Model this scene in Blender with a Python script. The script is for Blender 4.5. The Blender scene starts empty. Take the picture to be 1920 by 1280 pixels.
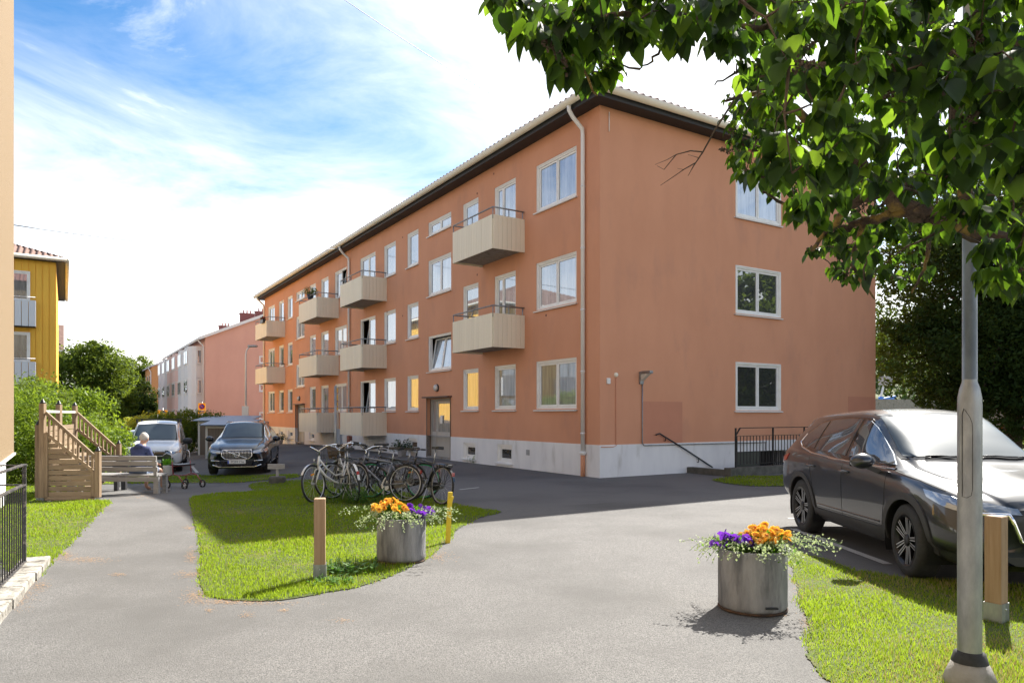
import bpy, bmesh, math, random
import numpy as np
from mathutils import Vector, Matrix, geometry, bvhtree
R = math.radians
sc = bpy.context.scene
COL = sc.collection
# ------------------------------------------------------------- camera, sky, sun, exposure
F, HZ, EYE = 1335.0, 777.0, 1.6            # focal length in photo pixels, horizon row, eye height
cd = bpy.data.cameras.new('camera'); cam = bpy.data.objects.new('camera', cd); COL.objects.link(cam)
cam.location = (0, 0, EYE); cam.rotation_euler = (R(90), 0, 0)
cd.sensor_width = 36; cd.lens = 36 * F / 1920; cd.shift_y = (HZ - 640) / 1920; cd.clip_end = 3000; cd.clip_start = .05
sc.camera = cam
SUN_AZ, SUN_EL = R(33), R(43.5)            # azimuth to the right of the view axis
w = bpy.data.worlds.new('World'); sc.world = w; w.use_nodes = True
nt = w.node_tree; N = nt.nodes; L = nt.links; N.clear()
sky = N.new('ShaderNodeTexSky'); sky.sky_type = 'NISHITA'; sky.sun_disc = False
sky.sun_elevation = SUN_EL; sky.sun_rotation = SUN_AZ; sky.air_density = 1.0; sky.dust_density = .4; sky.ozone_density = 2.5
tc = N.new('ShaderNodeTexCoord'); mp = N.new('ShaderNodeMapping'); mp.inputs['Scale'].default_value = (1.0, 1.0, 3.2)
mp.inputs['Rotation'].default_value = (0.9, .5, 0.9)
nz = N.new('ShaderNodeTexNoise'); nz.inputs['Scale'].default_value = 2.6; nz.inputs['Detail'].default_value = 9; nz.inputs['Roughness'].default_value = .62; nz.inputs['Distortion'].default_value = .5
rp = N.new('ShaderNodeValToRGB'); rp.color_ramp.elements[0].position = .44; rp.color_ramp.elements[0].color = (0, 0, 0, 1); rp.color_ramp.elements[1].position = .86; rp.color_ramp.elements[1].color = (.85, .85, .85, 1)
sx = N.new('ShaderNodeSeparateXYZ')
hr = N.new('ShaderNodeMapRange'); hr.interpolation_type = 'SMOOTHSTEP'; hr.inputs['From Min'].default_value = 0.0; hr.inputs['From Max'].default_value = .53; hr.inputs['To Min'].default_value = 1.0; hr.inputs['To Max'].default_value = 0.0
mxx = N.new('ShaderNodeMath'); mxx.operation = 'MAXIMUM'
mix = N.new('ShaderNodeMixRGB'); mix.inputs['Color2'].default_value = (5.2, 5.6, 6.0, 1)
bg = N.new('ShaderNodeBackground'); bg.inputs['Strength'].default_value = .15
out = N.new('ShaderNodeOutputWorld')
L.new(tc.outputs['Generated'], mp.inputs['Vector']); L.new(mp.outputs[0], nz.inputs['Vector']); L.new(nz.outputs['Fac'], rp.inputs[0])
L.new(tc.outputs['Generated'], sx.inputs[0]); L.new(sx.outputs['Z'], hr.inputs['Value'])
dt = N.new('ShaderNodeVectorMath'); dt.operation = 'DOT_PRODUCT'; dt.inputs[1].default_value = (math.sin(SUN_AZ) * math.cos(SUN_EL), math.cos(SUN_AZ) * math.cos(SUN_EL), math.sin(SUN_EL)); L.new(tc.outputs['Generated'], dt.inputs[0])
vr = N.new('ShaderNodeMapRange'); vr.interpolation_type = 'SMOOTHSTEP'; vr.inputs['From Min'].default_value = .52; vr.inputs['From Max'].default_value = 1.12; L.new(dt.outputs['Value'], vr.inputs['Value'])
ma = N.new('ShaderNodeMath'); ma.operation = 'MAXIMUM'; L.new(vr.outputs[0], ma.inputs[0]); L.new(rp.outputs[0], ma.inputs[1])
vc = N.new('ShaderNodeMixRGB'); vc.inputs[1].default_value = (2.55, 2.45, 2.3, 1); vc.inputs[2].default_value = (2.6, 2.5, 2.35, 1); L.new(vr.outputs[0], vc.inputs[0]); L.new(vc.outputs[0], mix.inputs['Color2'])
tn = N.new('ShaderNodeMixRGB'); tn.blend_type = 'MULTIPLY'; tn.inputs[0].default_value = 1; tn.inputs[2].default_value = (.030, .145, .215, 1); L.new(sky.outputs[0], tn.inputs[1])
L.new(ma.outputs[0], mxx.inputs[0]); L.new(hr.outputs[0], mxx.inputs[1]); 
def mth(op, a, b):
    n_ = N.new('ShaderNodeMath'); n_.operation = op
    for i, q in enumerate((a, b)):
        if isinstance(q, (int, float)): n_.inputs[i].default_value = q
        else: L.new(q, n_.inputs[i])
    return n_.outputs[0]
one = mth('SUBTRACT', 1, mxx.outputs[0]); edge = mth('MULTIPLY', mth('MULTIPLY', mxx.outputs[0], one), 4)      # clouds break up the edge of the haze
fz = mth('ADD', mxx.outputs[0], mth('MULTIPLY', edge, mth('MULTIPLY', mth('SUBTRACT', nz.outputs['Fac'], .5), 1.5)))
cl = N.new('ShaderNodeClamp'); L.new(fz, cl.inputs[0]); L.new(cl.outputs[0], mix.inputs['Fac'])
L.new(tn.outputs[0], mix.inputs['Color1']); L.new(mix.outputs[0], bg.inputs['Color']); L.new(bg.outputs[0], out.inputs[0])
sd = bpy.data.lights.new('sun', 'SUN'); sd.energy = 2.4; sd.angle = R(.53); sd.color = (1, .95, .87)
sun = bpy.data.objects.new('sun', sd); COL.objects.link(sun)
sv = Vector((math.sin(SUN_AZ) * math.cos(SUN_EL), math.cos(SUN_AZ) * math.cos(SUN_EL), math.sin(SUN_EL)))
sun.rotation_euler = sv.to_track_quat('Z', 'Y').to_euler(); sun.location = sv * 50
sc.view_settings.view_transform = 'Standard'; sc.view_settings.look = 'None'; sc.view_settings.gamma = 1
sc.view_settings.exposure = 2.5; sc.view_settings.use_curve_mapping = False
sc.render.engine = 'CYCLES'; sc.cycles.max_bounces = 8; sc.cycles.transparent_max_bounces = 12
# ------------------------------------------------------------- frames and ground height
CX, CY = 2.22, 18.0; DA = Vector((.847, .531)); DB = Vector((-.531, .847)); ROT = math.atan2(.531, .847)
def sat(x): return min(1, max(0, x))
def smooth(a, b, x): t = sat((x - a) / (b - a)); return t * t * (3 - 2 * t)
def gz(x, y):
    dx, dy = x - CX, y - CY
    t = dx * DB.x + dy * DB.y; p = -(dx * DA.x + dy * DA.y)
    return -.55 * math.tanh(max(0, t) * .09) * smooth(0, 10, p) - .3 * smooth(22, 36, t)
def P(u, v, dz=0):                          # photo pixel -> point on the ground
    z = 0
    for i in range(12):
        Y = F * (EYE - z) / max(v - HZ, 4); X = (u - 960) * Y / F; z = .5 * z + .5 * gz(X, Y)
    return Vector((X, Y, z + dz))
def Q(u, v, Y): return Vector(((u - 960) * Y / F, Y, EYE + (HZ - v) * Y / F))   # pixel at a depth
# ------------------------------------------------------------- mesh builder
class MB:
    def __init__(s): s.v = []; s.f = []; s.m = []; s.sm = []
    def add(s, vs, fs, m=0, smooth=False):
        b = len(s.v); s.v += [tuple(q) for q in vs]
        for f in fs: s.f.append(tuple(b + i for i in f)); s.m.append(m); s.sm.append(smooth)
        return s
    def box(s, c, d, rot=None, m=0, bev=0):
        hx, hy, hz = d[0] / 2, d[1] / 2, d[2] / 2
        if bev:
            b = min(bev, hx * .9, hy * .9, hz * .9); vs = []
            for z, k in ((-hz, b), (-hz + b, 0), (hz - b, 0), (hz, b)):
                for X, Y in ((-1, -1), (1, -1), (1, 1), (-1, 1)): vs.append((X * (hx - k), Y * (hy - k), z))
            fs = [(3, 2, 1, 0), (12, 13, 14, 15)]
            for r in range(3):
                for i in range(4): j = (i + 1) % 4; fs.append((r * 4 + i, r * 4 + j, r * 4 + 4 + j, r * 4 + 4 + i))
        else:
            vs = [(x, y, z) for z in (-hz, hz) for x, y in ((-hx, -hy), (hx, -hy), (hx, hy), (-hx, hy))]
            fs = [(3, 2, 1, 0), (4, 5, 6, 7), (0, 1, 5, 4), (1, 2, 6, 5), (2, 3, 7, 6), (3, 0, 4, 7)]
        c = Vector(c)
        vs = [c + (rot @ Vector(q) if rot else Vector(q)) for q in vs]
        return s.add(vs, fs, m)
    def bb(s, x0, x1, y0, y1, z0, z1, m=0, bev=0): return s.box(((x0 + x1) / 2, (y0 + y1) / 2, (z0 + z1) / 2), (abs(x1 - x0), abs(y1 - y0), abs(z1 - z0)), None, m, bev)
    def bar(s, p, q, w, h, m=0, up=(0, 0, 1), bev=0):
        p, q = Vector(p), Vector(q); d = q - p; l = d.length; x = d.normalized(); u = Vector(up)
        if abs(x.dot(u)) > .98: u = Vector((0, 1, 0))
        y = u.cross(x).normalized(); z = x.cross(y)
        return s.box((p + q) / 2, (l, w, h), Matrix((x, y, z)).transposed(), m, bev)
    def tube(s, pts, r, n=8, m=0, closed=False, cap=True):
        pts = [Vector(p) for p in pts]; k = len(pts); rs = r if isinstance(r, (list, tuple)) else [r] * k
        vs = []; prev = None
        for i, p in enumerate(pts):
            if closed: t = pts[(i + 1) % k] - pts[i - 1]
            else: t = pts[min(i + 1, k - 1)] - pts[max(i - 1, 0)]
            t = t.normalized() if t.length > 1e-9 else Vector((0, 0, 1))
            if prev is None:
                a = Vector((0, 0, 1)) if abs(t.z) < .9 else Vector((1, 0, 0)); prev = a.cross(t).normalized()
            prev = (prev - t * prev.dot(t)); prev = prev.normalized() if prev.length > 1e-6 else t.orthogonal().normalized()
            b = t.cross(prev)
            for j in range(n): a = 2 * math.pi * j / n; vs.append(p + (prev * math.cos(a) + b * math.sin(a)) * rs[i])
        fs = []
        for i in range(k if closed else k - 1):
            for j in range(n): fs.append((i * n + j, i * n + (j + 1) % n, ((i + 1) % k) * n + (j + 1) % n, ((i + 1) % k) * n + j))
        if cap and not closed: fs.append(tuple(range(n - 1, -1, -1))); fs.append(tuple((k - 1) * n + j for j in range(n)))
        return s.add(vs, fs, m, True)
    def lathe(s, prof, n=24, m=0, c=(0, 0, 0), axis='z', smooth=True, cap=True):
        vs = []
        for r, z in prof:
            for j in range(n):
                a = 2 * math.pi * j / n; x, y = r * math.cos(a), r * math.sin(a)
                q = (x, y, z) if axis == 'z' else ((x, z, y) if axis == 'y' else (z, x, y)); vs.append((q[0] + c[0], q[1] + c[1], q[2] + c[2]))
        k = len(prof); fs = [(i * n + j, i * n + (j + 1) % n, (i + 1) * n + (j + 1) % n, (i + 1) * n + j) for i in range(k - 1) for j in range(n)]
        if axis == 'y': fs = [f[::-1] for f in fs]
        s.add(vs, fs, m, smooth)
        if cap:
            b = len(s.v) - k * n
            for o in (0, (k - 1) * n):
                s.f.append(tuple(b + o + j for j in range(n))); s.m.append(m); s.sm.append(False)
        return s
    def prism(s, poly, vec, m=0):            # 3d polygon extruded by a vector
        n = len(poly); a = [Vector(q) for q in poly]; vec = Vector(vec)
        return s.add(a + [q + vec for q in a], [tuple(range(n)), tuple(range(2 * n - 1, n - 1, -1))] + [(i, (i + 1) % n, n + (i + 1) % n, n + i) for i in range(n)], m)
    def ball(s, c, r, m=0, n=12, k=8):
        r = r if isinstance(r, (tuple, list)) else (r, r, r); vs = []
        for i in range(k + 1):
            th = math.pi * i / k
            for j in range(n): a = 2 * math.pi * j / n; vs.append((c[0] + r[0] * math.sin(th) * math.cos(a), c[1] + r[1] * math.sin(th) * math.sin(a), c[2] + r[2] * math.cos(th)))
        return s.add(vs, [(i * n + j, (i + 1) * n + j, (i + 1) * n + (j + 1) % n, i * n + (j + 1) % n) for i in range(k) for j in range(n)], m, True)
    def mesh(s, name, mats):
        me = bpy.data.meshes.new(name); me.from_pydata(s.v, [], s.f)
        for q in (mats if isinstance(mats, (list, tuple)) else [mats]): me.materials.append(q)
        me.polygons.foreach_set('material_index', s.m); me.polygons.foreach_set('use_smooth', s.sm); me.update()
        return me
    def build(s, name, mats, parent=None, loc=(0, 0, 0), rz=0):
        return obj(name, s.mesh(name, mats), parent, loc, rz)
def obj(name, me, parent=None, loc=(0, 0, 0), rz=0):
    o = bpy.data.objects.new(name, me); COL.objects.link(o); o.location = loc
    o.rotation_euler = (0, 0, rz) if not isinstance(rz, tuple) else rz
    if parent: o.parent = parent
    return o
def npmesh(name, V, Fc, k, mat, smoothf=False, mats=None, mi=None):   # numpy arrays, faces of k corners
    me = bpy.data.meshes.new(name); n = len(Fc)
    me.vertices.add(len(V)); me.vertices.foreach_set('co', V.astype(np.float32).ravel())
    me.loops.add(n * k); me.loops.foreach_set('vertex_index', Fc.astype(np.int32).ravel())
    me.polygons.add(n); me.polygons.foreach_set('loop_start', np.arange(0, n * k, k, dtype=np.int32))
    me.polygons.foreach_set('loop_total', np.full(n, k, dtype=np.int32))
    for q in (mats or [mat]): me.materials.append(q)
    if mi is not None: me.polygons.foreach_set('material_index', mi.astype(np.int32))
    if smoothf: me.polygons.foreach_set('use_smooth', np.ones(n, dtype=bool))
    me.update(calc_edges=True); me.validate(); return me
def thing(name, label, cat, loc=(0, 0, 0), rz=0, group=None):
    o = bpy.data.objects.new(name, None); COL.objects.link(o); o.location = loc
    o.rotation_euler = (0, 0, rz) if not isinstance(rz, tuple) else rz
    o.empty_display_size = .2
    return tag(o, label, cat, group)
def tag(o, label, cat, group=None, kind=None):
    if label: o['label'] = label
    if cat: o['category'] = cat
    if group: o['group'] = group
    if kind: o['kind'] = kind
    return o
def kids(o): return [c for c in COL.objects if c.parent == o]
def copy_tree(o, loc=None, rz=None, label=None, parent=None, idx=None):
    if idx is None:
        idx = {}
        for c in list(COL.objects):
            if c.parent: idx.setdefault(c.parent.name, []).append(c)
    c = o.copy(); COL.objects.link(c)
    if parent: c.parent = parent
    for ch in idx.get(o.name, []): copy_tree(ch, parent=c, idx=idx)
    if loc is not None: c.location = loc
    if rz is not None: c.rotation_euler = (0, 0, rz)
    if label: c['label'] = label
    return c
def struct(o): o['kind'] = 'structure'; return o
# ------------------------------------------------------------- materials
def rgb(c): return (c[0], c[1], c[2], 1)
def M(name, c1, c2=None, scale=6, rough=.75, metal=0, bump=0, bscale=None, detail=5, ramp=(.35, .65), spec=.5, trans=0, tcol=None, stretch=(1, 1, 1), c3=None, s3=.6, r3=(.5, .7), rnd=0, coat=0):
    m = bpy.data.materials.new(name); m.use_nodes = True; t = m.node_tree; n = t.nodes; l = t.links
    b = n['Principled BSDF']; b.inputs['Roughness'].default_value = rough; b.inputs['Metallic'].default_value = metal
    b.inputs['Specular IOR Level'].default_value = spec; b.inputs['Base Color'].default_value = rgb(c1)
    if coat: b.inputs['Coat Weight'].default_value = coat; b.inputs['Coat Roughness'].default_value = .03
    if c2 or bump or c3:
        tc = n.new('ShaderNodeTexCoord'); mp = n.new('ShaderNodeMapping'); mp.inputs['Scale'].default_value = stretch
        l.new(tc.outputs['Object'], mp.inputs[0])
    col = None
    def noise(s, d): q = n.new('ShaderNodeTexNoise'); q.inputs['Scale'].default_value = s; q.inputs['Detail'].default_value = d; q.inputs['Roughness'].default_value = .6; l.new(mp.outputs[0], q.inputs['Vector']); return q
    if c2:
        q = noise(scale, detail); r = n.new('ShaderNodeValToRGB')
        r.color_ramp.elements[0].position = ramp[0]; r.color_ramp.elements[1].position = ramp[1]
        r.color_ramp.elements[0].color = rgb(c1); r.color_ramp.elements[1].color = rgb(c2)
        l.new(q.outputs['Fac'], r.inputs[0]); col = r.outputs[0]
    if c3:
        q = noise(s3, 6); r = n.new('ShaderNodeMapRange'); r.inputs['From Min'].default_value = r3[0]; r.inputs['From Max'].default_value = r3[1]
        l.new(q.outputs['Fac'], r.inputs[0]); x = n.new('ShaderNodeMixRGB'); l.new(r.outputs[0], x.inputs[0])
        if col: l.new(col, x.inputs[1])
        else: x.inputs[1].default_value = rgb(c1)
        x.inputs[2].default_value = rgb(c3); col = x.outputs[0]
    if rnd:
        oi = n.new('ShaderNodeObjectInfo'); h = n.new('ShaderNodeHueSaturation'); r = n.new('ShaderNodeMapRange')
        r.inputs['To Min'].default_value = 1 - rnd; r.inputs['To Max'].default_value = 1 + rnd
        l.new(oi.outputs['Random'], r.inputs[0]); l.new(r.outputs[0], h.inputs['Value'])
        if col: l.new(col, h.inputs['Color'])
        else: h.inputs['Color'].default_value = rgb(c1)
        col = h.outputs[0]
    if col: l.new(col, b.inputs['Base Color'])
    if bump:
        q = noise(bscale or scale, 8); bp = n.new('ShaderNodeBump'); bp.inputs['Strength'].default_value = 1; bp.inputs['Distance'].default_value = bump
        l.new(q.outputs['Fac'], bp.inputs['Height']); l.new(bp.outputs[0], b.inputs['Normal'])
    if trans:
        tr = n.new('ShaderNodeBsdfTranslucent'); tr.inputs[0].default_value = rgb(tcol or c1); ms = n.new('ShaderNodeMixShader'); ms.inputs[0].default_value = trans
        l.new(b.outputs[0], ms.inputs[1]); l.new(tr.outputs[0], ms.inputs[2]); l.new(ms.outputs[0], n['Material Output'].inputs[0])
    return m
def glass(name, c, refl=.4, rough=.015, tint=(.9, .95, 1), c2=None, scale=1.5, bl=.35):   # coated pane: partly mirror, partly the dim room behind
    m = M(name, c, c2, scale, rough=.5, stretch=(3, 3, .3), rnd=.25); t = m.node_tree; n = t.nodes; l = t.links
    g = n.new('ShaderNodeBsdfGlossy'); g.inputs[0].default_value = rgb(tint); g.inputs['Roughness'].default_value = rough
    lw = n.new('ShaderNodeLayerWeight'); lw.inputs['Blend'].default_value = bl
    mr = n.new('ShaderNodeMapRange'); mr.inputs['To Min'].default_value = refl; mr.inputs['To Max'].default_value = 1
    l.new(lw.outputs['Fresnel'], mr.inputs[0])
    ms = n.new('ShaderNodeMixShader'); l.new(mr.outputs[0], ms.inputs[0]); l.new(n['Principled BSDF'].outputs[0], ms.inputs[1]); l.new(g.outputs[0], ms.inputs[2]); l.new(ms.outputs[0], n['Material Output'].inputs[0])
    return m
m_asphalt = M('asphalt', (.085, .083, .083), (.15, .146, .142), 160, .9, bump=.006, bscale=120, ramp=(.3, .7), c3=(.075, .073, .074), s3=.35, r3=(.45, .7))
m_asphalt2 = M('path_asphalt', (.045, .044, .043), (.195, .188, .18), 120, .9, bump=.006, bscale=120, ramp=(.34, .66), c3=(.085, .082, .078), s3=.45, r3=(.44, .64))
m_dirt = M('far_ground', (.07, .10, .03), (.12, .13, .05), .5, .95)
m_lawn = M('lawn_soil', (.045, .07, .008), (.075, .09, .015), 12, .95, bump=.02, bscale=30, c3=(.16, .13, .055), s3=1.5, r3=(.55, .7))
m_grass = M('grass_blade', (.10, .17, .006), (.155, .215, .010), 1.2, .6, spec=.12, trans=.45, tcol=(.36, .50, .03), c3=(.15, .18, .02), s3=2.2, r3=(.54, .68))
m_straw = M('straw_blade', (.26, .22, .06), (.33, .27, .08), 3, .7, trans=.3, tcol=(.5, .4, .15))
m_white = M('white_paint', (.74, .73, .70), rough=.45)
m_line = M('road_paint', (.55, .55, .53), (.32, .31, .3), 60, .8, ramp=(.35, .7))
m_stucco = M('terracotta_stucco', (.66, .315, .185), (.61, .285, .165), .9, .92, bump=.004, bscale=120, c3=(.53, .26, .165), s3=1.1, r3=(.55, .78), stretch=(1, 1, .45), detail=8)
m_plinth = M('white_plinth', (.80, .79, .78), (.72, .71, .71), 2, .85, bump=.003, bscale=70, stretch=(1, 1, .3), c3=(.55, .53, .50), s3=2.5, r3=(.58, .78))
m_patch = M('repair_patch', (.56, .245, .15), (.53, .23, .14), 2, .9)
m_beige = M('beige_render', (.25, .175, .095), (.19, .13, .07), 40, .95, bump=.012, bscale=60)
m_cream = M('cream_metal', (.80, .74, .60), (.74, .68, .54), 2, .6, stretch=(2, 2, .3))
m_board = M('cream_board', (.84, .76, .60), (.79, .70, .54), 3, .6, stretch=(3, 3, .2), c3=(.5, .43, .31), s3=2.2, r3=(.66, .8), rnd=.03)
m_black = M('black_paint', (.012, .012, .014), rough=.4)
m_soffit = M('soffit', (.018, .019, .022), rough=.6)
m_steel = M('galvanised_steel', (.36, .37, .37), (.25, .26, .27), 14, .48, metal=.75, bump=.001, stretch=(1, 1, .35), c3=(.20, .21, .22), s3=5, r3=(.52, .7))
m_alu = M('aluminium', (.55, .56, .57), rough=.35, metal=.8)
m_chrome = M('chrome', (.8, .8, .8), rough=.08, metal=1)
m_wood = M('treated_wood', (.33, .235, .145), (.22, .15, .09), 4, .8, bump=.004, bscale=12, stretch=(6, 6, .5), detail=8, rnd=.15)
m_woodh = M('deck_board', (.31, .225, .14), (.22, .155, .095), 4, .8, bump=.003, bscale=10, stretch=(.5, 6, 6), detail=8, rnd=.16)
m_greywood = M('weathered_wood', (.40, .39, .37), (.28, .27, .26), 5, .8, bump=.003, bscale=14, stretch=(.6, 6, 6), rnd=.1)
m_darkwood = M('black_stained_wood', (.035, .035, .038), (.055, .055, .06), 5, .55, stretch=(.6, 6, 6), rnd=.1)
m_concrete = M('concrete', (.33, .31, .285), (.24, .225, .205), 7, .9, bump=.004, bscale=60, c3=(.13, .13, .09), s3=5, r3=(.55, .7))
m_concreted = M('mossy_concrete', (.13, .125, .11), (.07, .07, .06), 5, .95, bump=.004, bscale=50)
m_rubber = M('tyre_rubber', (.018, .018, .018), (.03, .03, .03), 30, .75)
m_glassL = glass('window_pane', (.04, .05, .055), .30, tint=(.78, .88, 1), c2=(.30, .31, .31))
m_glassD = glass('dark_pane', (.02, .022, .022), .22)
m_glassC = glass('curtained_pane', (.36, .35, .32), .24, tint=(.85, .92, 1), c2=(.2, .2, .19), scale=3)
m_tile = M('roof_tile', (.30, .12, .08), (.20, .08, .055), 3, .85, rnd=.15)
m_tile2 = M('brown_roof_tile', (.22, .13, .10), (.15, .085, .065), 3, .85, rnd=.15)
m_bark = M('bark', (.10, .07, .045), (.055, .04, .028), 14, .95, bump=.01, bscale=30, stretch=(1, 1, .5))
m_barkl = M('lichened_bark', (.075, .052, .034), (.03, .022, .016), 22, .95, bump=.02, bscale=40, c3=(.22, .15, .035), s3=9, r3=(.52, .62))
# ============================================================= GROUND
def npgz(x, y):
    dx, dy = x - CX, y - CY; t = dx * DB.x + dy * DB.y; p = -(dx * DA.x + dy * DA.y)
    def sm(a, b, q): q = np.clip((q - a) / (b - a), 0, 1); return q * q * (3 - 2 * q)
    return -.55 * np.tanh(np.maximum(0, t) * .09) * sm(0, 10, p) - .3 * sm(22, 36, t)
def grid_ax(lo, hi, step, far):
    a = list(np.arange(lo, hi + .01, step)); k = step
    while a[-1] < far: k *= 1.35; a.append(a[-1] + k)
    k = step
    while a[0] > -far: k *= 1.35; a.insert(0, a[0] - k)
    return np.array(a)
def sheet(name, mat, xs, ys, off):
    X, Y = np.meshgrid(xs, ys); V = np.stack([X, Y, npgz(X, Y) + off], -1).reshape(-1, 3); nx = len(xs); ny = len(ys)
    i = np.arange(nx - 1)[None, :] + nx * np.arange(ny - 1)[:, None]; i = i.ravel()
    return struct(obj(name, npmesh(name, V, np.stack([i, i + 1, i + nx + 1, i + nx], 1), 4, mat, True)))
sheet('ground', m_dirt, grid_ax(-70, 45, 1.5, 1200), grid_ax(-12, 90, 1.5, 1200), -.06)
sheet('asphalt_yard', m_asphalt, np.arange(-100, 24, 1.0), np.arange(-14, 160, 1.0), 0)
rng = np.random.default_rng(5); random.seed(5)
def densify(poly, step=.07, jit=.018):
    o = []
    for i in range(len(poly)):
        a, b = Vector(poly[i][:2]), Vector(poly[(i + 1) % len(poly)][:2]); k = max(1, int((b - a).length / step)); k = min(k, 300)
        for j in range(k):
            p = a.lerp(b, j / k); o.append(Vector((p.x + random.gauss(0, jit), p.y + random.gauss(0, jit))))
    return o
def spline(poly, n=6):                       # closed Catmull-Rom
    o = []; k = len(poly)
    for i in range(k):
        p0, p1, p2, p3 = [Vector(poly[(i + q) % k][:2]) for q in (-1, 0, 1, 2)]
        for j in range(n):
            t = j / n; o.append(.5 * ((2 * p1) + (p2 - p0) * t + (2 * p0 - 5 * p1 + 4 * p2 - p3) * t * t + (3 * p1 - p0 - 3 * p2 + p3) * t ** 3))
    return o
def inside(px, py, poly):
    r = np.zeros(len(px), bool); n = len(poly)
    for i in range(n):
        x1, y1 = poly[i][:2]; x2, y2 = poly[(i + 1) % n][:2]
        if y1 == y2: continue
        c = ((y1 > py) != (y2 > py)) & (px < (x2 - x1) * (py - y1) / (y2 - y1) + x1); r ^= c
    return r
def fill(name, poly, mat, off, step=.5, jit=.018, edge=.07, skirt=.012):
    poly = densify(poly, edge, jit); xs = [p.x for p in poly]; ys = [p.y for p in poly]
    gx, gy = np.meshgrid(np.arange(min(xs), max(xs), step), np.arange(min(ys), max(ys), step)); gx, gy = gx.ravel() + .013, gy.ravel() + .017
    k = inside(gx, gy, poly); pts = poly + [Vector((x, y)) for x, y in zip(gx[k], gy[k])]; n = len(poly)
    r = geometry.delaunay_2d_cdt(pts, [(i, (i + 1) % n) for i in range(n)], [], 1, 1e-5)
    vs = [(p.x, p.y, gz(p.x, p.y) + off) for p in r[0]]; fs = [tuple(f) for f in r[2]]
    mb = MB(); mb.add(vs, fs, 0, True)
    if False:
        e = [(p.x, p.y, gz(p.x, p.y) + off) for p in poly]; mb.add(e + [(a, b, c - skirt) for a, b, c in e], [(i, (i + 1) % n, n + (i + 1) % n, n + i) for i in range(n)])
    return struct(mb.build(name, mat)), poly
bladesV, bladesF = {}, {}
def grass(name, poly, dens=1.0, hmul=1.0, label='', out=.012, cap=420000, straw=.04):
    xs = [p[0] for p in poly]; ys = [p[1] for p in poly]; A = (max(xs) - min(xs)) * (max(ys) - min(ys))
    n = int(min(A * 60000 * dens, 6000000)); X = rng.uniform(min(xs), max(xs), n); Y = rng.uniform(min(ys), max(ys), n)
    D = np.hypot(X, Y); keep = rng.random(n) < np.clip(230000 / (D ** 2.0) / (n / A), 0, 1) * dens
    infr = (np.abs(X) < Y * .78 + .6) & (Y > 3)
    X, Y, D = X[keep & infr], Y[keep & infr], D[keep & infr]; k = inside(X + rng.normal(0, .022, len(X)) + .03 * np.sin(X * 9 + Y * 4), Y + rng.normal(0, .022, len(X)) + .03 * np.sin(Y * 11 - X * 3), poly); X, Y, D = X[k], Y[k], D[k]
    if len(X) > cap: X, Y, D = X[:cap], Y[:cap], D[:cap]
    n = len(X); a = rng.uniform(0, 2 * np.pi, n); wd = .0030 * np.maximum(D / 4.5, 1) * rng.uniform(.7, 1.4, n)
    patch = .75 + .35 * np.sin(X * 2.1 + 1.3 * np.sin(Y * 1.7)) * np.sin(Y * 2.6 + X)
    h = rng.uniform(.018, .055, n) * hmul * patch; ln = rng.uniform(.1, .9, n) * h; la = rng.uniform(0, 2 * np.pi, n); Z = npgz(X, Y) + out
    V = np.zeros((n, 3, 3)); V[:, 0] = np.stack([X - wd * np.cos(a), Y - wd * np.sin(a), Z - .01], 1); V[:, 1] = np.stack([X + wd * np.cos(a), Y + wd * np.sin(a), Z - .01], 1)
    V[:, 2] = np.stack([X + ln * np.cos(la), Y + ln * np.sin(la), Z + h], 1)
    pn = np.sin(X * 1.3 + 2 * np.sin(Y * .9)) * np.sin(Y * 1.9 + 1.7 * np.sin(X * 1.1)); mi = (rng.random(n) < straw * (1 + 1.6 * np.clip(pn, -.5, 1))).astype(int)
    o = obj(name, npmesh(name, V.reshape(-1, 3), np.arange(n * 3).reshape(-1, 3), 3, m_grass, mats=[m_grass, m_straw], mi=mi)); tag(o, label, 'grass', None, 'stuff'); return o
# footpath and apron: lighter worn asphalt, sunlit tone painted in up to the shadow edge
ap = [P(*q) for q in [(-900, 1270), (-60, 1190), (50, 1078), (108, 1022), (160, 968), (196, 930), (225, 908), (300, 912), (330, 910), (368, 930), (374, 962), (386, 1005), (394, 1052), (396, 1096), (460, 1114), (600, 1100), (695, 1081), (785, 1042), (818, 1016), (850, 986), (925, 955), (1100, 945), (1330, 930), (1478, 922), (1700, 930), (1690, 1000), (1489, 992), (1500, 1036), (1515, 1080), (1525, 1130), (1545, 1190), (1540, 1230), (1600, 1290)]]
ap += [Vector((2.3, 3.0, 0)), Vector((1.5, -8, 0)), Vector((-7, -8, 0))]
fill('footpath', ap, m_asphalt2, .004, .6, .01, .3, 0)
lc = [P(*q) for q in [(940, 959), (900, 971), (862, 990), (832, 1020), (795, 1050), (700, 1093), (600, 1114), (530, 1126), (450, 1127), (390, 1116), (374, 1085), (378, 1040), (370, 1000), (360, 962), (357, 934), (400, 925), (472, 921), (466, 909), (500, 904), (562, 900), (640, 903), (740, 918), (830, 940), (880, 951)]]
lawnC, pC = fill('lawn_island', spline(lc, 4), m_lawn, .012, .4, .008, .035)
ll = [P(*q) for q in [(62, 1086), (90, 1058), (120, 1030), (146, 1002), (172, 975), (200, 946), (206, 938), (150, 938), (78, 941), (40, 912), (-30, 905), (-60, 940), (-60, 1010), (20, 1068)]]
lawnL, pL = fill('lawn_by_house', ll, m_lawn, .012, .4)
lb = [P(*q) for q in [(-80, 890), (-40, 938), (78, 939), (183, 933), (183, 908), (300, 905), (440, 905), (560, 895), (560, 889), (430, 891), (300, 892), (180, 890), (60, 884)]]
lawnB, pB = fill('lawn_behind_benches', lb, m_lawn, .012, .5, .03, .2)
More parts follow.
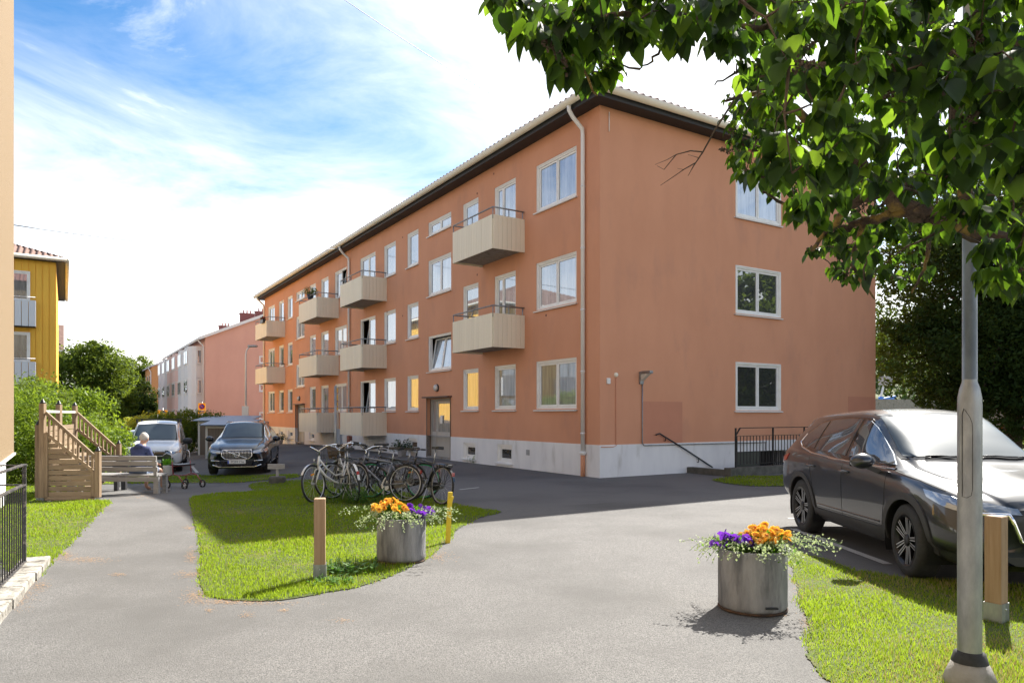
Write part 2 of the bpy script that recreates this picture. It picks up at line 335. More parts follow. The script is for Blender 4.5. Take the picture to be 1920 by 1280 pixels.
lr = [P(*q) for q in [(1480, 1034), (1484, 1060), (1493, 1095), (1501, 1130), (1512, 1160), (1520, 1188), (1511, 1228), (1535, 1262), (1575, 1300)]] + [Vector((2.3, 3.0, 0)), Vector((2.4, 1.5, 0)), Vector((12, 1.5, 0)), Vector((12, 5.9, 0))] + [P(*q) for q in [(1920, 1098), (1800, 1090), (1690, 1084), (1600, 1070), (1545, 1048)]]
lawnR, pR = fill('lawn_corner', lr, m_lawn, .012, .35, .007, .03)
lw_ = [P(*q) for q in [(1335, 900), (1372, 893), (1480, 891), (1700, 886), (1700, 915), (1480, 912), (1400, 911), (1350, 905)]]
lawnW, pW = fill('lawn_by_basement_stair', lw_, m_lawn, .012, .4, .02, .15)
grass('grass_island', pC, label='mown bright green grass on the rounded lawn island between path and yard')
grass('grass_corner', pR, .85, straw=.2, label='sunlit patchy grass around the lamp post in the right foreground')
grass('grass_left', pL, label='mown grass between the left house and the footpath')
grass('grass_behind_benches', pB, .9, label='sunny grass strip behind the benches and wooden stair')
grass('grass_basement', pW, .8, 1.3, label='narrow strip of grass below the black basement stair railing')
def crack(u, v, n, du, dv, w_=.006):
    q = MB(); pts = [P(u + du * i / n + random.gauss(0, abs(du) * .012 + 2), v + dv * i / n + random.gauss(0, abs(dv) * .02 + .8)) for i in range(n + 1)]; vs = []
    for i, p in enumerate(pts):
        d = (pts[min(i + 1, n)] - pts[max(i - 1, 0)]).normalized(); s = Vector((-d.y, d.x, 0)) * w_ * random.uniform(.3, 1) / 2; z = gz(p.x, p.y) + .0062; vs += [(p.x + s.x, p.y + s.y, z), (p.x - s.x, p.y - s.y, z)]
    q.add(vs, [(2 * i, 2 * i + 1, 2 * i + 3, 2 * i + 2) for i in range(n)]); struct(q.build('asphalt_crack', m_crack))
m_crack = M('crack_filler', (.035, .034, .033), rough=.95)
crack(1180, 958, 40, 240, 34, .004)
# painted bay lines
def stripe(name, u0, v0, u1, v1, w_):
    a, b = P(u0, v0), P(u1, v1); d = (b - a).normalized(); s = Vector((-d.y, d.x, 0)) * w_ / 2; mb = MB(); k = 8
    q = []
    for i in range(k + 1):
        p = a.lerp(b, i / k)
        for e in (p + s, p - s): q.append((e.x, e.y, gz(e.x, e.y) + .009))
    mb.add(q, [(2 * i, 2 * i + 1, 2 * i + 3, 2 * i + 2) for i in range(k)]); o = mb.build(name, m_line); o['kind'] = 'structure'
stripe('parking_line', 1488, 992, 1665, 1058, .10); stripe('parking_line', 1478, 972, 1760, 974, .10)
stripe('parking_line', 862, 918, 898, 914, .08); stripe('parking_line', 360, 874, 370, 886, .10); stripe('parking_line', 430, 896, 540, 889, .08)
# ============================================================= BUILDINGS
def tL(u): return (CX * F - (u - 960) * CY) / (.531 * F + (u - 960) * .847)
def sR(u): return ((u - 960) * CY - CX * F) / (.847 * F - .531 * (u - 960))
def mapL(a, o, z): return (-o, a, z)
def mapR(a, o, z): return (a, -o, z)
def wall(mb, mp, a0, a1, z0, z1, ops, off=0, dep=.12, m=0):
    ops = [(max(a0, p), min(a1, q), max(z0, r), min(z1, s)) for p, q, r, s in ops if q > a0 and p < a1 and s > z0 and r < z1]
    A = sorted({a0, a1, *[x for o in ops for x in o[:2]]}); Z = sorted({z0, z1, *[x for o in ops for x in o[2:]]})
    for i in range(len(A) - 1):
        for j in range(len(Z) - 1):
            ca, cz = (A[i] + A[i + 1]) / 2, (Z[j] + Z[j + 1]) / 2
            if any(o[0] < ca < o[1] and o[2] < cz < o[3] for o in ops): continue
            mb.add([mp(A[i], off, Z[j]), mp(A[i + 1], off, Z[j]), mp(A[i + 1], off, Z[j + 1]), mp(A[i], off, Z[j + 1])], [(0, 1, 2, 3)], m)
    for o in ops:
        c = [(o[0], o[2]), (o[1], o[2]), (o[1], o[3]), (o[0], o[3])]
        for k in range(4):
            p, q = c[k], c[(k + 1) % 4]
            if (p[1] == q[1] == z0) : continue
            mb.add([mp(p[0], off, p[1]), mp(q[0], off, q[1]), mp(q[0], off - dep, q[1]), mp(p[0], off - dep, p[1])], [(0, 1, 2, 3)], m)
wincache = {}
m_room = M('dim_room', (.16, .155, .15), (.08, .08, .08), 2, .9)
m_wframe = M('window_paint', (.86, .85, .82), (.80, .78, .74), 3, .45)
def window(root, x, y, z, rz, w_, h, ns=1, kind='n', glass_=None, tilt=(), dep=.075, sill=True, cas=.075, names='window'):
    """local: x to the viewer's right, -y outward; origin bottom centre of the opening"""
    gl = glass_ or m_glassL; key = (round(w_, 2), round(h, 2), ns, kind, gl.name, tilt, dep, sill, cas)
    if key not in wincache:
        fr = MB(); H = w_ / 2; y0, y1 = dep - .03, dep + .07
        fr.bb(-H, -H + cas, y0, y1, 0, h); fr.bb(H - cas, H, y0, y1, 0, h); fr.bb(-H + cas, H - cas, y0, y1, h - cas, h); fr.bb(-H + cas, H - cas, y0, y1, 0, cas * .8)
        # outer architrave lip a few mm proud of the render
        for a, b, c, d in ((-H, -H + .035, 0, h), (H - .035, H, 0, h), (-H, H, h - .035, h)): fr.bb(a, b, dep - .055, dep - .03, c, d)
        iw = w_ - 2 * cas; panes = []; st = .05
        if kind == 'door2': cuts = [(-H + cas, -H + cas + iw * .32), (-H + cas + iw * .32, H - cas)]
        else: cuts = [(-H + cas + iw * i / ns, -H + cas + iw * (i + 1) / ns) for i in range(ns)]
        sashes = []
        for k, (a, b) in enumerate(cuts):
            a += .006; b -= .006; z0 = cas * .8 + .006; z1 = h - cas - .006; s = MB(); yy = 0
            s.bb(a, a + st, -.015, .035, z0, z1); s.bb(b - st, b, -.015, .035, z0, z1); s.bb(a + st, b - st, -.015, .035, z1 - st, z1); lo = st + (.25 if kind.startswith('door') and kind != 'doorg' else 0)
            s.bb(a + st, b - st, -.012, .032, z0, z0 + lo)
            p = MB(); p.bb(a + st - .003, b - st + .003, .008, .016, z0 + lo - .003, z1 - st + .003)
            sashes.append((s.mesh('sash', m_wframe), p.mesh('pane', gl), k in tilt))
        fm = fr.mesh('window', m_wframe); sm = None
        if sill: s = MB(); s.prism([(-H - .05, -.075, -.035), (-H - .05, dep, -.012), (-H - .05, dep, -.045), (-H - .05, -.07, -.065)], (w_ + .10, 0, 0)); sm = s.mesh('sill', m_white)
        wincache[key] = (fm, sashes, sm)
    fm, sashes, sm = wincache[key]
    o = obj(names, fm, root, (x, y, z), rz)
    if sm: obj('sill', sm, o)
    for s, p, t in sashes:
        rot = (R(-9), 0, 0) if t else (0, 0, 0)
        a = obj('sash', s, o, (0, dep + (.012 if not t else .02), 0), rot); b = obj('pane', p, o, (0, dep + (.012 if not t else .02), 0), rot)
    if tilt:
        q = MB(); q.bb(-w_ / 2 + cas, w_ / 2 - cas, dep + .30, dep + .31, 0.02, h - .02); q.build('room_behind', m_room, o)
    return o
def roof_hip(name, root, x0, x1, y0, y1, z, rise, mat, per=.24, amp=.03):
    """corrugated hip roof in root space"""
    mb = MB(); cxm = (x0 + x1) / 2; hw = (x1 - x0) / 2
    for side in range(4):
        Ln = (y1 - y0) if side in (0, 1) else (x1 - x0); n = int(Ln / per) * 6; up = []; lo = []
        for i in range(n + 1):
            s = i / n * Ln; wv = amp * (math.sin(i / 6 * 2 * math.pi)); d = min(hw, s, Ln - s)
            f = lambda dd: {0: (x0 + dd, y0 + s), 1: (x1 - dd, y0 + s), 2: (x0 + s, y0 + dd), 3: (x0 + s, y1 - dd)}[side]
            a = f(0); b = f(d); lo.append((a[0], a[1], z + wv)); up.append((b[0], b[1], z + wv + rise * d / hw))
        k = len(lo); mb.add(lo + up, [(i, i + 1, k + i + 1, k + i) for i in range(k - 1)], 0, True)
        mb.add(lo + [(a, b, z - .05) for a, b, c in lo], [(i, i + 1, k + i + 1, k + i) for i in range(k - 1)], 0)
    return mb.build(name, mat, root)
def eave(root, x0, x1, y0, y1, z, ov=.42, fh=.20):
    f = MB(); X0, X1, Y0, Y1 = x0 - ov, x1 + ov, y0 - ov, y1 + ov
    f.bb(X0, X1, Y0, Y0 + ov - .003, z, z + .03); f.bb(X0, X1, Y1 - ov + .003, Y1, z, z + .03); f.bb(X0, X0 + ov - .003, Y0 + ov, Y1 - ov, z, z + .03); f.bb(X1 - ov + .003, X1, Y0 + ov, Y1 - ov, z, z + .03)
    f.build('soffit', m_soffit, root)
    f = MB(); t = .025
    f.bb(X0, X1, Y0 - t, Y0 - .002, z - .02, z + fh); f.bb(X0, X1, Y1 + .002, Y1 + t, z - .02, z + fh); f.bb(X0 - t, X0 - .002, Y0, Y1, z - .02, z + fh); f.bb(X1 + .002, X1 + t, Y0, Y1, z - .02, z + fh)
    f.build('fascia', m_soffit, root)
    g = MB(); r = .095; zz = z + fh - .03; e = r + t
    g.tube([(X0 - e, Y0 - e, zz), (X1 + e, Y0 - e, zz)], r, 10); g.tube([(X0 - e, Y0 - e, zz), (X0 - e, Y1 + e, zz)], r, 10); g.tube([(X1 + e, Y0 - e, zz), (X1 + e, Y1 + e, zz)], r, 10)
    g.build('gutter', m_cream if ov > .3 else m_white, root)
    return X0, X1, Y0, Y1, z + fh
def downpipe(root, pts, r=.045, mat=None, low=None):
    o = MB(); o.tube(pts, r, 10); ob = o.build('downpipe', mat or m_white, root)
    b = MB(); a = pts[-1]; z = a[2] + .5
    while z < pts[-2][2] - .3:
        b.lathe([(r + .008, -.015), (r + .008, .015)], 10, 0, (a[0], a[1], z)); z += 1.6
    if b.v: b.build('bracket', m_white, ob)
    return ob
# ---- the terracotta block
LEN, WID, WH, PZ = 35.8, 12.1, 9.42, .83
apt = thing('apartment_building', 'terracotta rendered three-storey apartment block with cream balconies and white plinth', 'building', (CX, CY, 0), ROT)
sillz = [1.76, 4.58, 7.39]; topz = [3.12, 5.93, 8.72]; flz = [.86, 3.68, 6.50]
opsL = []; opsR = []; wl = []
def addL(u0, u1, z0, z1, ns=1, kind='n', gl=None, tilt=(), **k):
    a, b = tL(u1), tL(u0); opsL.append((a, b, z0, z1)); wl.append(('L', (a + b) / 2, z0, b - a, z1 - z0, ns, kind, gl, tilt, k))
def addR(u0, u1, z0, z1, ns=1, kind='n', gl=None, tilt=(), **k):
    a, b = sR(u0), sR(u1); opsR.append((a, b, z0, z1)); wl.append(('R', (a + b) / 2, z0, b - a, z1 - z0, ns, kind, gl, tilt, k))
S, T = sillz, topz; gL, gD, gC = m_glassL, m_glassD, m_glassC
for i in range(3): addL(1005, 1081, S[i], T[i], 2, gl=[gC, gL, gL][i])
addL(927, 967, S[0], T[0], gl=gC); addL(927, 967, flz[1], T[1], kind='door2', sill=False, gl=gL); addL(927, 967, flz[2], T[2], kind='door2', sill=False, gl=gL)
addL(868, 897, S[0], T[0], gl=gC); addL(868, 897, S[1], T[1]); addL(868, 897, S[2], T[2])
addL(803, 846, 3.20, 4.50, 2, tilt=(0, 1), gl=gL); addL(803, 846, 5.99, 7.30, 2); addL(803, 846, 8.22, 8.72, 2)
for i in range(3):
    addL(763.5, 784.5, S[i], T[i], gl=[gC, gL, gL][i]); addL(720, 742, S[i], T[i], gl=[gC, gL, gL][i], tilt=((0,) if i < 0 else ()))
    addL(675.5, 704, flz[i], T[i], 2, kind='door', sill=False, gl=gL, tilt=((0,) if i < 2 else ()))
    addL(628, 650, S[i], T[i], 2, gl=[gC, gC, gD][i], tilt=((1,) if i == 2 else ())); addL(602, 616, flz[i], T[i], kind='door', sill=False); addL(580.8, 592, S[i], T[i])
    addL(539.5, 548.5, S[i], T[i]); addL(523, 532, S[i], T[i]); addL(503, 515, S[i], T[i], 2)
addL(555.5, 571, 3.20, 4.50, 2); addL(555.5, 571, 5.99, 7.30, 2); addL(555.5, 571, 8.22, 8.72, 2)
for i in range(3): addR(1378.5, 1463, S[i] - .03, T[i] + .01, 2, gl=[gD, gD, gL][i], dep=.03)
for u0, u1, z0, z1 in ((870, 892.5, .14, .66), (933, 961, .13, .68), (767, 783, .22, .68), (581, 590, .2, .68), (541, 549, .2, .68), (524, 531, .2, .68)):
    addL(u0, u1, z0, z1, gl=gD, sill=True, cas=.09)
doors = [(tL(845), tL(801), 0.02, 2.17), (tL(571), tL(554.5), -.02, 2.17)]
opsD = [(a, b, z0 if z0 > 0 else 0, z1) for a, b, z0, z1 in doors]
mb = MB(); wall(mb, mapL, .0, LEN, PZ, WH + .1, opsL + opsD); wall(mb, mapR, 0, WID, PZ, WH + .1, opsR)
mb.add([(0, LEN, -.6), (WID, LEN, -.6), (WID, LEN, WH), (0, LEN, WH), (WID, 0, -.2), (WID, 0, WH)], [(0, 1, 2, 3), (1, 4, 5, 2)])
mb.build('wall', m_stucco, apt)
mb = MB(); k_ = [(a, b, z0, z1) for a, b, z0, z1 in opsL + opsD if z0 < PZ]
wall(mb, mapL, -.018, LEN, -.9, PZ, [(a, b, (-.9 if z0 < .05 else z0), z1) for a, b, z0, z1 in k_ if z1 <= PZ or z0 < .1], .018, .13); wall(mb, mapR, -.018, WID, -.3, PZ, [(5.0, 7.35, -.3, .52)], .018, .5)
mb.add([mapL(-.018, .018, PZ), mapL(LEN, .018, PZ), mapL(LEN, -.0, PZ), mapL(0, -.0, PZ)], [(0, 1, 2, 3)]); mb.add([mapR(-.018, .018, PZ), mapR(WID, .018, PZ), mapR(WID, 0, PZ), mapR(0, 0, PZ)], [(0, 1, 2, 3)])
mb.build('plinth', m_plinth, apt)
for side, a, z0, ww, hh, ns, kind, gl, tilt, k in wl:
    n_ = 'balcony_door' if kind.startswith('door') else ('basement_window' if z0 < .5 else 'window')
    if side == 'L': window(apt, 0 if z0 > .8 else -.018, a, z0, R(-90), ww, hh, ns, kind, gl, tilt, names=n_, **k)
    else: window(apt, a, 0, z0, 0, ww, hh, ns, kind, gl, tilt, names=n_, **k)
X0, X1, Y0, Y1, ZT = eave(apt, 0, WID, 0, LEN, WH, .42, .20)
roof_hip('roof', apt, X0 - .12, X1 + .12, Y0 - .12, Y1 + .12, ZT + .085, 2.3, m_tile2, .24, .042)
def chimney(root, x, y, z0, z1, w_=.9, d=.6, mat=None):
    c = MB(); c.bb(x - w_ / 2, x + w_ / 2, y - d / 2, y + d / 2, z0, z1); c.bb(x - w_ / 2 - .05, x + w_ / 2 + .05, y - d / 2 - .05, y + d / 2 + .05, z1, z1 + .1)
    for k in (-.25, 0, .25): c.lathe([(.07, 0), (.07, .3)], 8, 0, (x + k * w_, y, z1 + .1))
    c.build('chimney', mat or m_tile, root)
chimney(apt, 4.6, 5.9, 10.9, 12.9, .5, .4); chimney(apt, 6, 20, 11, 13)
# downpipes
gx = X0 - .1
a = tL(1097); downpipe(apt, [(gx, a, WH + .1), (gx, a, WH - .02), (gx + .12, a, WH - .18), (-.09, a, WH - .42), (-.075, a, WH - .6), (-.075, a, .62)], .055)
c = MB(); c.tube([(-.075, a, .6), (-.075, a, -.05)], .062, 10); c.build('pipe_shoe', m_stucco, apt); c = MB(); c.lathe([(.055, 0), (.10, .03), (.10, .08), (.06, .1)], 12, 0, (-.075, a, .55)); c.build('pipe_collar', m_white, apt)
a = tL(657); downpipe(apt, [(gx, a, WH + .1), (gx, a, WH - .02), (gx + .12, a, WH - .18), (-.09, a, WH - .42), (-.075, a, WH - .6), (-.075, a, 0)], .055)
a = LEN - .12; downpipe(apt, [(gx, a, WH + .1), (gx, a, WH - .02), (-.09, a, WH - .42), (-.075, a, WH - .6), (-.075, a, -.3)], .055, m_cream)
# balconies
bw = {}
def balcony(u_wall, L_, d, z, nb=None):
    a0 = tL(u_wall); H_ = .97
    s = MB(); s.bb(-d, -.002, a0, a0 + L_, z, z + .12); root = s.build('balcony', m_concrete, apt)
    w1 = .155; n = round(L_ / w1); wb = L_ / n
    key = round(wb, 3)
    if key not in bw: q = MB(); q.box((0, 0, H_ / 2), (.022, wb - .007, H_), None, 0); bw[key] = q.mesh('board', m_board)
    for i in range(n): obj('board', bw[key], root, (-d - .02 + random.uniform(-.002, .002), a0 + (i + .5) * wb, z - .06))
    n2 = round(d / w1); wb2 = d / n2; key = ('s', round(wb2, 3))
    if key not in bw: q = MB(); q.box((0, 0, H_ / 2), (wb2 - .007, .022, H_), None, 0); bw[key] = q.mesh('board', m_board)
    for i in range(n2):
        obj('board', bw[key], root, (-(i + .5) * wb2, a0 - .02, z - .06)); obj('board', bw[key], root, (-(i + .5) * wb2, a0 + L_ + .02, z - .06))
    q = MB(); q.bb(-d - .006, -.01, a0 - .006, a0 + .004, z - .05, z + .89); q.bb(-d - .006, -d + .004, a0 + .004, a0 + L_ + .006, z - .05, z + .89); q.bb(-d + .004, -.01, a0 + L_ - .004, a0 + L_ + .006, z - .05, z + .89); q.build('panel_backing', m_cream, root)
    r = MB(); zt = z + 1.13; r.tube([(-.01, a0, zt), (-d, a0, zt)], .022, 8); r.tube([(-d, a0, zt), (-d, a0 + L_, zt)], .022, 8); r.tube([(-d, a0 + L_, zt), (-.01, a0 + L_, zt)], .022, 8)
    for x, y in ((-d, a0), (-d, a0 + L_ / 2), (-d, a0 + L_), (-.06, a0), (-.06, a0 + L_), (-d / 2, a0), (-d / 2, a0 + L_)): r.tube([(x, y, z + .8), (x, y, zt)], .015, 6)
    r.build('railing', m_steel, root)
    return a0
BZ = [.78, 3.60, 6.42]
for z in BZ[1:]: balcony(983, 2.45, 1.07, z)
for z in BZ: balcony(725, 2.7, 1.07, z)
for z in BZ: balcony(635, 3.1, 1.07, z)
for z in BZ[1:]: balcony(534.4, 3.0, 1.07, z)
# entrance doors
m_doorp = M('entrance_door_paint', (.44, .42, .38), (.40, .38, .345), 3, .5)
for (a, b, z0, z1), lb in zip(doors, ('', '')):
    W_ = b - a; rt = MB(); f = .06; y0 = .16
    for p in ((-W_ / 2, -W_ / 2 + f, 0, 2.17), (W_ / 2 - f, W_ / 2, 0, 2.17), (-W_ / 2 + f, W_ / 2 - f, 2.10, 2.17), (-W_ / 2 + .42, -W_ / 2 + .47, 0, 2.10)): rt.bb(p[0], p[1], y0, y0 + .08, p[2], p[3])
    dr = rt.build('door', m_doorp, apt, (0, (a + b) / 2, z0), R(-90))
    q = MB(); q.bb(-W_ / 2 + .47, W_ / 2 - f, y0 + .02, y0 + .06, 0.02, .95); q.bb(-W_ / 2 + .47, -W_ / 2 + .57, y0 + .02, y0 + .06, .95, 2.08); q.bb(W_ / 2 - f - .1, W_ / 2 - f, y0 + .02, y0 + .06, .95, 2.08); q.bb(-W_ / 2 + .57, W_ / 2 - f - .1, y0 + .02, y0 + .06, 1.98, 2.08); q.bb(-W_ / 2 + f, -W_ / 2 + .42, y0 + .02, y0 + .06, 0.02, .95); q.build('door_leaf', m_doorp, dr)
    q = MB(); q.bb(-W_ / 2 + .57, W_ / 2 - f - .1, y0 + .035, y0 + .045, .95, 1.98); q.bb(-W_ / 2 + f, -W_ / 2 + .42, y0 + .035, y0 + .045, .95, 2.1); q.build('door_pane', m_glassC, dr)
    q = MB(); q.tube([(-W_ / 2 + .53, y0 - .01, 1.0), (-W_ / 2 + .53, y0 - .05, 1.02), (-W_ / 2 + .65, y0 - .05, 1.02)], .01, 6); q.build('handle', m_alu, dr)
    q = MB(); q.bb(-W_ / 2 + .75, -W_ / 2 + .95, y0 + .0, y0 + .01, 1.25, 1.55); q.build('notice', m_white, dr)
    q = MB(); q.bb(-W_ / 2 - .10, W_ / 2 + .10, -.18, .0, 2.19, 2.24); q.build('door_canopy', M('canopy_sheet', (.10, .06, .05), rough=.6), dr)
    q = MB(); q.bb(-W_ / 2, W_ / 2, -.02, .16, -.02, .05); q.build('threshold', m_concrete, dr)
    q = MB(); q.bb(-W_ / 2 - .025, -W_ / 2 + .0, -.03, .22, 0, 2.17); q.bb(W_ / 2, W_ / 2 + .025, -.03, .22, 0, 2.17); q.bb(-W_ / 2 - .025, W_ / 2 + .025, -.03, .22, 2.17, 2.19); q.build('door_surround', M('door_surround', (.20, .15, .11), rough=.8), dr)
    q = MB(); q.lathe([(.0, -.02), (.10, -.02), (.125, -.04), (.115, -.10), (.07, -.13), (0, -.14)], 20, 0, (-.1, 0, 2.55), 'y', cap=False); lp = q.build('wall_lamp', M('lamp_opal', (.6, .58, .54), rough=.3), dr)
    q = MB(); q.lathe([(.14, 0), (.14, -.04), (.125, -.045)], 20, 0, (-.1, 0, 2.55), 'y'); q.build('lamp_ring', m_black, lp)
# plinth details
q = MB(); a0, a1 = tL(1057), tL(1024); q.bb(-.032, -.019, a0, a1, .05, .80); q.build('hatch', m_plinth, apt)
q = MB(); a0, a1 = tL(994), tL(988); q.bb(-.03, -.019, a0, a1, .42, .58); q.build('vent', M('vent_grey', (.33, .33, .33)), apt)
q = MB(); a0, a1 = tL(645), tL(637); q.bb(-.20, -.019, a0, a1, -.1, .9); q.build('utility_box', M('box_grey', (.42, .45, .48), rough=.5), apt)
q = MB(); a0, a1 = tL(656), tL(648); q.bb(-.16, -.019, a0, a1, .1, .62); q.build('utility_box', m_white, apt)
q = MB(); a0, a1 = tL(661), tL(657.5); q.bb(-.18, -.019, a0, a1, .0, .6); q.build('post_box', m_tile, apt)
for u, v in ((895, 363), (895, 515), (926, 326), (1092, 500), (726, 585), (755, 445), (860, 460), (755, 592), (1024, 591), (594, 560)):   # small vent holes
    t_ = tL(u); Y = CY + .847 * t_; z = EYE + (HZ - v) * Y / F; q = MB(); q.lathe([(.0, .008), (.035, .008), (.035, 0)], 8, 0, (0, 0, 0), 'x'); q.build('air_vent', m_tile, apt, (-.008, t_, z))
# fittings on the end wall
q = MB(); s0, s1 = sR(1205), sR(1279); q.bb(s0, s1, -.006, -.001, PZ + .005, 1.95); q.build('wall_patch', m_patch, apt)
q = MB(); q.bb(sR(1590), WID - .01, -.006, -.001, 1.6, 2.2); q.build('wall_patch', m_patch, apt)
s = sR(1203); q = MB(); q.tube([(s, -.03, 2.5), (s, -.03, PZ + .02), (s + .05, -.04, PZ - .04), (sR(1420), -.04, PZ - .06), (sR(1434), -.04, PZ - .06), (sR(1434), -.04, .55)], .016, 6); q.build('conduit', m_steel, apt)
s = sR(1154.5); q = MB(); q.tube([(s, -.02, 2.55), (s, -.02, PZ - .02), (s - .1, -.03, PZ - .05), (.02, -.03, PZ - .05)], .011, 6); q.build('conduit', m_stucco, apt)
q = MB(); q.lathe([(0, -.05), (.045, -.05), (.06, -.02), (.06, 0)], 14, 0, (s, 0, 2.62), 'y'); q.build('junction_box', m_cream, apt)
q = MB(); q.bb(sR(1136.7), sR(1143), -.04, -.001, 2.38, 2.53, 0, .01); q.build('control_box', m_white, apt)
s = sR(1201); q = MB(); q.bb(s - .06, s + .06, -.06, -.001, 2.40, 2.72); q.bb(s - .05, s + .07, -.40, -.06, 2.66, 2.74, 0, .015); wlp = q.build('wall_lamp', m_steel, apt); q = MB(); q.prism([(s - .045, -.34, 2.66), (s - .045, -.06, 2.66), (s - .045, -.06, 2.48)], (.10, 0, 0)); q.build('lamp_shade', M('lamp_glass', (.55, .55, .5), rough=.1), wlp)
for s_, z_ in ((1.07, 2.9),):
    pass
q = MB(); q.tube([(.28, -.03, 9.3), (.28, -.03, 8.8)], .012, 6); q.build('cable_end', m_white, apt)
# basement light well behind the railing
q = MB(); q.bb(5.0, 7.35, .46, .48, -.3, .52); q.build('basement_opening', m_black, apt)
q = MB(); q.bb(5.05, 6.1, -.002, .03, -.1, .50); q.build('basement_screen', M('screen_mesh', (.07, .075, .06), rough=.8), apt)
for i, (x0_, x1_) in enumerate(((6.15, 7.3),)):
    for j in range(14): q = MB(); q.bb(x0_ + j * .085, x0_ + j * .085 + .018, .02, .04, -.1, .5); q.build('grille_bar', m_black, apt)
# ---- basement stair: wall, railing, handrail
def wp(s, o, z=0): return Vector((CX, CY, 0)) + DA * s + Vector((.531, -.847, 0)) * o + Vector((0, 0, z))
DA = Vector((.847, .531, 0)); DB = Vector((-.531, .847, 0))
bw_ = thing('basement_stair_wall', 'low mossy concrete wall of the basement stair at the foot of the end wall', 'wall', (CX, CY, 0), ROT)
q = MB(); q.bb(3.05, 10.5, -1.55, -1.33, -.2, .22); q.bb(3.05, 3.27, -1.32, -.02, -.2, .16); q.build('concrete_wall', m_concreted, bw_)
rl = thing('stair_railing', 'black metal railing with thin upright bars above the basement stair', 'railing', (CX, CY, 0), ROT)
def railing(root, x0, x1, y, zb, zm, zt, n, post):
    q = MB(); q.bar((x0, y, zm), (x1, y, zm), .03, .012); q.build('middle_rail', m_black, root); q = MB(); q.bar((x0, y, zb), (x1, y, zb), .03, .012); q.build('bottom_rail', m_black, root)
    q = MB(); q.bar((x0 + .18, y, zt), (x1, y, zt), .04, .02); q.bar((x0, y, zm), (x0 + .18, y, zt), .04, .02); q.build('top_rail', m_black, root)
    q = MB(); q.bb(-.008, .008, -.008, .008, zb, zm); bm_ = q.mesh('bar', m_black)
    for i in range(n): obj('bar', bm_, root, (x0 + (x1 - x0) * (i + .5) / n, y, 0))
    for x in post: q = MB(); q.bb(x - .015, x + .015, y - .02, y + .02, zb - .08, zt); q.build('post', m_black, root)
railing(rl, 3.35, 7.2, -1.44, .30, 1.04, 1.25, 30, (3.36, 4.85, 6.2, 7.2)); railing(rl, 7.25, 9.6, -1.44, .30, 1.12, 1.33, 18, (7.26, 9.6))
hr_ = thing('handrail', 'black sloping handrail fixed to the end wall beside the basement stair', 'handrail', (CX, CY, 0), ROT)
q = MB(); q.tube([(1.85, -.07, 1.06), (1.98, -.07, 1.10), (3.0, -.07, .62), (4.0, -.07, .12)], .02, 8); q.build('rail', m_black, hr_)
for x, z in ((2.2, 1.0), (3.45, .38)): q = MB(); q.tube([(x, 0, z - .1), (x, -.07, z - .1), (x, -.07, z)], .012, 6); q.build('bracket', m_black, hr_)
# ---- beige house on the left
bei = thing('beige_house', 'sunlit beige rendered house with white plinth at the left edge', 'building', (-9.62, 13.75, 0), ROT)
q = MB(); q.bb(-10, 0, -26, 0, .87, 11.5); q.build('wall', m_beige, bei)
q = MB(); q.bb(-9.9, -.12, -25.9, -.12, -.3, .83); q.build('plinth', m_plinth, bei); q = MB(); q.bb(-10, .03, -26, .03, .83, .87); q.build('flashing', m_white, bei)
for y in (-20, -15.5, -11):
    for z in (1.9, 4.7, 7.5): window(bei, 0.02, y, z, R(90), 1.5, 1.35, 2, dep=-.03)
roof_hip('roof', bei, -10.5, .12, -26.5, .3, 11.5, 2.2, m_tile)
# ---- yellow house
m_yellow = M('yellow_boards', (.84, .48, .055), (.76, .42, .045), 2.5, .7, stretch=(3, 3, .2))
yel = thing('yellow_house', 'yellow vertically boarded house with white balcony panels and tiled roof', 'building', (-21.8, 34, -.5), ROT)
q = MB(); q.bb(-14, 0, 0, 13, -.5, 9.35); q.build('wall', m_yellow, yel)
q = MB()
for i in range(52): q.bb(-14 + i * .27, -14 + i * .27 + .235, -.03, -.001, .4, 9.35)
for i in range(46): q.bb(.001, .03, i * .28 + .01, i * .28 + .25, .4, 9.35)
b_ = q.build('cladding', m_yellow, yel); b_['kind'] = 'stuff'
for z in (6.55, 3.70, .95):
    for x in (-2.0, -6.5):
        window(yel, x, -.06, z + .9, 0, 1.9, 1.35, 2, dep=.0, gl_=None) if False else window(yel, x, -.05, z + .85, 0, 2.0, 1.4, 2, dep=-.02, glass_=m_glassL, sill=False)
        c = MB()
        for i in range(9): c.bb(x - 1.2 + i * .27, x - 1.2 + i * .27 + .25, -.55, -.52, z - .35, z + .85)
        c.bb(x - 1.2, x - 1.17, -.52, -.03, z - .35, z + .85); c.bb(x + 1.2, x + 1.23, -.52, -.03, z - .35, z + .85); bal = c.build('balcony', M('white_sheet', (.62, .64, .66), rough=.6) if 'white_sheet' not in bpy.data.materials else bpy.data.materials['white_sheet'], yel)
        c = MB(); c.bb(x - 1.17, x + 1.2, -.51, -.03, z - .38, z - .3); c.build('balcony_floor', m_soffit, bal)
        c = MB(); c.tube([(x - 1.2, -.5, z + 1.0), (x + 1.22, -.5, z + 1.0)], .02, 6); c.build('rail', m_white, bal)
eave(yel, -14, 0, 0, 13, 9.35, .35, .12)
roof_hip('roof', yel, -14.5, .5, -.5, 13.5, 9.5, 2.9, m_tile2, .25, .045)
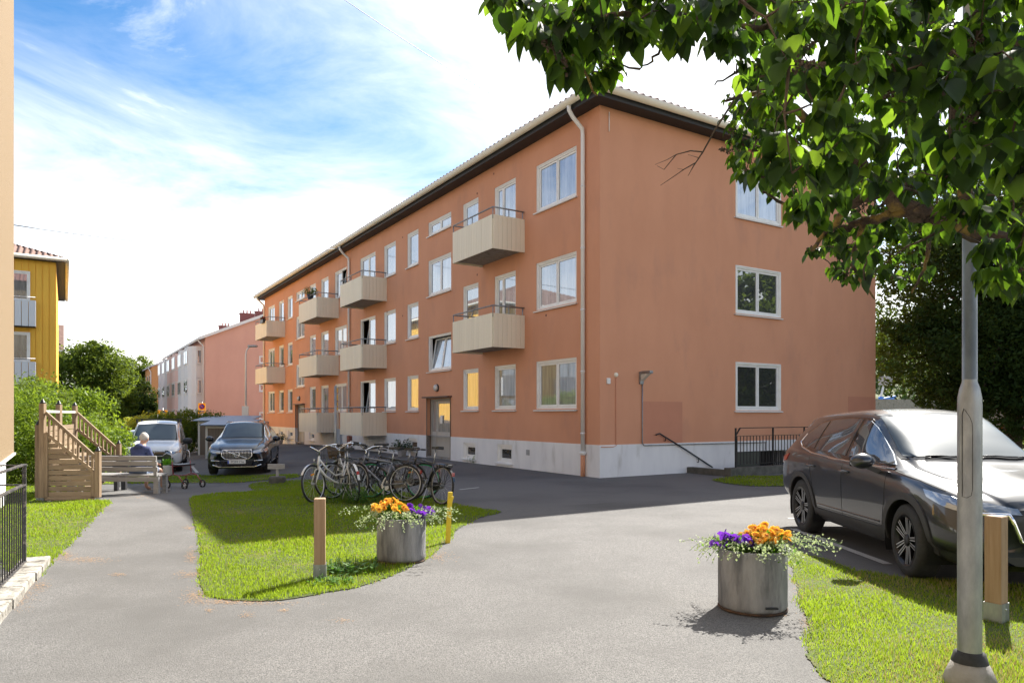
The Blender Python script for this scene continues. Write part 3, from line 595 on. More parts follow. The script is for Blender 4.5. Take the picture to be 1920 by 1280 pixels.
# ---- pink sliver behind it
pk = thing('distant_pink_house', 'narrow view of a pink house with steep tiled roof behind the yellow house', 'building', (-50.6, 80, -.8), ROT)
q = MB(); q.bb(-12, 0, 0, 10, -.3, 9.6); q.build('wall', M('pink_far', (.46, .27, .22), rough=.9), pk)
q = MB(); q.prism([(-12.2, -.3, 9.6), (-12.2, 5, 13.0), (-12.2, 10.3, 9.6)], (12.4, 0, 0)); q.build('roof', m_tile2, pk)
q = MB(); q.tube([(-2.2, -.1, 0), (-2.2, -.1, 9.6)], .07, 6); q.build('downpipe', m_white, pk); q = MB(); q.bb(-12, .1, -.42, -.3, 9.45, 9.6); q.build('gutter', m_white, pk)
# ---- pink block with bay windows
m_pink = M('pink_stucco', (.72, .40, .30), (.66, .36, .27), .6, .9, stretch=(1, 1, .5)); m_bayg = M('bay_grey', (.72, .70, .68), rough=.7); m_bayp = M('bay_pink', (.82, .55, .47), rough=.7)
pb = thing('pink_bay_building', 'long pink apartment block with grey and pink bay windows and white verge', 'building', (-27.35, 63.5, -.85), ROT)
q = MB(); q.bb(0, 12.4, 0, 28, .8, 9.35); q.add([(0, 0, 9.35), (12.4, 0, 9.35), (6.2, 0, 12.05), (0, 28, 9.35), (12.4, 28, 9.35), (6.2, 28, 12.05)], [(0, 1, 2), (3, 5, 4)]); q.build('wall', m_pink, pb)
q = MB(); q.bb(.03, 12.3, .03, 27.9, -.5, .8); q.build('plinth', m_plinth, pb)
q = MB(); q.prism([(-.5, -.28, 9.18), (6.2, -.28, 12.1), (12.9, -.28, 9.18), (12.9, -.28, 9.36), (6.2, -.28, 12.3), (-.5, -.28, 9.36)], (0, 28.5, 0)); q.build('roof', M('light_sheet_roof', (.42, .43, .45), rough=.5), pb)
q = MB(); q.prism([(-.5, -.31, 9.1), (6.2, -.31, 12.02), (12.9, -.31, 9.1), (12.9, -.31, 9.36), (6.2, -.31, 12.3), (-.5, -.31, 9.36)], (0, .025, 0)); q.build('verge', m_white, pb)
q = MB(); q.tube([(-.55, -.3, 9.15), (-.55, 28, 9.15)], .08, 8); q.build('gutter', m_white, pb)
for y in (.4, 12, 23): downpipe(pb, [(-.55, y, 9.15), (-.5, y, 9.0), (-.1, y, 8.6), (-.1, y, 8.4), (-.1, y, 0)], .06)
for i, y in enumerate((3.3, 7.6, 12.2, 16.6, 21.0, 25.3)):
    mt = m_bayg if i in (0, 1, 4, 5) else m_bayp; q = MB(); W_ = 1.9; pr = 1.15
    pts = [(-.0, y - W_), (-.55, y - W_), (-.9, y - W_ * .86), (-pr, y - W_ * .6), (-pr, y + W_ * .6), (-.9, y + W_ * .86), (-.55, y + W_), (0, y + W_)]
    q.prism([(a, b, .9) for a, b in pts], (0, 0, 7.75)); by = q.build('bay', mt, pb)
    for z in (1.6, 4.35, 7.05):
        wv = M('bay_frame', (.6, .58, .55)) if 'bay_frame' not in bpy.data.materials else bpy.data.materials['bay_frame']
        for yy in (-W_ * .3, W_ * .3):
            q = MB(); q.bb(-pr - .05, -pr - .01, y + yy - .5, y + yy + .5, z, z + 1.3); q.bb(-pr - .06, -pr - .055, y + yy - .38, y + yy + .38, z + .1, z + 1.2, 1); q.build('bay_window', [m_white, m_glassD if z < 4 else m_glassL], by)
        q = MB(); q.bb(-.5, -.1, y - W_ - .04, y - W_ - .01, z, z + 1.3); q.bb(-.42, -.18, y - W_ - .05, y - W_ - .045, z + .1, z + 1.2, 1); q.build('bay_window', [m_white, m_glassD if z < 4 else m_glassL], by)
    q = MB()
    for z in (1.5, 2.98, 4.25, 5.73, 6.95): q.prism([((a - .02) if a < 0 else a, b, z) for a, b in pts], (0, 0, .04))
    q.build('trim', m_white, by)
for z in (2.0, 4.6, 7.2): window(pb, 9.3, -.01, z + .1, 0, 1.0, .95, 1, dep=-.02, glass_=m_glassD) if False else window(pb, 5.0, -.0, z, 0, .75, .7, 1, dep=-.02, glass_=m_glassD)
q = MB(); q.prism([(.9 + .62 * math.cos(t), -.05, 1.5 + .5 * math.sin(t)) for t in [math.pi * k / 8 for k in range(9)]] + [(.28, -.05, 0), (1.52, -.05, 0)], (0, .04, 0)); q.build('door', m_white, pb, (.9, 0, 0))
for x, y in ((4.6, 5), (5.6, 3), (4.2, 14)): chimney(pb, x, y, 10.8, 12.3 if y < 10 else 12.0, 1.3, .6, M('brick_red', (.24, .085, .075), rough=.9) if 'brick_red' not in bpy.data.materials else bpy.data.materials['brick_red'])
# ---- far orange and cream blocks
for nm, lbl, col, loc, Ls in (('orange_house', 'ochre orange block beyond the pink bay building', (.55, .28, .11), (-51.6, 102, -.85), 24), ('cream_house', 'pale cream house at the far end of the street', (.60, .50, .33), (-69.6, 131, -.85), 20)):
    r_ = thing(nm, lbl, 'building', loc, ROT); q = MB(); q.bb(0, 10, 0, Ls, -.4, 9.3); q.prism([(0, 0, 9.3), (10, 0, 9.3), (5, 0, 11.3)], (0, Ls, 0)); q.build('wall', M(nm + '_render', col, rough=.9), r_)
    q = MB(); q.prism([(-.4, -.2, 9.15), (5, -.2, 11.35), (10.4, -.2, 9.15), (10.4, -.2, 9.33), (5, -.2, 11.6), (-.4, -.2, 9.33)], (0, Ls + .4, 0)); q.build('roof', bpy.data.materials['light_sheet_roof'], r_)
    for y in (2.2, 5.5, 9, 13, 17):
        for z in (1.4, 4.1, 6.8): q = MB(); q.bb(-.06, -.01, y - .5, y + .5, z, z + 1.4); wi = q.build('window', m_white, r_); q = MB(); q.bb(-.08, -.065, y - .38, y + .38, z + .12, z + 1.28); q.build('pane', m_glassL, wi)
    q = MB(); q.tube([(-.45, .2, 9.15), (-.1, .2, 8.5), (-.1, .2, 0)], .07, 6); q.build('downpipe', m_white, r_)
# ---- bin sheds
m_shed = M('shed_boards', (.27, .20, .135), (.22, .165, .11), 3, .8, stretch=(5, 5, .3)); m_shroof = M('shed_sheet_roof', (.22, .26, .32), rough=.45, metal=.2)
for k, (u, v, Yd, w_, dl, lbl) in enumerate(((386, 868, 31.5, 1.75, 1.8, 'low tan bin shed with pale sheet roof right beside the black car'), (372, 862, 34.5, 2.3, 2.2, 'rear tan bin shed with pale sheet roof behind the lower one'))):
    p = Vector(((u - 960) / F * Yd, Yd, 0)); p.z = gz(p.x, p.y); h = 1.45 if k == 0 else 1.62
    sh = thing('bin_shed', lbl, 'shed', p, ROT - R(32) + R(8), 'bin sheds')
    q = MB(); q.bb(0, w_, 0, dl, -.1, h); q.build('wall', m_shed, sh)
    for i in range(int(w_ / .13)): q = MB(); q.bb(i * .13 + .005, i * .13 + .12, -.02, -.001, .08, h - .08); q.build('board', m_shed, sh) if i < 40 else 0
    q = MB(); q.bb(-.01, w_ + .01, -.035, -.021, h - .1, h); q.bb(-.012, .08, -.035, -.021, 0, h - .1); q.build('frame', m_cream, sh)
    q = MB(); q.prism([(-.2, -.3, h + .02), (-.2, dl + .2, h + .24), (-.2, dl + .2, h + .28), (-.2, -.3, h + .06)], (w_ + .4, 0, 0)); q.build('roof', m_shroof, sh)
# ============================================================= CARS
def paint(name, c, rough=.28, metal=.0, coat=1): return M(name, c, rough=rough, metal=metal, coat=coat, spec=.5)
m_carglass = glass('car_glass', (.012, .014, .015), .13); m_screen = glass('windscreen_glass', (.015, .025, .03), .05, tint=(.55, .78, 1), bl=.08)
m_clad = M('dark_plastic', (.035, .035, .037), rough=.6); m_gloss = M('gloss_black', (.008, .008, .009), rough=.12, coat=1)
m_lamp = glass('headlamp_glass', (.18, .19, .2), .25); m_red = M('red_lens', (.35, .01, .01), rough=.15, coat=1); m_seam = M('panel_gap', (.004, .004, .004), rough=.8)
def interp(xs, ys, x):                      # monotone cubic
    n = len(xs); d = [(ys[i + 1] - ys[i]) / (xs[i + 1] - xs[i]) for i in range(n - 1)]
    m = [d[0]] + [0 if d[i - 1] * d[i] <= 0 else 2 * d[i - 1] * d[i] / (d[i - 1] + d[i]) for i in range(1, n - 1)] + [d[-1]]
    x = min(max(x, xs[0]), xs[-1]); i = max(0, min(n - 2, next((k for k in range(n - 1) if x <= xs[k + 1]), n - 2)))
    h = xs[i + 1] - xs[i]; t = (x - xs[i]) / h
    return ys[i] * (1 + 2 * t) * (1 - t) ** 2 + m[i] * h * t * (1 - t) ** 2 + ys[i + 1] * t * t * (3 - 2 * t) + m[i + 1] * h * t * t * (t - 1)
class Car:
    def __init__(s, st, paintm, axles, R_, arch, tw, root):
        """st rows: x zlow zbelt ztop wlow wmid wbelt wtop"""
        s.root = root; st = sorted(st); cols = list(zip(*st)); X0, X1 = cols[0][0], cols[0][-1]
        xs = sorted(set([round(X0 + (X1 - X0) * i / 110, 4) for i in range(111)] + [r[0] for r in st])); secs = []
        for x in xs:
            zl, zb, zt, wl_, wm, wb, wt = [interp(cols[0], cols[k], x) for k in range(1, 8)]
            k = sat((zt - zb) / .3); hb = zb - zl; mid = .5 * (wb + wt)
            ctl = [(0, zl), (wl_ * .8, zl), (wl_ * .97, zl + .04), (wl_ + .01 * k, zl + .12), (wm - .012, zl + .3 * hb), (wm, zl + .6 * hb), (wm * .4 + wb * .6 + .012, zl + .87 * hb), (wb, zb - .01), (wb - .035, zb + .03 * (k * .5 + .5)),
                   (wt + (wb - .05 - wt) * .55, zb + (zt - zb) * .47), (wt + .01, zt - .11 * k - .01), (wt * .93, zt - .055 * k - .006), (wt * .75, zt - .025 * k - .004), (wt * .4, zt - .008), (0, zt)]
            pts = []
            for i in range(len(ctl) - 1):
                p0, p1, p2, p3 = ctl[max(i - 1, 0)], ctl[i], ctl[i + 1], ctl[min(i + 2, len(ctl) - 1)]
                for j in range(3):
                    t = j / 3; pts.append(tuple(.5 * (2 * p1[q] + (p2[q] - p0[q]) * t + (2 * p0[q] - 5 * p1[q] + 4 * p2[q] - p3[q]) * t * t + (3 * p1[q] - p0[q] - 3 * p2[q] + p3[q]) * t ** 3) for q in (0, 1)))
            pts.append(ctl[-1]); secs.append((x, pts))
        V = []; n = len(secs[0][1]) * 2 - 2
        for x, pts in secs: V += [(x, y, z) for y, z in pts] + [(x, -y, z) for y, z in pts[-2:0:-1]]
        Fc = [(i * n + j, i * n + (j + 1) % n, (i + 1) * n + (j + 1) % n, (i + 1) * n + j) for i in range(len(secs) - 1) for j in range(n)]
        Fc += [tuple(range(n)), tuple((len(secs) - 1) * n + j for j in range(n - 1, -1, -1))]
        s.bvh = bvhtree.BVHTree.FromPolygons([Vector(v) for v in V], Fc)
        # cut wheel arches: move nearby side vertices onto the arch circle, drop faces inside it
        VV = [list(v) for v in V]; rin = arch
        for q in VV:
            if abs(q[1]) < .55: continue
            for ax in axles:
                dx, dz = q[0] - ax, q[2] - R_; d = math.hypot(dx, dz)
                if abs(d - rin) < .045 and d > 0: q[0] = ax + dx / d * rin; q[2] = R_ + dz / d * rin
        keep = []
        for f in Fc:
            c = [sum(VV[i][k] for i in f) / len(f) for k in range(3)]
            if len(f) == 4 and any(math.hypot(c[0] - ax, c[2] - R_) < rin - .002 for ax in axles) and c[2] < 1.1 and abs(c[1]) > .5: continue
            keep.append(f)
        mb = MB(); mb.add(VV, keep, 0, True); s.body = mb.build('body', paintm, root)
        for ax in axles:
            for sd_ in (-1, 1):
                w_ = MB()
                ring = [(ax + (rin + .01) * math.cos(a), R_ + (rin + .01) * math.sin(a)) for a in np.linspace(-.4, math.pi + .4, 20)]
                vs = [(x, sd_ * y, z) for y in (.50, tw + .005) for x, z in ring]; w_.add(vs, [(i, i + 1, 21 + i, 20 + i) for i in range(19)], 0, True)
                w_.add([(x, sd_ * .5, z) for x, z in ring], [tuple(range(20))]); w_.build('wheel_housing', m_black, root)
        s.name = ''
    def hit(s, o, d):
        h = s.bvh.ray_cast(Vector(o), Vector(d)); return (h[0], h[1]) if h[0] else (None, None)
    def frame(s, view):
        if view == 'R': return (lambda a, b: ((a, -3, b), (0, 1, 0)))      # side at -y: polygon in (x, z)
        if view == 'L': return (lambda a, b: ((a, 3, b), (0, -1, 0)))
        if view == 'F': return (lambda a, b: ((5, a, b), (-1, 0, 0)))      # front: polygon in (y, z)
        if view == 'B': return (lambda a, b: ((-5, a, b), (1, 0, 0)))
        if view == 'T': return (lambda a, b: ((a, b, 5), (0, 0, -1)))
    def patch(s, name, view, poly, mat, off=.006, step=.05, parent=None, smooth=True, rim=True):
        fr = s.frame(view); d = []
        for i in range(len(poly)):
            a, b = Vector(poly[i]), Vector(poly[(i + 1) % len(poly)]); k = max(1, int((b - a).length / step))
            d += [a.lerp(b, j / k) for j in range(k)]
        xs = [p.x for p in d]; ys = [p.y for p in d]; gx, gy = np.meshgrid(np.arange(min(xs), max(xs), step), np.arange(min(ys), max(ys), step)); gx, gy = gx.ravel() + .003, gy.ravel() + .002
        k = inside(gx, gy, d); n = len(d); pts = d + [Vector((x, y)) for x, y in zip(gx[k], gy[k])]
        r = geometry.delaunay_2d_cdt(pts, [(i, (i + 1) % n) for i in range(n)], [], 1, 1e-6); vs = []; bad = set()
        for i, p in enumerate(r[0]):
            h, nn = s.hit(*fr(p.x, p.y))
            if h is None: bad.add(i); vs.append((0, 0, 0)); continue
            if nn.dot(Vector(fr(0, 0)[1])) > 0: nn = -nn
            vs.append(h + nn * off)
        fs = [tuple(f) for f in r[2] if not bad & set(f)]; mb = MB(); mb.add(vs, fs, 0, smooth)
        if rim:
            ins = []
            idx = [i for i in range(n) if i < len(vs) and i not in bad]
            for a, b in zip(idx, idx[1:] + idx[:1]):
                A, B = Vector(vs[a]), Vector(vs[b]); dr = Vector(fr(0, 0)[1]) * (off + .004)
                if (A - B).length < step * 3: mb.add([A, B, B + dr, A + dr], [(0, 1, 2, 3)])
        return mb.build(name, mat, parent or s.root)
    def ribbon(s, name, view, pts, w_, mat, off=.003, closed=False, parent=None, step=.04, joined=None):
        fr = s.frame(view); d = []; n = len(pts)
        for i in range(n if closed else n - 1):
            a, b = Vector(pts[i]), Vector(pts[(i + 1) % n]); k = max(1, int((b - a).length / step)); d += [a.lerp(b, j / k) for j in range(k)]
        if not closed: d.append(Vector(pts[-1]))
        vs = []; nn_ = len(d)
        for i in range(nn_):
            a = d[(i - 1) % nn_ if closed else max(i - 1, 0)]; b = d[(i + 1) % nn_ if closed else min(i + 1, nn_ - 1)]; t = (b - a).normalized(); nrm = Vector((-t.y, t.x)) * w_ / 2
            for q, lift in ((d[i] + nrm, -.003), (d[i] + nrm * .6, off), (d[i] - nrm * .6, off), (d[i] - nrm, -.003)):
                h, no = s.hit(*fr(q.x, q.y))
                if h is None: vs.append(vs[-1] if vs else Vector((0, 0, 0))); continue
                if no.dot(Vector(fr(0, 0)[1])) > 0: no = -no
                vs.append(h + no * lift)
        m_ = nn_ if closed else nn_ - 1; fs = [(4 * i + j, 4 * i + j + 1, (4 * (i + 1) + j + 1) % (4 * nn_), (4 * (i + 1) + j) % (4 * nn_)) for i in range(m_) for j in range(3)]
        mb = joined or MB(); mb.add(vs, fs, 0, True)
        return None if joined else mb.build(name, mat, parent or s.root)
wh_cache = {}
def wheel(root, x, y, R_, rr, w_, side, steer=0, style=10, detail=True):
    key = (R_, rr, w_, style)
    if key not in wh_cache:
        t = MB(); s = w_ / 2
        t.lathe([(rr, -s * .9), (rr + .02, -s), (R_ * .9, -s * .98), (R_ * .985, -s * .8), (R_, -s * .5), (R_, s * .5), (R_ * .985, s * .8), (R_ * .9, s * .98), (rr + .02, s), (rr, s * .9)], 40, 0, axis='y', cap=False)
        r = MB(); r.lathe([(rr + .012, -s), (rr - .012, -s * .96), (rr - .02, -s * .5), (rr - .03, s * .8)], 40, 0, axis='y', cap=False); r.lathe([(rr - .03, -s * .35), (.02, -s * .35)], 30, 1, axis='y')
        sp = MB(); nsp = style
        for k in range(nsp):
            g = k // 2; off = .20 if nsp == 10 else 0
            a = 2 * math.pi * (g / 5) + (off if k % 2 else -off) if nsp == 10 else 2 * math.pi * k / nsp
            a0 = 2 * math.pi * (g / 5) + (.42 if k % 2 else -.42) * 1.0 if nsp == 10 else a
            ra = lambda rad, ang, y_: (rad * math.cos(ang), y_, rad * math.sin(ang))
            wa, wb_ = (.016, .022) if nsp == 10 else (.03, .024)
            p, q = Vector(ra(.05, a0 if nsp == 10 else a, -s * .72)), Vector(ra(rr - .012, a, -s * .90)); dd = (q - p).normalized(); sd2 = Vector((dd.z, 0, -dd.x))
            sp.add([p - sd2 * wa, p + sd2 * wa, q + sd2 * wb_, q - sd2 * wb_, p - sd2 * wa + Vector((0, .04, 0)), p + sd2 * wa + Vector((0, .04, 0)), q + sd2 * wb_ + Vector((0, .05, 0)), q - sd2 * wb_ + Vector((0, .05, 0))], [(0, 1, 2, 3), (0, 4, 5, 1), (1, 5, 6, 2), (2, 6, 7, 3), (3, 7, 4, 0)], 0)
            e = .010; 
            if nsp == 10:      # machined bright edge on each spoke
                for sg in (-1, 1):
                    u_, v_ = p + sd2 * wa * sg, q + sd2 * wb_ * sg; y_ = Vector((0, -.003, 0)); sp.add([u_ + y_, u_ - sd2 * sg * e + y_, v_ - sd2 * sg * e + y_, v_ + y_], [(0, 1, 2, 3)], 1)
        hb = MB(); hb.lathe([(.062, -s * .70), (.062, -s * .80), (.03, -s * .84), (0, -s * .84)], 20, 0, axis='y', cap=False)
        wh_cache[key] = (t.mesh('tyre', m_rubber), r.mesh('rim', [m_alloyd, m_black]), sp.mesh('spokes', [m_alloyd if style == 10 else m_alu, m_alu]), hb.mesh('hub_cap', m_alloyd))
    T_, Rm, Sp, Hb = wh_cache[key]
    b = MB(); b.lathe([(rr * .72, -w_ * .06), (rr * .72, -w_ * .02)], 24, 0, axis='y')
    rz = (0 if side < 0 else math.pi) + steer; wroot = b.build('wheel', m_steel, root, (x, y, R_), rz)
    for nm, me in (('tyre', T_), ('rim', Rm), ('spokes', Sp), ('hub_cap', Hb)): obj(nm, me, wroot, (0, 0, 0), (0, random.uniform(0, 6), 0) if nm == 'x' else 0)
    return wroot
m_alloyd = M('dark_alloy', (.02, .02, .022), rough=.3, metal=.6)
def mirror(root, x, y, z, side, mat, sz=1):
    mb = MB(); mb.ball((0, 0, 0), (.10 * sz, .13 * sz, .085 * sz), 0, 14, 8); o = mb.build('mirror', mat, root, (x, y + side * .13, z))
    q = MB(); q.bar((.02, -side * .05, -.06), (.06, -side * .18, -.12), .05, .05); q.build('mirror_arm', m_clad, o)
    q = MB(); q.box((-.085 * sz, 0, 0), (.012, .19 * sz, .12 * sz), None, 0, .004); q.build('mirror_glass', m_carglass, o); return o
def text(root, name, body, size, loc, rot, mat, ext=.001, align='CENTER', xs=1):
    c = bpy.data.curves.new(name, 'FONT'); c.body = body; c.size = size; c.extrude = ext; c.align_x = align; c.align_y = 'CENTER'
    tmp = bpy.data.objects.new(name, c); COL.objects.link(tmp); dg = bpy.context.evaluated_depsgraph_get(); dg.update(); me = bpy.data.meshes.new_from_object(tmp.evaluated_get(dg)); bpy.data.objects.remove(tmp)
    me.materials.clear(); me.materials.append(mat); me.name = name
    for v in me.vertices: v.co.x *= xs
    o = bpy.data.objects.new(name, me); COL.objects.link(o); o.parent = root; o.location = loc; o.rotation_euler = rot; return o
def plate(root, x, z, body, mat=None):
    q = MB(); q.box((0, 0, 0), (.012, .52, .112), None, 0, .003); o = q.build('number_plate', bpy.data.materials.get('plate_white') or M('plate_white', (.75, .75, .73), rough=.4), root, (x, 0, z))
    q = MB(); q.box((.0075, -.24, 0), (.003, .036, .104), None); q.build('blue_band', bpy.data.materials.get('plate_blue') or M('plate_blue', (.02, .07, .45), rough=.4), o)
    if body: text(o, 'lettering', body, .10, (.0075, .02, 0), (R(90), 0, R(90)), m_gloss)
    return o
# ---- the grey SUV on the right
def suv_stations(L0=2.27, sc_=1):
    return [(-2.27, .62, .80, .90, .55, .66, .60, .46), (-2.22, .45, .92, 1.02, .68, .80, .74, .55), (-2.12, .36, 1.05, 1.24, .78, .88, .83, .60), (-2.0, .32, 1.09, 1.44, .82, .905, .86, .58),
            (-1.82, .30, 1.105, 1.59, .85, .915, .875, .57), (-1.6, .28, 1.10, 1.625, .86, .92, .885, .585), (-1.0, .25, 1.07, 1.655, .87, .915, .89, .60), (-.3, .24, 1.045, 1.675, .87, .91, .885, .60), (.15, .24, 1.03, 1.635, .87, .91, .88, .60),
            (.45, .24, 1.02, 1.50, .87, .91, .875, .61), (.80, .24, 1.005, 1.285, .87, .912, .875, .64), (1.10, .25, .995, 1.10, .87, .915, .87, .66), (1.4, .26, .965, 1.045, .865, .92, .87, .66), (1.8, .25, .90, .985, .85, .915, .84, .62), (2.05, .24, .83, .925, .80, .87, .78, .56), (2.2, .24, .76, .86, .72, .78, .68, .5), (2.275, .30, .68, .77, .58, .62, .54, .4)]
mz_paint = M('grey_metallic_paint', (.026, .028, .033), rough=.30, metal=.35, coat=1)
pos = P(1512, 998); fr_ = P(1700, 1078)
axd = (Vector((fr_.x, fr_.y, 0)) - Vector((pos.x, pos.y, 0))).normalized(); hd = math.atan2(axd.y, axd.x)
nrm = Vector((-axd.y, axd.x, 0)); ctr = (Vector((pos.x, pos.y, 0)) + Vector((fr_.x, fr_.y, 0))) / 2 + nrm * .86
s_grey = thing('parked_car', 'dark grey SUV with dark alloy wheels parked nose forward behind the lamp post', 'car', (ctr.x, ctr.y, 0), hd)
c1 = Car(suv_stations(), mz_paint, (1.35, -1.35), .36, .405, .90, s_grey)
for ax in (1.35, -1.35):
    for sd_ in (-1, 1): wheel(s_grey, ax, sd_ * .80, .36, .245, .225, sd_, (-.10 if ax > 0 else 0), 10)
    for vw in 'RL':
        a = [(ax + r_ * math.cos(t), .36 + r_ * math.sin(t)) for r_, tt in ((.47, np.linspace(-.10, math.pi + .10, 26)), (.402, np.linspace(math.pi + .10, -.10, 26))) for t in tt]
        c1.patch('arch_cladding', vw, a, m_clad, .014, .05)
for vw in 'RL':
    c1.patch('sill_cladding', vw, [(-.87, .26), (.87, .26), (.89, .42), (-.89, .40)], m_clad, .012, .07)
    g1 = [(.93, 1.07), (.62, 1.235), (.25, 1.45), (.05, 1.525), (-.06, 1.535), (-.06, 1.105)]; g2 = [(-.14, 1.11), (-.14, 1.54), (-.55, 1.545), (-1.00, 1.52), (-1.02, 1.14)]; g3 = [(-1.08, 1.15), (-1.06, 1.51), (-1.28, 1.47), (-1.50, 1.33), (-1.56, 1.23), (-1.46, 1.185)]
    allg = [(.99, 1.03), (.62, 1.26), (.25, 1.475), (.05, 1.55), (-.06, 1.56), (-.6, 1.57), (-1.06, 1.54), (-1.31, 1.495), (-1.54, 1.35), (-1.62, 1.22), (-1.50, 1.165), (-1.02, 1.085), (-.06, 1.055)]
    c1.patch('window_surround', vw, allg, m_gloss, .004, .06)
    for g in (g1, g2, g3): c1.patch('side_window', vw, g, m_carglass, .009, .06)
    c1.ribbon('chrome_strip', vw, [(.99, 1.035), (.4, 1.045), (-.4, 1.058), (-1.1, 1.095), (-1.50, 1.158), (-1.63, 1.215), (-1.56, 1.34)], .022, m_chrome, .010)
    sm_ = MB()
    for pl in ([(.86, .44), (.93, .70), (.93, .98)], [(-.10, .40), (-.10, 1.05)], [(-.98, .75), (-1.06, .95), (-1.08, 1.08)], [(-.98, .75), (-.94, .55), (-.90, .44)], [(.9, .435), (-.9, .42)], [(1.02, 1.02), (1.5, .965), (1.86, .90)]): c1.ribbon('', vw, pl, .009, m_seam, .002, joined=sm_)
    sm_.build('door_gap', m_seam, s_grey)
    for x in (.02, -.94):
        h, nn = c1.hit(*c1.frame(vw)(x - .02, .93)); sd_ = -1 if vw == 'R' else 1
        q = MB(); q.tube([(x + .08, h.y - sd_ * .01, .93), (x + .06, h.y + sd_ * .035, .935), (x - .10, h.y + sd_ * .035, .94), (x - .12, h.y - sd_ * .01, .94)], .013, 8); q.build('door_handle', mz_paint, s_grey)
    c1.ribbon('chrome_strip', vw, [(.82, .47), (-.82, .455)], .02, m_gloss, .006)
    mirror(s_grey, .70, -.90 if vw == 'R' else .90, 1.10, -1 if vw == 'R' else 1, mz_paint)
    c1.patch('headlight', vw, [(2.16, .80), (1.95, .86), (1.62, .895), (1.70, .83), (1.95, .765), (2.14, .735)], m_lamp, .008, .04)
    c1.patch('tail_light', vw, [(-2.19, .96), (-1.95, 1.02), (-1.80, 1.05), (-1.9, .95), (-2.16, .90)], m_red, .01, .04)
c1.patch('windshield_surround', 'F', [(-.70, 1.13), (-.60, 1.60), (0, 1.628), (.60, 1.60), (.70, 1.13), (0, 1.15)], m_gloss, .004, .05)
c1.patch('windshield', 'F', [(-.66, 1.155), (-.57, 1.56), (0, 1.595), (.57, 1.56), (.66, 1.155), (0, 1.17)], m_screen, .010, .05)
for sd_ in (-1, 1):
    c1.patch('headlight', 'F', [(sd_ * .72, .84), (sd_ * .42, .785), (sd_ * .40, .735), (sd_ * .60, .74), (sd_ * .74, .77)], m_lamp, .008, .03)
c1.patch('grille', 'F', [(-.50, .76), (-.43, .52), (-.25, .43), (.25, .43), (.43, .52), (.50, .76), (.3, .785), (-.3, .785)], m_black, .006, .04)
c1.ribbon('grille_wing', 'F', [(-.70, .735), (-.50, .735), (-.41, .51), (-.24, .42), (.24, .42), (.41, .51), (.50, .735), (.70, .735)], .035, m_chrome, .018)
c1.patch('lower_intake', 'F', [(-.6, .38), (-.45, .30), (.45, .30), (.6, .38)], m_black, .006, .05)
plate(s_grey, 2.33, .52, '')
for y0_ in (-.5, .05):
    q = MB(); pts_ = []
    for i in range(8):
        h, nn = c1.hit((5, y0_ + i * .075, 1.155 + .008 * math.sin(i)), (-1, 0, 0)); pts_.append(h + Vector((.012, 0, .012)))
    q.tube(pts_, .008, 6); q.build('wiper', m_black, s_grey)
q = MB(); q.ball((-1.72, 0, 1.60), (.07, .02, .045)); q.build('shark_fin', mz_paint, s_grey)
# hood creases
for sd_ in (-1, 1): c1.ribbon('hood_gap', 'T', [(1.05, sd_ * .66), (1.5, sd_ * .64), (1.95, sd_ * .52)], .008, m_seam, .002)
# ---- black SUV
vp = M('black_car_paint', (.008, .009, .012), rough=.25, coat=.5)
a_ = Vector(((527 - 960) / F * 22.2, 22.2, 0)); b_ = Vector(((410 - 960) / F * 21.6, 21.6, 0)); fa = P(414, 892)
vhd = R(-101 + 20)                 # nose direction
vhd = math.atan2(-.97, .24)
cp = Vector((-9.0, 24.1, 0)); cp.z = gz(cp.x, cp.y)
s_vol = thing('parked_car', 'black SUV with upright chrome bar grille facing the camera beside the bin sheds', 'car', cp, vhd)
st = [(a * 1.025, b, c + .0, d - .005, e, f, g, h) for a, b, c, d, e, f, g, h in suv_stations()]
c2 = Car(st, vp, (1.43, -1.43), .36, .405, .90, s_vol)
for ax in (1.43, -1.43):
    for sd_ in (-1, 1): wheel(s_vol, ax, sd_ * .80, .36, .245, .225, sd_, 0, 7)
for vw in 'RL':
    allg = [(.99, 1.04), (.62, 1.26), (.25, 1.475), (.05, 1.53), (-.6, 1.55), (-1.06, 1.52), (-1.38, 1.48), (-1.76, 1.31), (-1.62, 1.145), (-1.02, 1.085), (-.06, 1.055)]
    c2.patch('side_window', vw, allg, m_carglass, .006, .06); c2.ribbon('chrome_strip', vw, allg + allg[:1], .025, m_chrome, .012)
    c2.ribbon('window_pillar', vw, [(-.1, 1.05), (-.12, 1.54)], .06, m_gloss, .012); c2.ribbon('chrome_strip', vw, [(.82, .36), (-.82, .36)], .03, m_chrome, .010)
    sd_ = -1 if vw == 'R' else 1; mirror(s_vol, .72, sd_ * .90, 1.10, sd_, vp, 1.05)
    q = MB(); q.tube([(.1, sd_ * .60, 1.60), (.0, sd_ * .60, 1.65), (-1.4, sd_ * .585, 1.63), (-1.5, sd_ * .585, 1.58)], .018, 6); q.build('roof_rail', m_alu, s_vol)
    for x in (.02, -.95):
        q = MB(); h, nn = c2.hit(*c2.frame(vw)(x, .92)); q.box((x, h.y + sd_ * .02, .92), (.2, .03, .03), None, 0, .01); q.build('door_handle', m_chrome, s_vol)
c2.patch('windshield', 'F', [(-.67, 1.14), (-.58, 1.585), (0, 1.61), (.58, 1.585), (.67, 1.14), (0, 1.155)], m_screen, .008, .05)
gp = [(-.42, .80), (-.44, .62), (-.36, .54), (-.2, .51), (.2, .51), (.36, .54), (.44, .62), (.42, .80)]
grl = c2.patch('grille', 'F', gp, m_black, .006, .04); c2.ribbon('grille_frame', 'F', gp, .03, m_chrome, .018, closed=True)
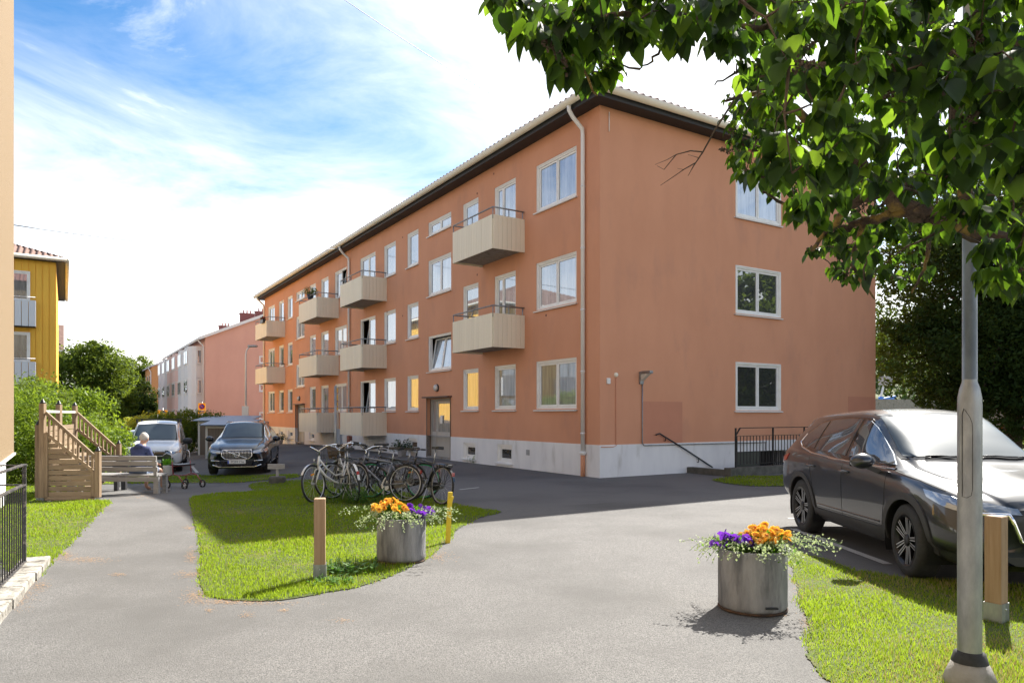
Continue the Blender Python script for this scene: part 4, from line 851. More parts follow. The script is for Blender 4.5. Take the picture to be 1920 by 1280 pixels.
for i in range(19):
    y = -.38 + i * .76 / 18; lo = .545 + .05 * (abs(y) / .4) ** 2; c2.ribbon('grille_bar', 'F', [(y, lo), (y, .785)], .013, m_chrome, .014, parent=grl)
em = c2.ribbon('emblem', 'F', [(.075 * math.cos(t), .66 + .075 * math.sin(t)) for t in np.linspace(0, 2 * math.pi, 24)[:-1]], .024, m_chrome, .034, closed=True, step=.3, parent=grl)
c2.ribbon('diagonal_bar', 'F', [(-.36, .79), (.30, .54)][::1], .022, m_chrome, .026, parent=grl)
for sd_ in (-1, 1):
    hl = c2.patch('headlight', 'F', [(sd_ * .79, .83), (sd_ * .47, .775), (sd_ * .46, .70), (sd_ * .62, .69), (sd_ * .76, .73)], m_lamp, .008, .03)
    c2.ribbon('running_light', 'F', [(sd_ * .48, .72), (sd_ * .74, .76)], .03, m_white, .014, parent=hl)
    c2.ribbon('fog_trim', 'F', [(sd_ * .50, .47), (sd_ * .74, .485)], .03, m_chrome, .012)
    c2.patch('headlight_side', 'R' if sd_ < 0 else 'L', [(2.2, .80), (1.86, .87), (1.86, .82), (2.15, .72)], m_lamp, .008, .04)
c2.patch('bumper_intake', 'F', [(-.46, .46), (-.42, .33), (.42, .33), (.46, .46)], m_gloss, .005, .05)
c2.ribbon('bumper_trim', 'F', [(-.70, .35), (-.5, .275), (.5, .275), (.70, .35)], .035, m_chrome, .014)
plate(s_vol, 2.355, .44, 'PDM 716')
# ---- white van
wp_ = M('white_van_paint', (.86, .86, .86), rough=.3, coat=1)
vst = [(-2.2, .35, .95, 1.72, .78, .86, .80, .62), (-2.1, .28, 1.02, 1.80, .82, .89, .86, .66), (-1.2, .26, 1.04, 1.86, .84, .90, .88, .69), (0, .25, 1.02, 1.86, .84, .90, .88, .69), (.45, .25, 1.01, 1.80, .84, .90, .88, .68), (.75, .25, 1.0, 1.62, .84, .90, .87, .68), (1.1, .25, .99, 1.36, .84, .90, .86, .68), (1.42, .26, .97, 1.13, .84, .905, .86, .68), (1.75, .26, .92, 1.05, .83, .90, .84, .64), (2.0, .25, .84, .97, .78, .86, .78, .58), (2.15, .25, .74, .86, .70, .76, .68, .5), (2.2, .3, .66, .76, .6, .64, .56, .42)]
cp = Vector((-13.2, 26.6, 0)); cp.z = gz(cp.x, cp.y) - .02
s_van = thing('parked_van', 'white delivery van with roof bars facing the camera behind the seated person', 'van', cp, math.atan2(-.93, .37))
c3 = Car(vst, wp_, (1.42, -1.35), .33, .375, .88, s_van)
for ax in (1.42, -1.35):
    for sd_ in (-1, 1): wheel(s_van, ax, sd_ * .78, .33, .21, .21, sd_, 0, 9)
for vw in 'RL':
    c3.patch('side_window', vw, [(1.22, 1.06), (.80, 1.42), (.5, 1.60), (.05, 1.62), (.05, 1.04)], m_carglass, .006, .06); sd_ = -1 if vw == 'R' else 1
    mirror(s_van, 1.0, sd_ * .90, 1.12, sd_, m_clad, 1.35); c3.patch('headlight', vw, [(2.12, .76), (1.8, .90), (1.72, .86), (1.95, .74)], m_lamp, .008, .04)
    sm_ = MB()
    for pl in ([(.0, .35), (.0, 1.70)], [(-.0, 1.02), (-1.05, 1.02)], [(-1.05, .8), (-1.05, 1.7)], [(1.06, .6), (1.15, .98)]): c3.ribbon('', vw, pl, .012, m_seam, .002, joined=sm_)
    sm_.build('door_gap', m_seam, s_van)
c3.patch('windshield', 'F', [(-.70, 1.17), (-.60, 1.70), (0, 1.735), (.60, 1.70), (.70, 1.17), (0, 1.185)], m_screen, .008, .05)
c3.ribbon('windshield_seal', 'F', [(-.70, 1.17), (-.60, 1.70), (0, 1.735), (.60, 1.70), (.70, 1.17), (0, 1.185)], .03, m_black, .010, closed=True)
gr_ = c3.patch('grille', 'F', [(-.46, .80), (-.36, .66), (.36, .66), (.46, .80), (0, .82)], m_gloss, .008, .04)
c3.ribbon('grille_trim', 'F', [(-.74, .80), (-.48, .80), (-.30, .64), (.30, .64), (.48, .80), (.74, .80)], .03, m_chrome, .016)
c3.ribbon('grille_trim', 'F', [(-.42, .79), (.42, .79)], .02, m_chrome, .016); c3.ribbon('emblem', 'F', [(0, .69), (-.06, .76), (0, .83), (.06, .76)], .02, m_chrome, .03, closed=True, step=.3)
c3.patch('bumper', 'F', [(-.64, .58), (-.58, .30), (.58, .30), (.64, .58)], m_clad, .010, .05)
for sd_ in (-1, 1): c3.patch('headlight', 'F', [(sd_ * .76, .86), (sd_ * .50, .82), (sd_ * .46, .76), (sd_ * .64, .70), (sd_ * .74, .76)], m_lamp, .009, .03)
plate(s_van, 2.225, .46, '')
for x in (.35, -1.2):
    q = MB(); q.bar((x, -.72, 1.90), (x, .72, 1.90), .05, .03); ob_ = q.build('roof_bar', m_clad, s_van)
    for sd_ in (-1, 1): q = MB(); q.bb(x - .03, x + .03, sd_ * .68 - .03, sd_ * .68 + .03, 1.76, 1.885); q.build('bar_foot', m_clad, ob_)
q = MB(); q.tube([(.5, 0, 1.80), (.38, 0, 2.1)], .006, 5); q.build('aerial', m_black, s_van)
# ---- simpler cars far down the street
def small_car(label, pt, yaw, mat, k=.88, van=False, st_=None):
    z = gz(pt[0], pt[1]); r = thing('parked_van' if van else 'parked_car', label, 'van' if van else 'car', (pt[0], pt[1], z), yaw)
    base = vst if van else suv_stations(); st_ = [(a * .95, b, c * k, d * k, e * .95, f * .95, g * .95, h * .95) for a, b, c, d, e, f, g, h in base]
    c = Car(st_, mat, (1.3, -1.3), .31, .36, .85, r)
    for ax in (1.3, -1.3):
        for sd_ in (-1, 1): wheel(r, ax, sd_ * .74, .31, .20, .2, sd_, 0, 7)
    for vw in 'RL':
        sd_ = -1 if vw == 'R' else 1
        c.patch('side_window', vw, [(.9, 1.02 * k + .02), (.25, 1.45 * k), (-.6, 1.52 * k), (-1.3, 1.45 * k), (-1.6, 1.17 * k), (-.06, 1.06 * k)] if not van else [(1.1, 1.05), (.75, 1.4), (.1, 1.5), (.1, 1.0)], m_carglass, .006, .08); mirror(r, .72, sd_ * .86, 1.05 * k, sd_, mat, .9)
    c.patch('windshield', 'F', [(-.62, 1.17 * k), (-.54, 1.56 * k), (.54, 1.56 * k), (.62, 1.17 * k)], m_screen, .008, .07)
    c.patch('rear_window', 'B', [(-.5, 1.2 * k), (-.44, 1.46 * k), (.44, 1.46 * k), (.5, 1.2 * k)], m_carglass, .008, .07)
    for sd_ in (-1, 1): c.patch('headlight', 'F', [(sd_ * .66, .80 * k), (sd_ * .45, .77 * k), (sd_ * .45, .70 * k), (sd_ * .66, .72 * k)], m_lamp, .01, .05); c.patch('tail_light', 'B', [(sd_ * .66, .98 * k), (sd_ * .52, .98 * k), (sd_ * .52, .86 * k), (sd_ * .62, .86 * k)], m_red, .01, .05)
    c.patch('grille', 'F', [(-.35, .74 * k), (-.3, .5 * k), (.3, .5 * k), (.35, .74 * k)], m_black, .006, .06)
    return r
m_grp = M('silver_car_paint', (.30, .31, .32), rough=.3, metal=.4, coat=1); m_dk = M('dark_car_paint', (.03, .033, .04), rough=.25, coat=1); m_blu = M('blue_car_paint', (.05, .09, .16), rough=.25, coat=1)
small_car('silver grey car half hidden between hedge and white van', (-15.6, 30.0), math.atan2(-.93, .37), m_grp)
small_car('dark hatchback parked down the street beyond the hedge', (-30.6, 56.5), math.atan2(-.9, .45), m_dk)
small_car('white panel van parked at the far end of the street', (-45.5, 88), math.atan2(.3, .95), wp_, 1.0, True)
small_car('pale car glimpsed behind the sheds near the end of the terracotta block', (-16.9, 47.5), math.atan2(.45, .9), m_grp)
for i, (x, y, mt, lb) in enumerate(((37.5, 72, m_grp, 'silver car in the yard beyond the terracotta block'), (40.5, 74, m_dk, 'dark car parked beneath the blue boom lift'), (34.5, 70, wp_, 'white car at the corner beyond the terracotta block'))): small_car(lb, (x, y), R(200 + i * 20), mt, .9)
# ============================================================= STREET FURNITURE AND SMALL THINGS
GX = gz
# ---- lamp post
lp = thing('lamp_post', 'galvanised steel lamp post on a concrete foot in the right foreground', 'lamp post', (2.70, 4.2, 0))
q = MB(); q.lathe([(.0635, .16), (.0635, 1.66), (.062, 1.70), (.052, 1.755), (.0405, 1.79), (.0385, 1.81)], 32, cap=False); q.build('lower_pole', m_steel, lp)
q = MB(); q.lathe([(.039, 1.80), (.036, 4.4), (.036, 4.42)], 24, cap=True); q.build('upper_pole', m_steel, lp)
q = MB(); q.lathe([(.0, -.1), (.145, -.1), (.14, .05), (.125, .09), (.10, .145), (.085, .15)], 9); q.build('concrete_foot', m_concrete, lp)
q = MB(); q.lathe([(.098, .146), (.082, .20), (.0645, .21)], 28, cap=False); q.build('rubber_collar', m_rubber, lp)
q = MB(); dx = -.042; pts = [(-.040 + .0, -.0515), ]
# service hatch outline on the left front of the lower pole
ang = lambda a, z: (.0655 * math.cos(a), .0655 * math.sin(a), z)
hp = [ang(R(-158), 1.12), ang(R(-158), 1.60), ang(R(-150), 1.635), ang(R(-140), 1.62), ang(R(-122), 1.585), ang(R(-112), 1.55), ang(R(-110), 1.50), ang(R(-110), 1.17), ang(R(-116), 1.13), ang(R(-135), 1.115)]
q.tube(hp, .0014, 5, closed=True); q.build('hatch_outline', m_seam, lp)
q = MB(); q.tube([(0, 0, 4.40), (0, .02, 4.5), (-.12, .12, 4.56), (-.5, .4, 4.6)], .02, 8); arm = q.build('arm', m_steel, lp); q = MB(); q.box((-.62, .5, 4.6), (.42, .2, .09), Matrix.Rotation(R(-38), 3, 'Z'), 0, .03); q.build('lantern', m_steel, arm)
# ---- wooden bollards
m_postw = M('bollard_wood', (.36, .24, .145), (.28, .18, .10), 5, .75, bump=.004, bscale=10, stretch=(5, 5, .35), c3=(.20, .12, .06), s3=4, r3=(.6, .72))
def bollard(label, x, y, h, wd, rz, tilt):
    r_ = thing('wooden_bollard', label, 'bollard', (x, y, gz(x, y)), (R(tilt), 0, rz), 'wooden bollards on steel feet')
    q = MB(); q.box((0, 0, .14 + (h - .14) / 2), (wd, wd, h - .14), None, 0, .006); q.build('post', m_postw, r_)
    q = MB(); t = wd / 2 + .004
    for a, b, c, d in ((-t - .003, t + .003, -t - .003, -t), (-t - .003, t + .003, t, t + .003), (-t - .003, -t, -t, t), (t, t + .003, -t, t)): q.bb(a, b, c, d, -.05, .155)
    q.build('steel_foot', m_steel, r_); q = MB(); q.lathe([(.008, 0), (.008, -.006), (0, -.008)], 8, 0, (0, -t - .003, .11), 'y', cap=False); q.build('bolt', m_alu, r_); return r_
bollard('slightly leaning wooden bollard at the tip of the lawn island', -1.87, 6.93, .79, .105, R(12), 1.5)
bollard('wooden bollard standing in the grass just right of the lamp post', 3.74, 5.50, .82, .115, R(34), 0)
# ---- yellow marker post
mk = thing('marker_post', 'thin yellow snow marker post standing behind the left planter', 'marker post', (-.80, 8.86, 0), (0, R(3), R(20)))
m_yel = M('yellow_plastic', (.75, .55, .02), (.68, .48, .02), 6, .5); q = MB(); q.box((0, 0, .31), (.055, .03, .66), None, 0, .004); q.build('post', m_yel, mk)
q = MB(); q.box((.01, -.02, .54), (.045, .01, .10), Matrix.Rotation(R(12), 3, 'Y'), 0, .003); q.build('reflector_flap', m_yel, mk)
# ---- planters
m_pot = M('weathered_concrete_pot', (.33, .325, .315), (.13, .13, .135), 3.2, .9, bump=.008, bscale=30, stretch=(2.6, 2.6, .55), detail=12, ramp=(.30, .70), c3=(.09, .092, .095), s3=3.5, r3=(.52, .70))
m_soil = M('potting_soil', (.03, .02, .013), (.05, .035, .02), 30, .95, bump=.01)
def planter(label, x, y, h, r, rz, skw=0):
    t = thing('planter', label, 'planter', (x, y, gz(x, y) + .028 * 0), (0, R(skw), rz), 'round concrete planters')
    q = MB(); q.lathe([(r - .035, h - .10), (r - .035, h - .004), (r - .03, h), (r - .004, h), (r, h - .006), (r + .001, h * .5), (r, .10), (r + .002, .05), (r - .012, .025), (r - .05, .012), (0, .012)], 48, cap=False); q.build('pot', m_pot, t)
    q = MB(); q.lathe([(0, h - .06), (r - .036, h - .07)], 32, cap=False); q.build('soil', m_soil, t)
    q = MB(); q.lathe([(r + .003, .012), (r + .005, .02), (r - .005, .028), (r - .06, .012)], 40, 0, cap=False); q.build('rust_stain_ring', M('rusty_stain', (.10, .05, .025), (.03, .02, .015), 12, .95) if 'rusty_stain' not in bpy.data.materials else bpy.data.materials['rusty_stain'], t); return t
pB = planter('grey weathered round planter in front of the car, orange flowers on its right side', 1.985, 5.88, .50, .273, 0)
q = MB(); q.box((.06, -.277, .075), (.10, .02, .018), None, 0, .004); q.build('drain_slot', m_black, pB)
pA = planter('grey weathered round planter on the edge of the lawn island, orange flowers on its left', -1.215, 7.80, .48, .265, 1, 1)
m_fol = M('plant_leaf', (.05, .13, .012), (.09, .20, .02), 9, .5, trans=.4, tcol=(.16, .34, .02)); m_var = M('variegated_leaf', (.32, .42, .22), (.62, .64, .46), 30, .6, trans=.35, tcol=(.4, .5, .2))
m_or = M('orange_petal', (.90, .46, .04), (.96, .74, .16), 45, .6, trans=.35, tcol=(.9, .5, .05)); m_orc = M('flower_centre', (.45, .10, .01), rough=.8)
m_pu = M('purple_petal', (.09, .02, .30), (.16, .04, .42), 25, .6, trans=.3, tcol=(.25, .05, .6))
def flower_mesh(kind):
    q = MB()
    if kind == 'o':
        for ring, (n_, r0, el) in enumerate(((9, .030, .15), (8, .022, .6), (5, .012, 1.0))):
            for i in range(n_):
                a = 2 * math.pi * i / n_ + ring; d = Vector((math.cos(a), math.sin(a), 0)); s = Vector((-d.y, d.x, 0)); w_ = r0 * .42; z = r0 * el * .8
                q.add([d * .004, d * r0 * .6 + s * w_ + Vector((0, 0, z * .6)), d * r0 + Vector((0, 0, z)), d * r0 * .6 - s * w_ + Vector((0, 0, z * .6))], [(0, 1, 2, 3)], 0, True)
        q.ball((0, 0, .008), (.008, .008, .006), 1, 7, 4)
    else:
        for i in range(5):
            a = 2 * math.pi * i / 5; d = Vector((math.cos(a), math.sin(a), 0)); s = Vector((-d.y, d.x, 0))
            q.add([Vector((0, 0, -.004)), d * .018 + s * .014 + Vector((0, 0, .006)), d * .028 + s * .006 + Vector((0, 0, .002)), d * .028 - s * .006 + Vector((0, 0, .004)), d * .018 - s * .014 + Vector((0, 0, .006))], [(0, 1, 2, 3, 4)], 0, True)
        q.lathe([(.006, 0), (.003, -.025)], 6, 0, cap=False)
    return q
fo_me = flower_mesh('o').mesh('blossom', [m_or, m_orc]); fp_me = flower_mesh('p').mesh('blossom', [m_pu, m_pu])
def leafy(name, parent, n, fn, size, mat, fold=.25, asp=.5):
    """leaf faces: fn() -> (centre, outward) ; joined foliage"""
    V = []; Fc = []
    for i in range(n):
        c, o_ = fn(); c = Vector(c); o_ = Vector(o_).normalized(); s = size * random.uniform(.6, 1.3); u = o_.cross(Vector((random.gauss(0, 1), random.gauss(0, 1), random.gauss(0, 1)))).normalized(); l_ = (o_ * random.uniform(.2, 1) + Vector((0, 0, random.uniform(-.3, .6)))).normalized()
        w_ = l_.cross(u).normalized() * s * asp * .5; b = len(V); nrm_ = l_.cross(w_).normalized() * s * fold * .3
        V += [c, c + l_ * s * .5 + w_ + nrm_, c + l_ * s, c + l_ * s * .5 - w_ + nrm_]; Fc.append((b, b + 1, b + 2)); Fc.append((b, b + 2, b + 3))
    mb = MB(); mb.add(V, Fc, 0, False); o = mb.build(name, mat, parent); o['kind'] = 'stuff'; return o
def flowers(px, py, h, r, flip, where):
    sx_ = -1 if flip else 1
    mar = thing('orange_marigolds', 'clump of orange yellow marigolds in full bloom in the ' + where, 'flowers', (px, py, h))
    def fm():
        a = random.uniform(0, 2 * math.pi); rr = abs(random.gauss(0, .09)); z = random.uniform(-.05, .13) - rr * .3; return (sx_ * .10 + rr * math.cos(a), rr * math.sin(a), z), (math.cos(a), math.sin(a), .8)
    leafy('foliage', mar, 900, fm, .045, m_fol)
    for i in range(64):
        a = random.uniform(0, 2 * math.pi); rr = .21 * math.sqrt(random.random()); p = (sx_ * .11 + rr * math.cos(a) * 1.05, rr * math.sin(a), .19 - rr * .5 + random.uniform(-.03, .03))
        b = obj('blossom', fo_me, mar, p, (math.sin(a) * -.9 + random.uniform(-.3, .5), math.cos(a) * .9, random.random() * 6)); s = random.uniform(.9, 1.4); b.scale = (s, s, s)
    pet = thing('purple_petunias', 'small purple petunias beside the orange marigolds in the ' + where, 'flowers', (px, py, h))
    def fp():
        a = random.uniform(0, 2 * math.pi); rr = abs(random.gauss(0, .08)); return (-sx_ * .15 + rr * math.cos(a), rr * math.sin(a), random.uniform(-.04, .10) - rr * .2), (math.cos(a), math.sin(a), .8)
    leafy('foliage', pet, 550, fp, .035, m_fol)
    for i in range(30):
        a = random.uniform(0, 2 * math.pi); rr = .15 * math.sqrt(random.random()); p = (-sx_ * .17 + rr * math.cos(a) * 1.3, rr * math.sin(a), .125 - rr * .5 + random.uniform(-.03, .035))
        b = obj('blossom', fp_me, pet, p, (random.uniform(.3, 1.4), random.uniform(-.6, .6), random.random() * 6)); s = random.uniform(1.1, 1.6); b.scale = (s, s, s)
    ivy = thing('trailing_ivy', 'pale variegated trailing plant spilling over the rim of the ' + where, 'plant', (px, py, h))
    stems = []
    q = MB()
    for i in range(60):
        a = random.uniform(0, 2 * math.pi) if i > 7 else random.choice((math.pi * (1 if sx_ > 0 else .98), 0, -.35, -2.8)) + random.gauss(0, .25)
        ln = random.uniform(.22, .48) if i > 7 else random.uniform(.4, .6); p = Vector((math.cos(a) * random.uniform(.03, .2), math.sin(a) * random.uniform(.03, .2), .03)); d = Vector((math.cos(a), math.sin(a), 0.5 if i > 7 else .42)); pts = []
        flat = i <= 7
        for k in range(15):
            pts.append(p.copy()); p = p + d.normalized() * ln / 14; d.z -= (.125 if not flat else .06); d.x += random.gauss(0, .06); d.y += random.gauss(0, .06)
            rr = math.hypot(p.x, p.y)
            if p.z < .0 and rr < r + .012: p.x *= (r + .015) / max(rr, .01); p.y *= (r + .015) / max(rr, .01)
        stems.append(pts); q.tube(pts, .0013, 4)
    q.build('stems', m_fol, ivy)['kind'] = 'stuff'
    def fi():
        s = random.choice(stems); p = random.choice(s[2:]); j = .012; return (p.x + random.gauss(0, j), p.y + random.gauss(0, j), p.z + random.gauss(0, j)), (random.gauss(0, 1), random.gauss(0, 1), random.gauss(.3, .6))
    leafy('leaves', ivy, 1900, fi, .021, m_var, asp=.8)
flowers(1.985, 5.88, .50, .273, False, 'right planter'); flowers(-1.215, 7.80, .48, .265, True, 'left planter')
# ---- black fence and stone coping at the left edge
f0 = Vector((-5.0, 7.3, 0)); fd = Vector((.43, -.90, 0)).normalized(); fa_ = math.atan2(fd.y, fd.x)
fn = thing('stairwell_fence', 'black metal fence with upright bars and worn top rail at the left edge', 'fence', f0, fa_)
m_rail = M('worn_black_rail', (.03, .03, .032), (.20, .17, .15), 30, .5, ramp=(.52, .64)); LF = 4.2
for z, nm in ((1.09, 'top_rail'), (.885, 'middle_rail'), (.10, 'bottom_rail')): q = MB(); q.bar((0, 0, z), (LF, 0, z), .045, .012); q.build(nm, m_rail, fn)
q = MB(); q.bb(-.006, .006, -.006, .006, .10, .885); bar_ = q.mesh('bar', m_black)
for i in range(38): obj('bar', bar_, fn, (.105 * (i + 1), 0, 0))
for x in (0, 2.1, 4.2): q = MB(); q.bb(x - .016, x + .016, -.016, .016, 0, 1.09); q.build('post', m_rail if x == 0 else m_black, fn)
q = MB(); q.bar((0, -.02, 1.08), (-.9, -1.9, 1.08), .045, .012); q.bar((0, -.02, .88), (-.9, -1.9, .88), .045, .012); q.build('return_rail', m_black, fn)
kb = thing('stone_coping', 'cracked pale stone coping along the foot of the black fence', 'kerb', f0, fa_); x = -.30
m_stone = M('coping_stone', (.36, .34, .30), (.20, .185, .16), 7, .9, bump=.02, bscale=18, ramp=(.4, .6), c3=(.10, .09, .07), s3=12, r3=(.55, .65))
while x < 4.4: l_ = random.uniform(.28, .6); q = MB(); q.box((x + l_ / 2, .06 + random.uniform(-.01, .01), .03), (l_ - .012, .26, .12), None, 0, .012); q.build('stone', m_stone, kb); x += l_
# ---- wooden stair with panels, behind it the benches
sroot = P(80, 939); X0_ = sroot
WS = 1.10; yaw = 0.0
def wpost(root, x, y, z1, z0=-.05, w_=.095):
    q = MB(); q.box((x, y, (z0 + .12 + z1) / 2), (w_, w_, z1 - z0 - .12), None, 0, .004); a = q.build('post', m_wood, root)
    q = MB(); q.lathe([(.05, 0), (.058, .015), (.04, .03), (.03, .06), (.012, .09), (0, .1)], 10, 0, (x, y, z1), cap=False); q.build('finial', m_black, a); q = MB(); q.bb(x - .035, x + .035, y - .035, y + .035, z0 - .05, z0 + .12); q.build('post_anchor', m_steel, a)
sp_ = sroot; Y0_ = sp_.y; k_ = Y0_ / F
ws = thing('wooden_stair', 'wooden entrance stair with slatted side panel and baluster handrails left of the benches', 'stair', (sp_.x, sp_.y, sp_.z), R(4))
wd = 100 * k_; ztop = (940 - 757) * k_; zlow = (940 - 847) * k_
dq = Vector((-1.62, 3.7, 0)); dq.rotate(Matrix.Rotation(-R(4), 3, 'Z'))
wpost(ws, 0, 0, ztop); wpost(ws, wd, 0, zlow); wpost(ws, dq.x, dq.y, ztop); wpost(ws, wd + dq.x, dq.y, zlow); wpost(ws, dq.x * .45, dq.y * .45, ztop); wpost(ws, -.09, .02, .78 * ztop)
def side(ox, oy, slat=True):
    zt0, zt1 = (940 - 774) * k_, (940 - 857) * k_; zb0, zb1 = (940 - 812) * k_, (940 - 884) * k_; a, b = .06, wd - .06
    q = MB(); q.bar((ox + a, oy, zt0), (ox + b, oy, zt1), .045, .06); q.build('handrail', m_woodh, ws); q = MB(); q.bar((ox + a, oy, zb0), (ox + b - .04, oy, zb1), .04, .06); q.build('lower_rail', m_woodh, ws)
    for i in range(10):
        t = (i + .7) / 10.2; x = a + (b - a) * t; q = MB(); q.bb(ox + x - .018, ox + x + .018, oy - .018, oy + .018, zb0 + (zb1 - zb0) * t + .02, zt0 + (zt1 - zt0) * t - .02); q.build('baluster', m_wood, ws)
    if slat:
        n_ = 12; hh = zb0 / n_
        for i in range(n_):
            z = .09 + i * hh * .95; t = sat((zb0 - (z + hh)) / (zb0 - zb1)); x1 = b - .03 if z + hh < zb1 else a + (b - a) * t
            if x1 - a > .08: q = MB(); q.box((ox + (a + x1) / 2, oy, z + hh * .42), (x1 - a, .02, hh * .84), None, 0, .003); q.build('slat', m_woodh, ws)
        for x in (a + .02, b - .03): q = MB(); q.bb(ox + x - .035, ox + x + .035, oy - .04, oy - .012, .06, (zb0 if x < .3 else zb1) + .0); q.build('panel_stile', m_wood, ws)
        q = MB(); q.bb(ox + a, ox + b, oy - .04, oy - .012, .02, .09); q.build('bottom_rail', m_woodh, ws)
side(0, 0); side(dq.x, dq.y, False)
for i in range(5):      # steps
    z = zlow * .2 + i * .19; x0 = wd - .12 - i * (wd - .2) / 5; q = MB(); q.prism([(x0, .06, z), (x0 - .26, .06, z), (x0 - .26 + dq.x * .97, dq.y * .97, z), (x0 + dq.x * .97, dq.y * .97, z)], (0, 0, .035)); q.build('tread', m_woodh, ws)
for j in range(2):
    A = dq * (.02 if j == 0 else .47); B = dq * (.43 if j == 0 else .98)
    for i in range(9): z = .5 + i * .12; q = MB(); q.bar((A.x, A.y, z), (B.x, B.y, z), .02, .105); q.build('slat', m_woodh, ws)
    q = MB(); q.bar((A.x, A.y, ztop - .16), (B.x, B.y, ztop - .16), .05, .05); q.build('top_rail', m_white, ws)
# ---- benches
def bench(label, x, y, rz, L_, mb_, mf):
    t = thing('park_bench', label, 'bench', (x, y, gz(x, y)), rz, 'wooden benches by the stair')   # front faces +y, back plank side at -y
    for i, (yy, z) in enumerate(((.10, .43), (.24, .44), (.38, .445))): q = MB(); q.box((0, yy, z), (L_, .12, .035), None, 0, .004); q.build('seat_plank', mb_, t)
    for yy, z, a in ((-.03, .58, 8), (-.055, .71, 8), (-.08, .83, 8)): q = MB(); q.box((0, yy, z), (L_, .035, .10), Matrix.Rotation(R(a), 3, 'X'), 0, .004); q.build('back_plank', mb_, t)
    q = MB(); q.bb(-L_ / 2 + .02, L_ / 2 - .02, -.01, .03, .30, .40); q.build('apron', mf, t)
    for x_ in (-L_ / 2 + .06, L_ / 2 - .06):
        q = MB(); q.bb(x_ - .055, x_ + .055, .0, .09, 0, .40); q.build('leg', mf, t); q = MB(); q.bb(x_ - .045, x_ + .045, .36, .44, 0, .41); q.build('leg', mf, t); q = MB(); q.bar((x_, .0, .42), (x_, -.075, .88), .07, .045); q.build('back_post', mf, t)
    return t
pe = P(291, 925)
b1 = bench('weathered grey wooden bench with the seated person on its right end', pe.x - .95, pe.y - .02, R(-2), 2.1, m_greywood, m_greywood)
b1d = pe.y
bench('black stained wooden bench facing back, beyond the grey bench', pe.x - 2.55, pe.y + 1.7, R(181), 2.0, m_darkwood, m_darkwood)
# ---- person on the bench
def skin(name, verts, edges, rad, mat, parent, sub=2, root_i=0):
    me = bpy.data.meshes.new(name); me.from_pydata(verts, edges, []); me.materials.append(mat); o = obj(name, me, parent)
    bpy.context.view_layer.objects.active = o; md = o.modifiers.new('skin', 'SKIN'); md.use_smooth_shade = True
    if not me.skin_vertices: bpy.context.view_layer.update()
    lay = me.skin_vertices[0].data
    for i, r in enumerate(rad): lay[i].radius = r if isinstance(r, tuple) else (r, r); lay[i].use_root = (i == root_i)
    s = o.modifiers.new('sub', 'SUBSURF'); s.levels = sub; s.render_levels = sub
    dg = bpy.context.evaluated_depsgraph_get(); dg.update(); m2 = bpy.data.meshes.new_from_object(o.evaluated_get(dg)); o.modifiers.clear(); o.data = m2; m2.name = name
    return o
m_skin = M('skin', (.55, .32, .22), (.48, .26, .18), 20, .6); m_hood = M('navy_fleece', (.035, .05, .13), (.05, .065, .155), 14, .9, bump=.006, bscale=20); m_short = M('blue_grey_shorts', (.16, .20, .29), (.12, .155, .23), 14, .9); m_hair = M('white_hair', (.62, .59, .54), (.46, .43, .39), 40, .9, bump=.01, bscale=60); m_sand = M('sandal', (.25, .2, .16), rough=.8)
pp = Vector((pe.x - .47, pe.y + .22, gz(pe.x, pe.y)))
per = thing('person', 'white-haired person in navy hooded top and grey shorts sitting on the grey bench', 'person', pp, R(-12))
hz_ = .50
# skeleton: local +y is forward, x right
Vb = [(0, 0, hz_), (0, -.02, .66), (0, .02, .86), (0, .07, 1.00), (0, .10, 1.10), (0, .14, 1.17), (0, .155, 1.25),
      (.17, .06, .99), (.235, .12, .74), (.16, .36, .64), (-.17, .06, .99), (-.235, .12, .74), (-.16, .36, .64),
      (.10, .06, hz_), (.20, .44, .50), (.22, .47, .10), (.25, .62, .035), (-.10, .06, hz_), (-.14, .42, .50), (-.15, .40, .10), (-.16, .55, .035)]
Eb = [(0, 1), (1, 2), (2, 3), (3, 4), (4, 5), (5, 6), (3, 7), (7, 8), (8, 9), (3, 10), (10, 11), (11, 12), (0, 13), (13, 14), (14, 15), (15, 16), (0, 17), (17, 18), (18, 19), (19, 20)]
Rb = [(.15, .12), (.14, .11), (.16, .11), (.13, .10), .055, .075, .09, .055, .042, .027, .055, .042, .027, .085, .062, .037, .033, .085, .062, .037, .033]
Vb += [(.16, .40, .63), (-.16, .40, .63)]; Eb += [(9, 21), (12, 22)]; Rb += [(.04, .018)] * 2
skin('body', Vb, Eb, Rb, m_skin, per)
hd_ = MB(); hd_.ball((0, .165, 1.235), (.078, .098, .115), 0, 18, 12); hd_.ball((0, .265, 1.225), (.014, .02, .022), 0, 8, 6)
for sx_ in (-1, 1): hd_.ball((sx_ * .08, .165, 1.225), (.012, .022, .034), 0, 8, 6)
hd_.bb(-.025, .025, .252, .258, 1.175, 1.183, 0); ho_ = hd_.build('head', m_skin, per)
hr2 = MB()
hr2.ball((0, .150, 1.262), (.092, .104, .108), 0, 22, 14); hh_ = hr2.build('hair', m_hair, per)
for v in hh_.data.vertices:
    v.co += Vector((random.gauss(0, .003), random.gauss(0, .003), random.gauss(0, .003)))
    if v.co.z < 1.235 and v.co.y > .19: v.co.y = .19
